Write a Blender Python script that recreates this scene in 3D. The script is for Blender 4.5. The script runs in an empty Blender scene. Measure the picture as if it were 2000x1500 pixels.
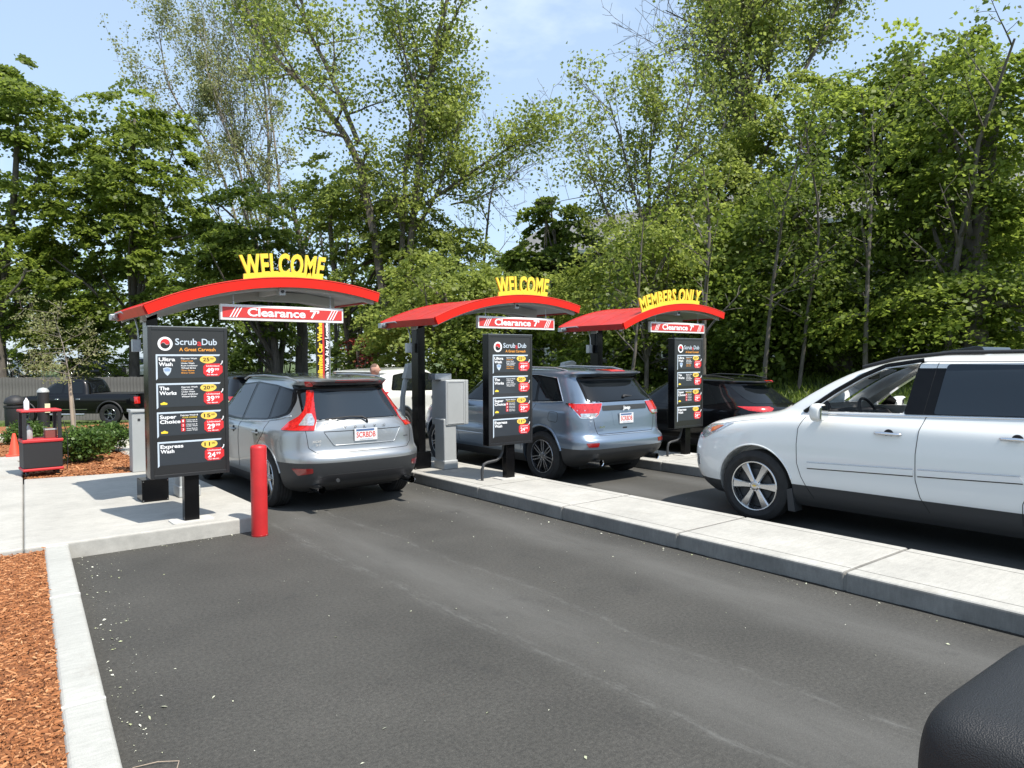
import bpy, bmesh, math, random
import numpy as np
from mathutils import Vector, Matrix
from mathutils.bvhtree import BVHTree

# ------------------------------------------------------------------ camera
SC = bpy.context.scene
COL = SC.collection
F_PX, YAW, PITCH, ROLL, CAM_H = 1414.8, 0.66792, 0.033196, -0.0046167, 1.86
_f = np.array([math.sin(YAW)*math.cos(PITCH), math.cos(YAW)*math.cos(PITCH), -math.sin(PITCH)])
_r0 = np.array([math.cos(YAW), -math.sin(YAW), 0.0])
_u0 = np.cross(_r0, _f)
_r = _r0*math.cos(ROLL) + _u0*math.sin(ROLL)
_u = -_r0*math.sin(ROLL) + _u0*math.cos(ROLL)
CAM = np.array([0.0, 0.0, CAM_H])
def at_depth(px, py, D):
    """world point lying D metres ahead of the viewer in the direction of a photo pixel"""
    return CAM + (_f + _r*(px-1000)/F_PX - _u*(py-750)/F_PX)*D
cd = bpy.data.cameras.new('camera'); cam = bpy.data.objects.new('camera', cd); COL.objects.link(cam)
cd.sensor_fit = 'HORIZONTAL'; cd.sensor_width = 36.0; cd.lens = 36.0*F_PX/2000
cd.clip_start = 0.05; cd.clip_end = 3000
M = Matrix(((_r[0], _u[0], -_f[0], 0), (_r[1], _u[1], -_f[1], 0), (_r[2], _u[2], -_f[2], CAM_H), (0, 0, 0, 1)))
cam.matrix_world = M
SC.camera = cam

# ------------------------------------------------------------------ light
SUN = Vector((0.11, -0.502, 0.857)).normalized()
W = bpy.data.worlds.new('World'); SC.world = W; W.use_nodes = True
nt = W.node_tree; nt.nodes.clear()
out = nt.nodes.new('ShaderNodeOutputWorld'); bg = nt.nodes.new('ShaderNodeBackground')
sky = nt.nodes.new('ShaderNodeTexSky'); sky.sky_type = 'NISHITA'; sky.sun_disc = False
sky.sun_elevation = math.asin(SUN.z); sky.sun_rotation = math.atan2(SUN.x, SUN.y)
sky.air_density = 1.0; sky.dust_density = 1.2; sky.ozone_density = 1.4
tc = nt.nodes.new('ShaderNodeTexCoord'); mp = nt.nodes.new('ShaderNodeMapping'); mp.inputs['Scale'].default_value = (1, 1, 2.4)
nz = nt.nodes.new('ShaderNodeTexNoise'); nz.inputs['Scale'].default_value = 3.4; nz.inputs['Detail'].default_value = 9; nz.inputs['Roughness'].default_value = 0.55
rp = nt.nodes.new('ShaderNodeValToRGB'); rp.color_ramp.elements[0].position = 0.60; rp.color_ramp.elements[1].position = 0.82
rp.color_ramp.elements[0].color = (0.0, 0.0, 0.0, 1); rp.color_ramp.elements[1].color = (0.42, 0.42, 0.42, 1)
mh = nt.nodes.new('ShaderNodeMix'); mh.data_type = 'RGBA'; mh.inputs['Factor'].default_value = 0.5; mh.inputs['B'].default_value = (3.9, 5.0, 6.3, 1)
mx = nt.nodes.new('ShaderNodeMix'); mx.data_type = 'RGBA'; mx.inputs['B'].default_value = (7.0, 7.4, 7.9, 1)
L = nt.links.new
L(tc.outputs['Generated'], mp.inputs['Vector']); L(mp.outputs['Vector'], nz.inputs['Vector']); L(nz.outputs['Fac'], rp.inputs['Fac'])
L(rp.outputs['Color'], mx.inputs['Factor']); L(sky.outputs['Color'], mh.inputs['A']); L(mh.outputs['Result'], mx.inputs['A']); L(mx.outputs['Result'], bg.inputs['Color'])
bg.inputs['Strength'].default_value = 0.126
L(bg.outputs['Background'], out.inputs['Surface'])
sl = bpy.data.lights.new('sun', 'SUN'); sl.energy = 4.1; sl.angle = math.radians(0.55); sl.color = (1.0, 0.94, 0.85)
so = bpy.data.objects.new('sun', sl); COL.objects.link(so); so.rotation_euler = SUN.to_track_quat('Z', 'Y').to_euler()
SC.view_settings.view_transform = 'Standard'; SC.view_settings.look = 'None'
SC.view_settings.exposure = 0.7; SC.view_settings.gamma = 1.0
SC.view_settings.use_curve_mapping = False
SC.cycles.max_bounces = 8; SC.cycles.transparent_max_bounces = 16; SC.cycles.caustics_reflective = False

RNG = random.Random(7)
NR = np.random.default_rng(11)

# ------------------------------------------------------------------ materials
def new_mat(name):
    m = bpy.data.materials.new(name); m.use_nodes = True
    return m, m.node_tree, m.node_tree.nodes['Principled BSDF']
def mat(name, col, rough=0.5, metal=0.0, coat=0.0, spec=0.5, var=0.0, vscale=8.0, bump=0.0, bscale=60.0, emit=0.0, stretch=None, coatr=0.05):
    m, t, b = new_mat(name)
    b.inputs['Base Color'].default_value = (*col, 1); b.inputs['Roughness'].default_value = rough
    b.inputs['Metallic'].default_value = metal; b.inputs['Coat Weight'].default_value = coat
    b.inputs['Coat Roughness'].default_value = coatr; b.inputs['Specular IOR Level'].default_value = spec
    if emit: b.inputs['Emission Color'].default_value = (*col, 1); b.inputs['Emission Strength'].default_value = emit
    if var or bump:
        c = t.nodes.new('ShaderNodeTexCoord'); mpn = t.nodes.new('ShaderNodeMapping')
        if stretch: mpn.inputs['Scale'].default_value = stretch
        t.links.new(c.outputs['Object'], mpn.inputs['Vector'])
        if var:
            n = t.nodes.new('ShaderNodeTexNoise'); n.inputs['Scale'].default_value = vscale; n.inputs['Detail'].default_value = 8
            n.inputs['Roughness'].default_value = 0.65
            t.links.new(mpn.outputs['Vector'], n.inputs['Vector'])
            r = t.nodes.new('ShaderNodeValToRGB')
            r.color_ramp.elements[0].position = 0.3; r.color_ramp.elements[1].position = 0.7
            r.color_ramp.elements[0].color = (*[max(0, v*(1-var)) for v in col], 1); r.color_ramp.elements[1].color = (*[min(1, v*(1+var)) for v in col], 1)
            t.links.new(n.outputs['Fac'], r.inputs['Fac']); t.links.new(r.outputs['Color'], b.inputs['Base Color'])
        if bump:
            n2 = t.nodes.new('ShaderNodeTexNoise'); n2.inputs['Scale'].default_value = bscale; n2.inputs['Detail'].default_value = 6
            t.links.new(mpn.outputs['Vector'], n2.inputs['Vector'])
            bp = t.nodes.new('ShaderNodeBump'); bp.inputs['Strength'].default_value = bump; bp.inputs['Distance'].default_value = 0.01
            t.links.new(n2.outputs['Fac'], bp.inputs['Height']); t.links.new(bp.outputs['Normal'], b.inputs['Normal'])
    return m
def paint(name, col, metal, rough, flake=True):
    m, t, b = new_mat(name)
    b.inputs['Base Color'].default_value = (*col, 1); b.inputs['Metallic'].default_value = metal; b.inputs['Roughness'].default_value = rough
    b.inputs['Coat Weight'].default_value = 1.0; b.inputs['Coat Roughness'].default_value = 0.03
    c = t.nodes.new('ShaderNodeTexCoord'); n = t.nodes.new('ShaderNodeTexNoise'); n.inputs['Scale'].default_value = 3.0; n.inputs['Detail'].default_value = 7
    t.links.new(c.outputs['Object'], n.inputs['Vector'])
    r = t.nodes.new('ShaderNodeMapRange'); r.inputs['To Min'].default_value = 0.015; r.inputs['To Max'].default_value = 0.12
    r.inputs['From Min'].default_value = 0.35; r.inputs['From Max'].default_value = 0.75
    t.links.new(n.outputs['Fac'], r.inputs['Value']); t.links.new(r.outputs['Result'], b.inputs['Coat Roughness'])
    return m
MT = {}
MT['silver'] = paint('silver_paint', (0.37, 0.385, 0.39), 0.75, 0.36)
MT['blue'] = paint('grey_blue_paint', (0.205, 0.262, 0.335), 0.7, 0.33)
MT['white'] = paint('white_paint', (0.74, 0.75, 0.73), 0.0, 0.42)
MT['blackpaint'] = paint('black_paint', (0.003, 0.003, 0.004), 0.0, 0.35); MT['blackpaint'].node_tree.nodes['Principled BSDF'].inputs['Specular IOR Level'].default_value = 0.1; MT['blackpaint'].node_tree.nodes['Principled BSDF'].inputs['Coat Weight'].default_value = 0.7
MT['cream'] = paint('pearl_white_paint', (0.66, 0.66, 0.62), 0.0, 0.4)
MT['glass'] = mat('tinted_glass', (0.008, 0.010, 0.012), 0.03, 0, 0, 0.42)
MT['glass_blue'] = mat('blue_tinted_glass', (0.022, 0.031, 0.042), 0.03, 0, 0, 0.30)
MT['tyre'] = mat('tyre_rubber', (0.018, 0.018, 0.018), 0.85, var=0.35, vscale=14, bump=0.2, bscale=90)
MT['alloy'] = mat('alloy', (0.52, 0.53, 0.54), 0.22, 0.95)
MT['darkalloy'] = mat('dark_alloy', (0.20, 0.21, 0.23), 0.2, 0.9)
MT['chrome'] = mat('chrome', (0.75, 0.76, 0.78), 0.08, 1.0)
MT['plastic'] = mat('black_plastic', (0.022, 0.022, 0.024), 0.55, bump=0.25, bscale=220)
MT['plasticg'] = mat('grey_plastic', (0.032, 0.034, 0.036), 0.5, bump=0.15, bscale=220)
MT['well'] = mat('wheel_well', (0.006, 0.006, 0.006), 0.9)
MT['lampred'] = mat('red_lens', (0.48, 0.012, 0.010), 0.12, 0, 1.0, 0.6, var=0.5, vscale=26)
MT['reddark'] = mat('red_reflector', (0.22, 0.01, 0.01), 0.15, 0, 1.0)
MT['lampclear'] = mat('clear_lens', (0.58, 0.60, 0.62), 0.12, 0.6, 1.0, var=0.4, vscale=30)
MT['amber'] = mat('amber_lens', (0.6, 0.16, 0.06), 0.15, 0, 1.0)
MT['seam'] = mat('panel_gap', (0.012, 0.012, 0.012), 0.8)
MT['interior'] = mat('interior_grey', (0.022, 0.022, 0.024), 0.8)
MT['interiorl'] = mat('interior_light', (0.035, 0.034, 0.033), 0.8)
MT['platew'] = mat('plate_white', (0.72, 0.73, 0.74), 0.4)
MT['plater'] = mat('plate_red_letters', (0.62, 0.06, 0.04), 0.5)
MT['plateb'] = mat('plate_blue_band', (0.08, 0.14, 0.28), 0.5)
MT['red'] = mat('sign_red', (0.74, 0.018, 0.008), 0.42, 0, 0.0, 0.25, var=0.08, vscale=4)
MT['roofred'] = mat('canopy_red', (0.50, 0.028, 0.022), 0.42, 0.0, 0.1, 0.35, var=0.16, vscale=5)
MT['sred'] = mat('sign_face_red', (0.60, 0.045, 0.04), 0.45)
MT['tagred'] = mat('price_tag_red', (0.62, 0.03, 0.035), 0.4)
MT['yellow'] = mat('letter_yellow', (0.88, 0.64, 0.05), 0.4)
MT['oval'] = mat('price_oval_yellow', (0.86, 0.58, 0.10), 0.4)
MT['orange'] = mat('print_orange', (0.85, 0.36, 0.05), 0.45)
MT['printw'] = mat('print_white', (0.86, 0.87, 0.88), 0.45)
MT['prints'] = mat('print_silver', (0.52, 0.60, 0.68), 0.45)
MT['printk'] = mat('print_black', (0.015, 0.013, 0.012), 0.5)
MT['printblue'] = mat('print_blue', (0.25, 0.36, 0.55), 0.45)
MT['panelbg'] = mat('menu_panel', (0.030, 0.036, 0.044), 0.35, 0, 0.3)
MT['boardbg'] = mat('menu_face', (0.018, 0.018, 0.019), 0.3, 0, 0.4)
MT['blackm'] = mat('black_powder_coat', (0.004, 0.004, 0.0045), 0.2, 0, 0.0, 0.22, var=0.3, vscale=5)
MT['frame'] = mat('menu_frame', (0.022, 0.023, 0.025), 0.3, 0.1, 0.2)
MT['soffit'] = mat('canopy_soffit', (0.46, 0.47, 0.47), 0.5, var=0.05, vscale=3)
MT['trimw'] = mat('white_trim', (0.78, 0.78, 0.77), 0.4)
MT['steel'] = mat('galvanised', (0.42, 0.44, 0.46), 0.4, 0.7, var=0.15)
MT['cabinet'] = mat('cabinet_grey', (0.42, 0.44, 0.44), 0.42, 0.15, var=0.05, vscale=4)
MT['bollard'] = mat('bollard_red', (0.50, 0.020, 0.022), 0.4, 0, 0.15, var=0.12, vscale=6, bump=0.06, bscale=30)
MT['cone'] = mat('cone_orange', (0.75, 0.07, 0.03), 0.5)
MT['cartred'] = mat('cart_red', (0.52, 0.03, 0.035), 0.5)
MT['cartblk'] = mat('cart_black', (0.018, 0.018, 0.02), 0.6)
MT['bark'] = mat('bark', (0.11, 0.095, 0.08), 0.9, var=0.45, vscale=7, bump=0.9, bscale=16, stretch=(1, 1, 0.3))
MT['barkl'] = mat('pale_bark', (0.24, 0.21, 0.18), 0.9, var=0.3, vscale=7, bump=0.6, bscale=16, stretch=(1, 1, 0.3))
MT['wood'] = mat('stake_wood', (0.42, 0.34, 0.26), 0.8, var=0.2, vscale=8, stretch=(1, 1, 0.2))
MT['skin'] = mat('skin', (0.55, 0.30, 0.22), 0.5)
MT['shirt'] = mat('shirt', (0.10, 0.11, 0.10), 0.9)
MT['pants'] = mat('trousers', (0.03, 0.035, 0.05), 0.9)
MT['hair'] = mat('hair', (0.05, 0.035, 0.025), 0.9)
MT['siding'] = mat('brown_siding', (0.085, 0.075, 0.07), 0.8, var=0.15, vscale=2)
MT['shingle'] = mat('roof_shingle', (0.17, 0.17, 0.165), 0.9, var=0.3, vscale=5, bump=0.4, bscale=20)
MT['housew'] = mat('house_trim', (0.55, 0.56, 0.56), 0.6)
MT['fence'] = mat('weathered_board', (0.155, 0.145, 0.135), 0.9, var=0.4, vscale=4, stretch=(3, 3, 0.25), bump=0.3, bscale=30)
MT['rock'] = mat('pale_boulder', (0.42, 0.41, 0.34), 0.9, var=0.35, vscale=4, bump=0.7, bscale=14)
MT['poster'] = mat('poster_pale', (0.70, 0.68, 0.46), 0.5)

def seethrough(name, tint, refl):
    m, t, b = new_mat(name); t.nodes.remove(b)
    o = t.nodes['Material Output']; tr = t.nodes.new('ShaderNodeBsdfTransparent'); tr.inputs['Color'].default_value = (*tint, 1)
    gl = t.nodes.new('ShaderNodeBsdfGlossy'); gl.inputs['Roughness'].default_value = 0.02
    lw = t.nodes.new('ShaderNodeFresnel'); lw.inputs['IOR'].default_value = 1.5
    mxn = t.nodes.new('ShaderNodeMixShader')
    t.links.new(lw.outputs['Fac'], mxn.inputs['Fac']); t.links.new(tr.outputs['BSDF'], mxn.inputs[1]); t.links.new(gl.outputs['BSDF'], mxn.inputs[2])
    t.links.new(mxn.outputs['Shader'], o.inputs['Surface'])
    return m
MT['clearglass'] = seethrough('clear_glass', (0.62, 0.66, 0.64), 1)

def concrete(name, col, var, scratch=0.0):
    m, t, b = new_mat(name); b.inputs['Roughness'].default_value = 0.88
    c = t.nodes.new('ShaderNodeTexCoord')
    def noise(s, d=8, r=0.6, st=(1, 1, 1)):
        mpn = t.nodes.new('ShaderNodeMapping'); mpn.inputs['Scale'].default_value = st
        t.links.new(c.outputs['Object'], mpn.inputs['Vector'])
        n = t.nodes.new('ShaderNodeTexNoise'); n.inputs['Scale'].default_value = s; n.inputs['Detail'].default_value = d; n.inputs['Roughness'].default_value = r
        t.links.new(mpn.outputs['Vector'], n.inputs['Vector']); return n
    n1, n2, n3 = noise(1.7, 9, 0.65), noise(260, 2), noise(9, 6, 0.7, (1, 5, 1))
    r1 = t.nodes.new('ShaderNodeValToRGB'); e = r1.color_ramp.elements
    e[0].position = 0.30; e[1].position = 0.72
    e[0].color = (*[v*(1-var) for v in col], 1); e[1].color = (*[v*(1+var*0.7) for v in col], 1)
    t.links.new(n1.outputs['Fac'], r1.inputs['Fac'])
    m1 = t.nodes.new('ShaderNodeMix'); m1.data_type = 'RGBA'; m1.blend_type = 'OVERLAY'; m1.inputs['Factor'].default_value = 0.35
    t.links.new(r1.outputs['Color'], m1.inputs['A']); t.links.new(n2.outputs['Fac'], m1.inputs['B'])
    m2 = t.nodes.new('ShaderNodeMix'); m2.data_type = 'RGBA'; m2.blend_type = 'OVERLAY'; m2.inputs['Factor'].default_value = 0.30
    t.links.new(m1.outputs['Result'], m2.inputs['A']); t.links.new(n3.outputs['Fac'], m2.inputs['B'])
    n4 = noise(2.6, 10, 0.75, (1, 0.6, 2.2)); r4 = t.nodes.new('ShaderNodeValToRGB'); e4 = r4.color_ramp.elements; e4[0].position = 0.60; e4[1].position = 0.74
    e4[0].color = (0, 0, 0, 1); e4[1].color = (0.55, 0.55, 0.55, 1); t.links.new(n4.outputs['Fac'], r4.inputs['Fac'])
    m3 = t.nodes.new('ShaderNodeMix'); m3.data_type = 'RGBA'; m3.inputs['B'].default_value = (col[0]*0.62, col[1]*0.56, col[2]*0.50, 1)
    t.links.new(r4.outputs['Color'], m3.inputs['Factor']); t.links.new(m2.outputs['Result'], m3.inputs['A'])
    n5 = noise(55, 3, 0.5); r5 = t.nodes.new('ShaderNodeValToRGB'); e5 = r5.color_ramp.elements; e5[0].position = 0.70; e5[1].position = 0.76; e5[0].color = (0, 0, 0, 1); e5[1].color = (0.5, 0.5, 0.5, 1)
    t.links.new(n5.outputs['Fac'], r5.inputs['Fac']); m4 = t.nodes.new('ShaderNodeMix'); m4.data_type = 'RGBA'; m4.inputs['B'].default_value = (col[0]*0.4, col[1]*0.4, col[2]*0.38, 1)
    t.links.new(r5.outputs['Color'], m4.inputs['Factor']); t.links.new(m3.outputs['Result'], m4.inputs['A'])
    t.links.new(m4.outputs['Result'], b.inputs['Base Color'])
    bp = t.nodes.new('ShaderNodeBump'); bp.inputs['Strength'].default_value = 0.25; bp.inputs['Distance'].default_value = 0.004
    t.links.new(n2.outputs['Fac'], bp.inputs['Height']); t.links.new(bp.outputs['Normal'], b.inputs['Normal'])
    return m
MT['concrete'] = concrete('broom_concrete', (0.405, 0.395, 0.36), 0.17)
MT['kerbface'] = concrete('kerb_concrete', (0.20, 0.195, 0.18), 0.35)  # darker than slab tops: splash dirt plus side-face shade put into the colour
MT['granite'] = concrete('kerb_stone', (0.39, 0.39, 0.36), 0.12)
MT['mortar'] = mat('mortar', (0.52, 0.52, 0.49), 0.9)

def asphalt():
    m, t, b = new_mat('asphalt'); b.inputs['Roughness'].default_value = 0.82; b.inputs['Specular IOR Level'].default_value = 0.35
    N = t.nodes.new; K = t.links.new
    c = N('ShaderNodeTexCoord'); sp = N('ShaderNodeSeparateXYZ'); K(c.outputs['Object'], sp.inputs['Vector'])
    def noise(s, d, r, st=(1, 1, 1)):
        mpn = N('ShaderNodeMapping'); mpn.inputs['Scale'].default_value = st; K(c.outputs['Object'], mpn.inputs['Vector'])
        n = N('ShaderNodeTexNoise'); n.inputs['Scale'].default_value = s; n.inputs['Detail'].default_value = d; n.inputs['Roughness'].default_value = r
        K(mpn.outputs['Vector'], n.inputs['Vector']); return n.outputs['Fac']
    def ramp(src, p0, c0, p1, c1):
        r = N('ShaderNodeValToRGB'); e = r.color_ramp.elements; e[0].position = p0; e[1].position = p1
        e[0].color = (*c0, 1) if len(c0) == 3 else c0; e[1].color = (*c1, 1); K(src, r.inputs['Fac']); return r.outputs['Color']
    def mixc(a, bb, f, mode='MIX'):
        x = N('ShaderNodeMix'); x.data_type = 'RGBA'; x.blend_type = mode
        for s, v in (('A', a), ('B', bb), ('Factor', f)):
            if isinstance(v, (float, int)): x.inputs[s].default_value = v
            elif isinstance(v, tuple): x.inputs[s].default_value = (*v, 1)
            else: K(v, x.inputs[s])
        return x.outputs['Result']
    base = ramp(noise(0.9, 8, 0.6), 0.3, (0.045, 0.044, 0.040), 0.75, (0.068, 0.066, 0.060))
    grain = ramp(noise(150, 3, 0.7), 0.3, (0.25, 0.25, 0.25), 0.72, (0.80, 0.80, 0.79))
    base = mixc(base, grain, 0.75, 'OVERLAY')
    base = mixc(base, ramp(noise(42, 5, 0.75), 0.34, (0.22, 0.22, 0.22), 0.68, (0.80, 0.79, 0.77)), 0.6, 'OVERLAY')
    base = mixc(base, (0.15, 0.148, 0.135), ramp(noise(95, 2, 0.5), 0.66, (0, 0, 0), 0.74, (0.5, 0.5, 0.5)))
    # dusty wheel tracks along the lanes
    def band(centre, width):
        w = N('ShaderNodeMath'); w.operation = 'SUBTRACT'; K(wob, w.inputs[0]); w.inputs[1].default_value = centre
        a = N('ShaderNodeMath'); a.operation = 'ABSOLUTE'; K(w.outputs[0], a.inputs[0])
        mr = N('ShaderNodeMapRange'); mr.interpolation_type = 'SMOOTHSTEP'
        mr.inputs['From Min'].default_value = width; mr.inputs['From Max'].default_value = 0.0; K(a.outputs[0], mr.inputs['Value'])
        return mr.outputs['Result']
    wn = noise(0.5, 3, 0.5); wa = N('ShaderNodeMath'); wa.operation = 'MULTIPLY_ADD'; K(wn, wa.inputs[0]); wa.inputs[1].default_value = 0.5; K(sp.outputs['X'], wa.inputs[2])
    wob = wa.outputs[0]
    tot = None
    for cx, wd in ((3.57, 0.62), (5.2, 0.52), (7.9, 0.5), (9.2, 0.45)):
        o = band(cx, wd)
        if tot is None: tot = o
        else:
            mm = N('ShaderNodeMath'); mm.operation = 'MAXIMUM'; K(tot, mm.inputs[0]); K(o, mm.inputs[1]); tot = mm.outputs[0]
    patch = ramp(noise(2.2, 8, 0.7, (1.6, 0.35, 1)), 0.25, (0.25, 0.25, 0.25), 0.7, (1, 1, 1))
    fm = N('ShaderNodeMath'); fm.operation = 'MULTIPLY'; K(tot, fm.inputs[0]); K(patch, fm.inputs[1])
    fm2 = N('ShaderNodeMath'); fm2.operation = 'MULTIPLY'; K(fm.outputs[0], fm2.inputs[0]); fm2.inputs[1].default_value = 0.75
    base = mixc(base, mixc((0.112, 0.110, 0.103), grain, 0.5, 'OVERLAY'), fm2.outputs[0])
    # thin pale scuff lines
    st = None
    for cx, wd in ((3.20, 0.085), (3.97, 0.05)):
        o = band(cx, wd)
        if st is None: st = o
        else:
            mm = N('ShaderNodeMath'); mm.operation = 'MAXIMUM'; K(st, mm.inputs[0]); K(o, mm.inputs[1]); st = mm.outputs[0]
    sc = ramp(noise(5, 10, 0.8, (4, 0.9, 1)), 0.47, (0, 0, 0), 0.66, (1, 1, 1))
    fs = N('ShaderNodeMath'); fs.operation = 'MULTIPLY'; K(st, fs.inputs[0]); K(sc, fs.inputs[1])
    fs2 = N('ShaderNodeMath'); fs2.operation = 'MULTIPLY'; K(fs.outputs[0], fs2.inputs[0]); fs2.inputs[1].default_value = 0.38
    base = mixc(base, (0.19, 0.19, 0.18), fs2.outputs[0])
    # oil stains and dark patches
    oil = ramp(noise(1.3, 8, 0.7), 0.60, (0, 0, 0), 0.72, (0.5, 0.5, 0.5))
    base = mixc(base, (0.026, 0.026, 0.026), oil)
    # black seal strip along the kerb foot, brownish dust beside it
    K(base, b.inputs['Base Color'])
    bp = N('ShaderNodeBump'); bp.inputs['Strength'].default_value = 0.55; bp.inputs['Distance'].default_value = 0.004
    K(noise(140, 4, 0.7), bp.inputs['Height']); K(bp.outputs['Normal'], b.inputs['Normal'])
    return m
MT['asphalt'] = asphalt()

def ground_mat():
    m, t, b = new_mat('grass_ground'); b.inputs['Roughness'].default_value = 0.95
    N = t.nodes.new; K = t.links.new
    c = N('ShaderNodeTexCoord'); n = N('ShaderNodeTexNoise'); n.inputs['Scale'].default_value = 0.6; n.inputs['Detail'].default_value = 10; n.inputs['Roughness'].default_value = 0.7
    K(c.outputs['Object'], n.inputs['Vector']); r = N('ShaderNodeValToRGB'); e = r.color_ramp.elements
    e[0].position = 0.35; e[0].color = (0.045, 0.075, 0.018, 1); e[1].position = 0.65; e[1].color = (0.10, 0.13, 0.035, 1)
    K(n.outputs['Fac'], r.inputs['Fac']); K(r.outputs['Color'], b.inputs['Base Color']); return m
MT['ground'] = ground_mat()
def mulch_mat(name, tint=True):
    m, t, b = new_mat(name); b.inputs['Roughness'].default_value = 0.9
    N = t.nodes.new; K = t.links.new
    r = N('ShaderNodeValToRGB'); e = r.color_ramp.elements
    e[0].position = 0.0; e[0].color = (0.13, 0.045, 0.016, 1); e[1].position = 1.0; e[1].color = (0.58, 0.31, 0.15, 1)
    k = e.new(0.55); k.color = (0.33, 0.125, 0.042, 1)
    if tint:
        a = N('ShaderNodeAttribute'); a.attribute_name = 'tint'; K(a.outputs['Fac'], r.inputs['Fac'])
    else:
        c = N('ShaderNodeTexCoord'); n = N('ShaderNodeTexNoise'); n.inputs['Scale'].default_value = 45; n.inputs['Detail'].default_value = 8; n.inputs['Roughness'].default_value = 0.8
        K(c.outputs['Object'], n.inputs['Vector']); mr = N('ShaderNodeMapRange'); mr.inputs['From Min'].default_value = 0.35; mr.inputs['From Max'].default_value = 0.72
        K(n.outputs['Fac'], mr.inputs['Value']); K(mr.outputs['Result'], r.inputs['Fac'])
        bp = N('ShaderNodeBump'); bp.inputs['Strength'].default_value = 0.9; bp.inputs['Distance'].default_value = 0.02
        K(n.outputs['Fac'], bp.inputs['Height']); K(bp.outputs['Normal'], b.inputs['Normal'])
    K(r.outputs['Color'], b.inputs['Base Color']); return m
MT['chip'] = mulch_mat('mulch_chip'); MT['mulch'] = mulch_mat('mulch_bed', False)
def leaf_mat(name, dark, light, trans=0.45):
    m, t, b = new_mat(name); t.nodes.remove(b); o = t.nodes['Material Output']; N = t.nodes.new; K = t.links.new
    a = N('ShaderNodeAttribute'); a.attribute_name = 'tint'
    r = N('ShaderNodeValToRGB'); e = r.color_ramp.elements
    e[0].position = 0.0; e[0].color = (*dark, 1); e[1].position = 1.0; e[1].color = (*light, 1); K(a.outputs['Fac'], r.inputs['Fac'])
    p = N('ShaderNodeBsdfPrincipled'); p.inputs['Roughness'].default_value = 0.45; p.inputs['Specular IOR Level'].default_value = 0.35
    K(r.outputs['Color'], p.inputs['Base Color'])
    tr = N('ShaderNodeBsdfTranslucent'); hs = N('ShaderNodeHueSaturation'); hs.inputs['Value'].default_value = 1.5; hs.inputs['Hue'].default_value = 0.495
    K(r.outputs['Color'], hs.inputs['Color']); K(hs.outputs['Color'], tr.inputs['Color'])
    mxn = N('ShaderNodeMixShader'); mxn.inputs['Fac'].default_value = trans
    K(p.outputs['BSDF'], mxn.inputs[1]); K(tr.outputs['BSDF'], mxn.inputs[2]); K(mxn.outputs['Shader'], o.inputs['Surface'])
    return m
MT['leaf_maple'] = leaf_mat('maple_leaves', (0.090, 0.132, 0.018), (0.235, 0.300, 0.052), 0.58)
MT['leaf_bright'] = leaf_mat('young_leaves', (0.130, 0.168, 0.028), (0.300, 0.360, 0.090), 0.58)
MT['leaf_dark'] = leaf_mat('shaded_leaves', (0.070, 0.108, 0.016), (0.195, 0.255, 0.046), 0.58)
MT['leaf_pale'] = leaf_mat('pale_spring_leaves', (0.17, 0.18, 0.07), (0.34, 0.37, 0.16))
MT['leaf_shrub'] = leaf_mat('shrub_leaves', (0.035, 0.075, 0.015), (0.12, 0.20, 0.04), 0.3)
MT['leaf_red'] = leaf_mat('red_leaves', (0.10, 0.02, 0.015), (0.30, 0.06, 0.04), 0.3)
MT['grass'] = leaf_mat('grass_blades', (0.06, 0.11, 0.02), (0.22, 0.30, 0.07), 0.3)
MT['litter'] = leaf_mat('fallen_petals', (0.35, 0.38, 0.2), (0.8, 0.8, 0.7), 0.1)

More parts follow.
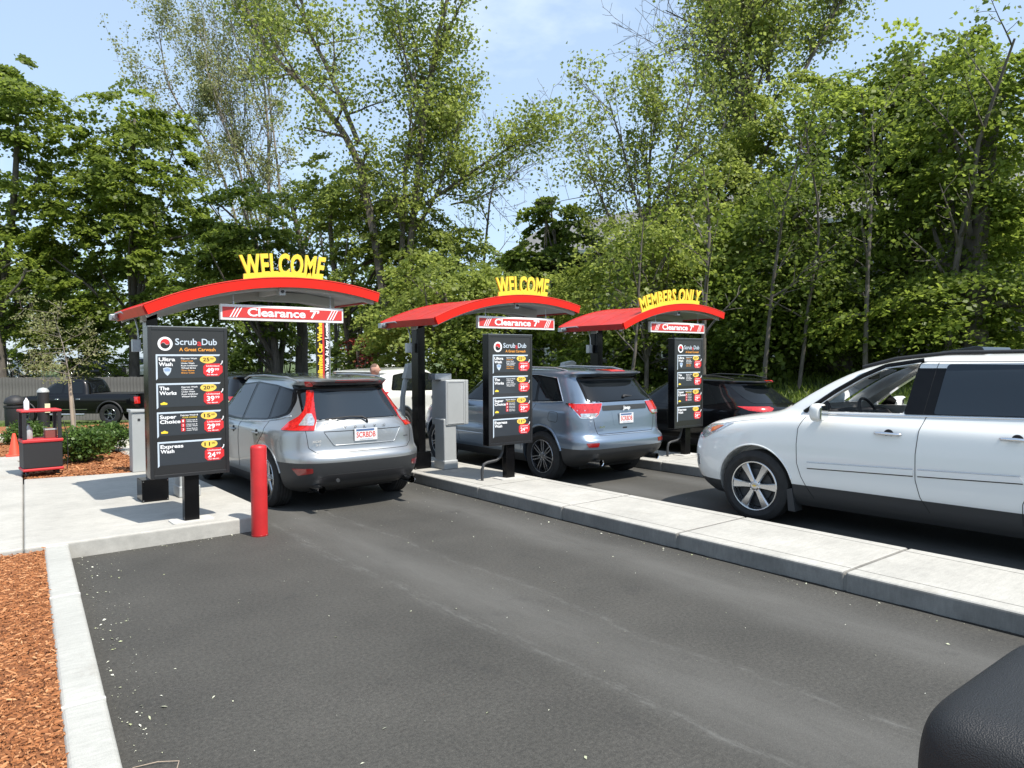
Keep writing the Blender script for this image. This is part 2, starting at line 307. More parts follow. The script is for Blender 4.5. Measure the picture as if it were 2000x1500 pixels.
# ------------------------------------------------------------------ object helpers
def tag(o, label=None, cat=None, group=None, kind=None):
    if label: o['label'] = label
    if cat: o['category'] = cat
    if group: o['group'] = group
    if kind: o['kind'] = kind
    return o
def thing(name, label, cat, loc=(0, 0, 0), rz=0, group=None, scale=1.0):
    o = bpy.data.objects.new(name, None); COL.objects.link(o); o.location = loc; o.rotation_euler = (0, 0, rz)
    o.scale = (scale,)*3; o.empty_display_size = 0.2
    return tag(o, label, cat, group)
class MB:
    def __init__(s): s.v = []; s.f = []; s.m = []
    def add(s, vs, fs, mi=0):
        b = len(s.v); s.v.extend([tuple(map(float, p)) for p in vs]); s.f.extend([tuple(b+i for i in f) for f in fs]); s.m.extend([mi]*len(fs)); return s
    def box(s, x0, x1, y0, y1, z0, z1, mi=0):
        return s.add([(x0,y0,z0),(x1,y0,z0),(x1,y1,z0),(x0,y1,z0),(x0,y0,z1),(x1,y0,z1),(x1,y1,z1),(x0,y1,z1)],
                     [(0,3,2,1),(4,5,6,7),(0,1,5,4),(1,2,6,5),(2,3,7,6),(3,0,4,7)], mi)
    def tube(s, pts, rad, n=8, mi=0, caps=True):
        pts = [Vector(p) for p in pts]; k = len(pts); rads = rad if hasattr(rad, '__len__') else [rad]*k
        rings = []; prev = None
        for i, p in enumerate(pts):
            t = (pts[min(i+1, k-1)]-pts[max(i-1, 0)]).normalized()
            if prev is None: a = t.orthogonal().normalized()
            else:
                a = prev - t*prev.dot(t)
                a = a.normalized() if a.length > 1e-6 else t.orthogonal().normalized()
            prev = a; b = t.cross(a)
            rings.append([p + (a*math.cos(2*math.pi*j/n)+b*math.sin(2*math.pi*j/n))*rads[i] for j in range(n)])
        vs = [q for r in rings for q in r]; fs = []
        for i in range(k-1):
            for j in range(n):
                j2 = (j+1) % n; fs.append((i*n+j, i*n+j2, (i+1)*n+j2, (i+1)*n+j))
        if caps: fs.append(tuple(range(n-1, -1, -1))); fs.append(tuple((k-1)*n+j for j in range(n)))
        return s.add(vs, fs, mi)
    def lathe(s, prof, n=32, axis='z', c=(0, 0, 0), mi=0):
        vs = []; fs = []; k = len(prof)
        for (r, h) in prof:
            for j in range(n):
                a = 2*math.pi*j/n; x, y = r*math.cos(a), r*math.sin(a)
                p = (x, y, h) if axis == 'z' else (h, x, y) if axis == 'x' else (y, h, x)
                vs.append((c[0]+p[0], c[1]+p[1], c[2]+p[2]))
        for i in range(k-1):
            for j in range(n):
                j2 = (j+1) % n; fs.append((i*n+j, i*n+j2, (i+1)*n+j2, (i+1)*n+j))
        return s.add(vs, fs, mi)
    def prism(s, poly, y0, y1, mi=0, axis='y'):
        """poly of (a, z) extruded along y (or x)"""
        n = len(poly); f = (lambda a, z, h: (a, h, z)) if axis == 'y' else (lambda a, z, h: (h, a, z)) if axis == 'x' else (lambda a, z, h: (a, z, h))
        vs = [f(a, z, y0) for a, z in poly] + [f(a, z, y1) for a, z in poly]
        fs = [tuple(range(n)), tuple(range(2*n-1, n-1, -1))] + [(i, i+n, (i+1) % n+n, (i+1) % n) for i in range(n)]
        return s.add(vs, fs, mi)
    def build(s, name, mats, parent=None, smooth=None, bevel=0, seg=2):
        me = bpy.data.meshes.new(name); me.from_pydata(s.v, [], s.f)
        mats = mats if isinstance(mats, (list, tuple)) else [mats]
        for m in mats: me.materials.append(m)
        if len(mats) > 1: me.polygons.foreach_set('material_index', s.m)
        bm = bmesh.new(); bm.from_mesh(me); bmesh.ops.recalc_face_normals(bm, faces=bm.faces); bm.to_mesh(me); bm.free()
        if smooth is not None:
            me.polygons.foreach_set('use_smooth', [True]*len(me.polygons)); me.set_sharp_from_angle(angle=math.radians(smooth))
        o = bpy.data.objects.new(name, me); COL.objects.link(o)
        if parent: o.parent = parent
        if bevel:
            md = o.modifiers.new('b', 'BEVEL'); md.width = bevel; md.segments = seg; md.limit_method = 'ANGLE'; md.angle_limit = math.radians(40)
        return o
def copy_tree(o, parent=None):
    c = o.copy(); COL.objects.link(c); c.parent = parent
    for ch in list(KIDS.get(o.name, [])): copy_tree(ch, c)
    return c
KIDS = {}
def index_kids():
    KIDS.clear()
    for o in bpy.data.objects:
        if o.parent: KIDS.setdefault(o.parent.name, []).append(o)
_tc = {}
def text_geo(s, bold=0.0, extrude=0.0, space=1.0):
    """glyph outlines as (verts, faces), cap height about 0.7, origin at left baseline"""
    key = (s, bold, extrude, space)
    if key not in _tc:
        cu = bpy.data.curves.new('t', 'FONT'); cu.body = s; cu.size = 1; cu.offset = bold; cu.extrude = extrude; cu.space_character = space; cu.resolution_u = 3
        o = bpy.data.objects.new('t', cu); me = bpy.data.meshes.new_from_object(o)
        v = np.array([list(p.co) for p in me.vertices]) if len(me.vertices) else np.zeros((0, 3))
        f = [tuple(p.vertices) for p in me.polygons]
        bpy.data.objects.remove(o); bpy.data.curves.remove(cu); bpy.data.meshes.remove(me)
        if len(v): v[:, 0] -= v[:, 0].min()
        _tc[key] = (v, f)
    return _tc[key]
def add_text(mb, s, x, z, h, y, w=None, bold=0.02, extrude=0.0, align='l', xs=1.0, mi=0, fn=None, space=1.0):
    """text in the x-z plane facing -y; h = cap height, w = total width"""
    v, f = text_geo(s, bold, extrude, space)
    if not len(v): return
    v = v.copy(); k = h/0.72; wd = v[:, 0].max()
    sx = (w/wd) if w else k*xs
    X = v[:, 0]*sx
    if align == 'c': X -= wd*sx/2
    if align == 'r': X -= wd*sx
    P = np.stack([X+x, y-v[:, 2], v[:, 1]*k+z], 1)
    if fn is not None: P = fn(P)
    mb.add(P, f, mi)
def ellipse(cx, cz, rx, rz, n=28): return [(cx+rx*math.cos(2*math.pi*i/n), cz+rz*math.sin(2*math.pi*i/n)) for i in range(n)]
def rrect(x0, x1, z0, z1, r, n=5):
    o = []
    for cx, cz, a0 in ((x1-r, z0+r, -90), (x1-r, z1-r, 0), (x0+r, z1-r, 90), (x0+r, z0+r, 180)):
        for i in range(n+1):
            a = math.radians(a0+90*i/n); o.append((cx+r*math.cos(a), cz+r*math.sin(a)))
    return o
def mesh_np(name, verts, quads, m, parent=None, tint=None, smooth=False):
    me = bpy.data.meshes.new(name); nv, nf, k = len(verts), len(quads), quads.shape[1]
    me.vertices.add(nv); me.vertices.foreach_set('co', verts.astype(np.float32).ravel())
    me.loops.add(nf*k); me.loops.foreach_set('vertex_index', quads.astype(np.int32).ravel())
    me.polygons.add(nf); me.polygons.foreach_set('loop_start', np.arange(0, nf*k, k, dtype=np.int32))
    me.update(calc_edges=True)
    if smooth: me.polygons.foreach_set('use_smooth', np.ones(nf, dtype=bool))
    if tint is not None:
        a = me.attributes.new('tint', 'FLOAT', 'POINT'); a.data.foreach_set('value', tint.astype(np.float32))
    me.materials.append(m)
    o = bpy.data.objects.new(name, me); COL.objects.link(o)
    if parent: o.parent = parent
    return o

# ------------------------------------------------------------------ terrain
def sstep(a, b, x):
    t = np.clip((x-a)/(b-a), 0, 1); return t*t*(3-2*t)
def terrain(x, y):
    x = np.asarray(x, float); y = np.asarray(y, float)
    D = 0.619*x+0.785*y; lat = 0.785*x-0.619*y
    left = -0.045*np.clip(D-16, 0, 18)*(1-sstep(-4, 4, lat))
    far = 1.5*sstep(35.5, 39, D)*(1-sstep(-8, 2, lat))
    right = np.clip(0.17*(x-13.9), 0, 1.5)*(1-sstep(16, 26, y))
    return left+far+right
def gz(x, y): return float(terrain(x, y))
gx = np.concatenate([np.linspace(-400, -30, 12), np.linspace(-28, 60, 89), np.linspace(64, 420, 12)])
gy = np.concatenate([np.linspace(-300, -22, 10), np.linspace(-20, 70, 91), np.linspace(76, 520, 14)])
X, Y = np.meshgrid(gx, gy); Z = terrain(X, Y)-0.03 + np.where((Y > 24) | (X > 14.5), NR.normal(0, 0.02, X.shape), 0)
n1, n2 = X.shape; ids = np.arange(n1*n2).reshape(n1, n2)
q = np.stack([ids[:-1, :-1], ids[:-1, 1:], ids[1:, 1:], ids[1:, :-1]], -1).reshape(-1, 4)
tag(mesh_np('ground', np.stack([X, Y, Z], -1).reshape(-1, 3), q, MT['ground'], smooth=True), kind='structure')

# asphalt drive (one sheet, a hair above the ground)
ax = np.linspace(-12, 13.4, 52); ay = np.linspace(-14, 27, 83)
X, Y = np.meshgrid(ax, ay); Z = terrain(X, Y)
n1, n2 = X.shape; ids = np.arange(n1*n2).reshape(n1, n2)
q = np.stack([ids[:-1, :-1], ids[:-1, 1:], ids[1:, 1:], ids[1:, :-1]], -1).reshape(-1, 4)
cx = X[:-1, :-1]+0.25; cy = Y[:-1, :-1]+0.25
keep = ((cx > 0.2+0.0*cy) & (cy < 8.2)) | ((cx > 2.0) & (cy >= 8.2)) | (cy < -2)
q = q[keep.reshape(-1)]
tag(mesh_np('asphalt_drive', np.stack([X, Y, Z], -1).reshape(-1, 3), q, MT['asphalt'], smooth=True), kind='structure')

KH = 0.16
# islands: kerb core + slabs
def rounded_box(mb, x0, x1, y0, y1, z0, z1, r, mi=0):
    mb.box(x0, x1, y0, y1, z0, z1, mi)
def island(name, x0, x1, y0, y1, off, label):
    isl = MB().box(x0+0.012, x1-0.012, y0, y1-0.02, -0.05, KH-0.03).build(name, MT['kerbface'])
    tag(isl, kind='structure')
    ys = []; y = off
    while y < y0+0.3: y += 1.672
    cuts = [y0]
    while y < y1-0.5: cuts.append(y); y += 1.672
    cuts.append(y1)
    for a, b in zip(cuts[:-1], cuts[1:]):
        m = MB(); m.box(x0, x1, a+0.0055, b-0.0055, -0.04, KH); m.m = [1, 0, 1, 1, 1, 1]  # sides take the darker tone holding shade and dirt, top stays pale
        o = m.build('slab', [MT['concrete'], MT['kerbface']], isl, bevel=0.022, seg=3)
        # tooled edge groove along both long sides
        g = MB()
        for gx_ in (x0+0.14, x1-0.14): g.box(gx_-0.004, gx_+0.004, a+0.02, b-0.02, KH-0.002, KH+0.0012)
        g.build('edge_groove', MT['kerbgroove'], o)
    return isl
MT['kerbgroove'] = mat('groove', (0.15, 0.145, 0.13), 0.9)
MT['seal'] = mat('tar_seal', (0.006, 0.006, 0.006), 0.5)
MT['silt'] = mat('silt', (0.085, 0.072, 0.058), 0.95, var=0.35, vscale=5, bump=0.3)
island('lane_island', 5.62, 6.78, -6.0, 14.6, 2.855, '')
island('lane_island', 9.36, 10.5, -2.0, 14.6, 2.855, '')
sm = MB(); rr = random.Random(3)
for (x0, y0, y1) in ((5.62, -5, 12.8), (9.36, -1.9, 12.8)):
    y = y0
    while y < y1:
        sm.box(x0-0.012-rr.random()*0.008, x0+0.01, y, y+0.21, -0.01, 0.006+rr.random()*0.004); y += 0.2
sm.build('tar_seal_strip', MT['seal']); tag(bpy.data.objects['tar_seal_strip'], kind='structure')

# concrete pad at the left, in slabs
PADX = 2.905
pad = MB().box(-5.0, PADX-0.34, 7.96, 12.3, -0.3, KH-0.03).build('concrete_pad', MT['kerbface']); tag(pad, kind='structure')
def joint_x(y): return 0.55+(y-7.83)*0.0742
slabs = [[(-5, 7.93), (joint_x(7.93)-0.004, 7.93), (joint_x(13.0)-0.004, 13.0), (-5, 13.2)],
         [(joint_x(7.93)+0.004, 7.93)]+[(PADX-0.38+0.38*math.sin(math.radians(a)), 7.93+0.38-0.38*math.cos(math.radians(a))) for a in range(0, 91, 9)]+[(PADX, 12.22), (joint_x(12.7)+0.004, 12.62)],
         [(PADX-0.27, 12.245), (PADX, 12.225), (PADX, 17.8), (PADX-0.27, 17.8)],
         [(-5, 13.21), (joint_x(13.0)-0.004, 13.01), (joint_x(15.8)-0.004, 15.85), (-5, 16.2)]]
for pl in slabs:
    MB().prism(pl, -0.05, KH, axis='z').build('slab', MT['concrete'], pad, bevel=0.02, seg=3)

# kerb stones in the foreground left
kx = lambda y: 0.60+(y-3.6)*0.0755        # right-hand face
kerb = MB().box(0.30, 0.36, -1.0, 1.0, -0.2, -0.1).build('kerb', MT['granite']); tag(kerb, kind='structure')
ys = [-2.0, 0.15, 2.155, 4.175, 6.195, 7.925]
for a, b in zip(ys[:-1], ys[1:]):
    m = MB(); a2, b2 = a+0.006, b-0.006
    pl = [(kx(a2)-0.215, a2), (kx(a2)-0.015, a2), (kx(b2)-0.015, b2), (kx(b2)-0.215, b2)]
    m.prism(pl, -0.12, 0.145, axis='z')
    MB.build(m, 'kerb_stone', MT['granite'], kerb, bevel=0.030, seg=4)
    if a > -1: MB().prism([(kx(b2)-0.212, b-0.014), (kx(b2)-0.017, b-0.014), (kx(b2)-0.017, b+0.014), (kx(b2)-0.212, b+0.014)], 0.0, 0.1415, axis='z').build('mortar_joint', MT['mortar'], kerb)

# mulch beds
def mulch_bed(name, poly, z, chips, seed, sizes=(0.02, 0.06), zf=None):
    rg = np.random.default_rng(seed); P = np.array(poly)
    base = MB().prism(poly, z-0.25, z-0.012, axis='z').build(name, MT['mulch']); tag(base, kind='structure')
    lo, hi = P.min(0), P.max(0); pts = rg.uniform(lo, hi, (chips*2, 2))
    ins = np.zeros(len(pts), bool); j = len(P)-1
    for i in range(len(P)):
        c = ((P[i, 1] > pts[:, 1]) != (P[j, 1] > pts[:, 1])) & (pts[:, 0] < (P[j, 0]-P[i, 0])*(pts[:, 1]-P[i, 1])/(P[j, 1]-P[i, 1]+1e-9)+P[i, 0]); ins ^= c; j = i
    pts = pts[ins][:chips]; n = len(pts)
    L_ = rg.uniform(sizes[0], sizes[1], n)*(1+0.8*(rg.random(n) > 0.93)); Wd = L_*rg.uniform(0.12, 0.32, n)
    a = rg.uniform(0, 2*np.pi, n); tl = rg.normal(0, 0.20, n); zz = z-0.012+np.abs(rg.normal(0, 0.011, n))
    d = np.stack([np.cos(a)*np.cos(tl), np.sin(a)*np.cos(tl), np.sin(tl)], 1); s = np.stack([-np.sin(a), np.cos(a), rg.normal(0, 0.4, n)], 1)
    c = np.stack([pts[:, 0], pts[:, 1], zz], 1); s /= np.linalg.norm(s, axis=1)[:, None]
    A = d*L_[:, None]/2; B = s*Wd[:, None]/2; up = np.array([0, 0, 0.003])
    V = np.stack([c-A-B, c+A-B*0.6, c+A+B*0.7, c-A+B, c-A*0.8+up*2, c+A*0.8+up*2], 1).reshape(-1, 3)
    k = (np.arange(n)*6)[:, None]; Q = np.concatenate([k+np.array([0, 1, 5, 4]), k+np.array([4, 5, 2, 3])], 0)
    t = np.repeat(np.clip(rg.beta(2, 2.6, n)+(rg.random(n) > 0.95)*0.4, 0, 1), 6)
    o = mesh_np('mulch_chips', V, Q, MT['chip'], tint=t); tag(o, kind='stuff'); return base
mulch_bed('mulch_bed', [(-3.5, -1.5), (kx(-1.5)-0.21, -1.5), (kx(7.86)-0.21, 7.86), (-3.5, 7.86)], 0.135, 120000, 5, (0.012, 0.042))
mulch_bed('mulch_bed', [(joint_x(13)+0.02, 12.66), (2.2, 12.34), (2.73, 12.3), (2.73, 18.0), (1.2, 18.5)], 0.15, 9000, 6, (0.04, 0.11))
mulch_bed('mulch_bed', [(-5, 16.3), (1.15, 15.9), (1.15, 19), (-5, 20)], 0.15, 5000, 7, (0.04, 0.11))

# ------------------------------------------------------------------ drive-up stations
def arc_pts(W_=2.9, zl=2.49, za=2.885, zr=2.765, xa=1.52, n=28):
    # circle through (0,zl) (xa,za) (W,zr)
    ax_, ay_, bx, by, cx_, cy_ = 0, zl, xa, za, W_, zr
    d = 2*(ax_*(by-cy_)+bx*(cy_-ay_)+cx_*(ay_-by))
    ux = ((ax_**2+ay_**2)*(by-cy_)+(bx**2+by**2)*(cy_-ay_)+(cx_**2+cy_**2)*(ay_-by))/d
    uz = ((ax_**2+ay_**2)*(cx_-bx)+(bx**2+by**2)*(ax_-cx_)+(cx_**2+cy_**2)*(bx-ax_))/d
    R = math.hypot(ux, uz-zl); a0 = math.atan2(zl-uz, -ux); a1 = math.atan2(zr-uz, W_-ux)
    return ux, uz, R, [a0+(a1-a0)*i/n for i in range(n+1)]
UX, UZ, RR, ANG = arc_pts()
def arcp(r): return [(UX+r*math.cos(a), UZ+r*math.sin(a)) for a in ANG]
def arc_band(mb, r0, r1, y0, y1, mi=0, i0=0, i1=None):
    A, B = arcp(r0)[i0:i1], arcp(r1)[i0:i1]
    for k in range(len(A)-1):
        mb.prism([A[k], A[k+1], B[k+1], B[k]], y0, y1, mi)
def smooth_band(mb, r0, r1, y0, y1, mi=0):
    A, B = arcp(r0), arcp(r1); n = len(A)
    vs = [(a, y0, z) for a, z in A]+[(a, y0, z) for a, z in B]+[(a, y1, z) for a, z in A]+[(a, y1, z) for a, z in B]
    fs = []
    for k in range(n-1):
        fs += [(k, k+1, n+k+1, n+k), (2*n+k, 3*n+k, 3*n+k+1, 2*n+k+1), (n+k, n+k+1, 3*n+k+1, 3*n+k), (k, 2*n+k, 2*n+k+1, k+1)]
    fs += [(0, n, 3*n, 2*n), (n-1, 3*n-1, 4*n-1, 2*n-1)]
    mb.add(vs, fs, mi)
def arch_letters(mb, s, xc, width, h, y0, dep, flare=0.10, lift=0.05, bold=0.045):
    """tall condensed block letters standing on the arched roof edge, joined by a base strip"""
    v, f = text_geo(s, bold, 0.0, 1.10); v = v.copy(); wd = v[:, 0].max()
    u = v[:, 0]/wd-0.5; t = v[:, 1]/0.72
    def warp(u, t, y):
        X = xc+u*width*(1+flare*t*1.0); a = np.clip((X-UX)/RR, -1, 1); base = UZ+np.sqrt(np.maximum(RR*RR-(X-UX)**2, 0))
        bc = UZ+math.sqrt(RR*RR-(xc-UX)**2)
        return np.stack([X, np.full_like(X, y), base+0.035+t*h*(1+0.0*u)], 1)
    n = len(v); A = warp(u, t, y0); B = warp(u, t, y0+dep)
    mb.add(A, f)
    mb.add(B, [tuple(reversed(q)) for q in f])
    # side walls from boundary edges
    cnt = {}
    for q in f:
        for i in range(len(q)):
            e = (q[i], q[(i+1) % len(q)]); cnt[e] = 1
    V = np.concatenate([A, B]); walls = [(e[1], e[0], e[0]+n, e[1]+n) for e in cnt if (e[1], e[0]) not in cnt]
    mb.add(V, walls)
    m = 24
    for k in range(m):
        u0, u1 = -0.5+k/m, -0.5+(k+1)/m
        P = [warp(np.array([uu]), np.array([0.0]), y0)[0] for uu in (u0, u1)]
        vs = []
        for yy in (y0+0.001, y0+dep-0.001):
            vs += [(P[0][0], yy, P[0][2]-0.075), (P[1][0], yy, P[1][2]-0.075), (P[1][0], yy, P[1][2]+0.035), (P[0][0], yy, P[0][2]+0.035)]
        mb.add(vs, [(0, 1, 2, 3), (7, 6, 5, 4), (3, 2, 6, 7), (0, 4, 5, 1), (0, 3, 7, 4), (1, 5, 6, 2)])
def canopy(x0, yf, word, label, cx_word, w_word, h_word, group='arched drive-up canopies', bold=0.045):
    """root at the foot of the post"""
    t = thing('drive_up_canopy', label, 'canopy', (x0, yf, 0), 0, group)
    dep = 1.65
    b = MB(); smooth_band(b, RR-0.085, RR-0.012, 0.02, dep); b.build('roof_panel', MT['roofred'], t, smooth=35)
    b = MB(); smooth_band(b, RR-0.118, RR, -0.012, 0.018); b.build('front_fascia', MT['red'], t, smooth=35)
    b = MB(); smooth_band(b, RR-0.003, RR+0.006, -0.018, -0.002); b.build('fascia_trim', MT['trimr'], t, smooth=35)
    b = MB(); smooth_band(b, RR-0.118, RR-0.002, dep+0.002, dep+0.02); b.build('rear_fascia', MT['roofred'], t, smooth=35)
    A = arcp(RR-0.012); B_ = arcp(RR-0.118)
    for k, nm in ((0, 'end_fascia'), (-1, 'end_fascia')):
        s = -1 if k == 0 else 1
        MB().prism([(A[k][0]+s*0.002, A[k][1]), (A[k][0]+s*0.02, A[k][1]-0.004), (B_[k][0]+s*0.02, B_[k][1]-0.004), (B_[k][0]+s*0.002, B_[k][1])], 0.022, dep).build(nm, MT['roofred'], t)
    for yy in (0.56, 1.10):
        b = MB(); smooth_band(b, RR-0.0125, RR-0.0095, yy, yy+0.010); b.build('roof_seam', MT['roofred'], t)
    # soffit sheet, shallower ribs
    b = MB(); smooth_band(b, RR-0.097, RR-0.088, 0.03, dep-0.01); b.build('soffit', MT['soffit'], t, smooth=35)
    def zat(x): return UZ+math.sqrt(RR*RR-(x-UX)**2)-0.097
    # main beam reaching out from the post, box section with cap and camera
    b = MB(); xs = [0.15, 0.8, 1.5, 2.2, 2.62]
    for a, c in zip(xs[:-1], xs[1:]):
        za, zc_ = zat(a), zat(c)
        b.prism([(a, za-0.125), (c, zc_-0.125), (c, zc_-0.003), (a, za-0.003)], 0.80, 0.95)
    b.build('beam', MT['soffit'], t, bevel=0.004)
    for yy in (0.10, dep-0.14):
        b = MB(); smooth_band(b, RR-0.150, RR-0.098, yy, yy+0.05); b.build('purlin', MT['soffit'], t, smooth=35)
    b = MB(); b.prism([(1.55, zat(1.55)-0.09), (1.63, zat(1.63)-0.09), (1.63, zat(1.6)-0.004), (1.55, zat(1.6)-0.004)], 0.16, 0.80)
    b.build('cross_beam', MT['soffit'], t, bevel=0.004)
    cmb = MB().box(1.56, 1.64, 0.08, 0.155, zat(1.6)-0.115, zat(1.6)-0.02).build('camera_box', MT['cabinet'], t, bevel=0.006)
    MB().lathe([(0.0, 0.055), (0.018, 0.055), (0.02, 0.078)], 14, 'y', (1.60, 0, zat(1.6)-0.068)).build('lens', MT['printk'], cmb)
    MB().lathe([(0.001, 0.0), (0.075, 0.0), (0.07, -0.025), (0.03, -0.04), (0.0, -0.042)], 20, 'z', (1.05, 0.45, zat(1.05)-0.002)).build('downlight', MT['plasticg'], t, smooth=40)
    # post, base box and utility bits
    zp = zat(0.19)
    MB().box(0.23-0.06+0.02, 0.35-0.03, 0.80, 1.0, KH, zp+0.02).build('post', MT['blackm'], t, bevel=0.006)
    MB().box(0.10, 0.40, 0.77, 1.06, KH, KH+0.27).build('base_cover', MT['blackm'], t, bevel=0.006)
    b = MB()
    for sx, sz in ((0.115, 0.02), (0.385, 0.02), (0.115, 0.25), (0.385, 0.25)): b.lathe([(0.0, -0.004), (0.006, -0.004), (0.006, 0)], 8, 'y', (sx, 0.77, KH+sz))
    b.build('cover_screws', MT['chrome'], t)
    MB().box(0.055, 0.15, 0.90, 0.97, 1.98, 2.13).build('junction_box', MT['steel'], t, bevel=0.004)
    MB().tube([(0.13, 0.93, 2.12), (0.125, 0.93, 2.25), (0.10, 0.95, 2.38), (-0.02, 1.15, 2.47), (-0.03, 1.5, 2.46)], 0.011, 8).build('conduit', MT['steel'], t, smooth=60)
    b = MB().box(-0.075, 0.02, 1.50, 1.60, 2.385, 2.46); b.tube([(-0.03, 1.42, 2.43), (-0.03, 1.50, 2.43)], 0.028, 10)
    b.build('flood_light', MT['steel'], t, bevel=0.006)
    # letters
    b = MB(); arch_letters(b, word, cx_word, w_word, h_word, -0.011+0.012, 0.025, bold=bold); b.build('letters', MT['yellow'], t)
    # hanging clearance sign is a thing of its own
    s = thing('clearance_sign', label.split(' canopy')[0].replace('red arched', 'red and white clearance sign hanging under the red arched')+' canopy', 'sign', (x0+0.86, yf+0.12, 2.355), 0, 'clearance signs under the canopies')
    w, h = 1.57, 0.19
    MB().box(0, w, 0, 0.06, 0, h).build('sign_box', MT['trimw'], s, bevel=0.004)
    fc = MB().box(0.022, w-0.022, -0.004, 0.002, 0.032, h-0.032).build('sign_face', MT['sred'], s)
    for wd_, xx, ww in (('Clearance', w/2-0.47, 0.735), ('7\u2019', w/2+0.325, 0.125)):
        b = MB(); add_text(b, wd_, xx, 0.055, 0.098, -0.006, w=ww, bold=0.028)
        b.build('lettering', MT['printw'], fc)
    for x0_ in (0.10, w-0.235):
        for k in range(3):
            x = x0_+k*0.036; MB().prism([(x, 0.033), (x+0.015, 0.033), (x+0.085, h-0.033), (x+0.070, h-0.033)], -0.0062, -0.0055).build('slash_stripe', MT['printw'], fc)
    for xr in (0.16, w-0.17):
        b = MB().tube([(xr, 0.03, h), (xr, 0.03, zat(0.86+xr)-2.355+0.01)], 0.004, 6); b.tube([(xr, 0.03, h-0.005), (xr, 0.03, h+0.035)], 0.011, 8)
        b.build('hanging_rod', MT['steel'], s)
    return t
MT['trimr'] = mat('fascia_edge', (0.80, 0.06, 0.04), 0.4)
canopy(1.77, 8.80, 'WELCOME', 'red arched canopy with yellow WELCOME letters nearest the red bollard', 1.60, 1.0, 0.262, bold=0.035)
canopy(5.66, 8.98, 'WELCOME', 'red arched canopy with yellow WELCOME letters over the blue SUV lane', 1.67, 1.0, 0.262, bold=0.035)
canopy(9.28, 8.66, 'MEMBERS ONLY', 'red arched canopy with yellow MEMBERS ONLY letters', 1.30, 1.62, 0.245, bold=0.03)
for o in bpy.data.objects:
    if o.name.startswith('clearance_sign'):
        o['label'] = {'clearance_sign': 'clearance 7 foot sign hanging under the canopy nearest the red bollard', 'clearance_sign.001': 'clearance 7 foot sign hanging under the middle WELCOME canopy',
                      'clearance_sign.002': 'clearance 7 foot sign hanging under the MEMBERS ONLY canopy'}[o.name]

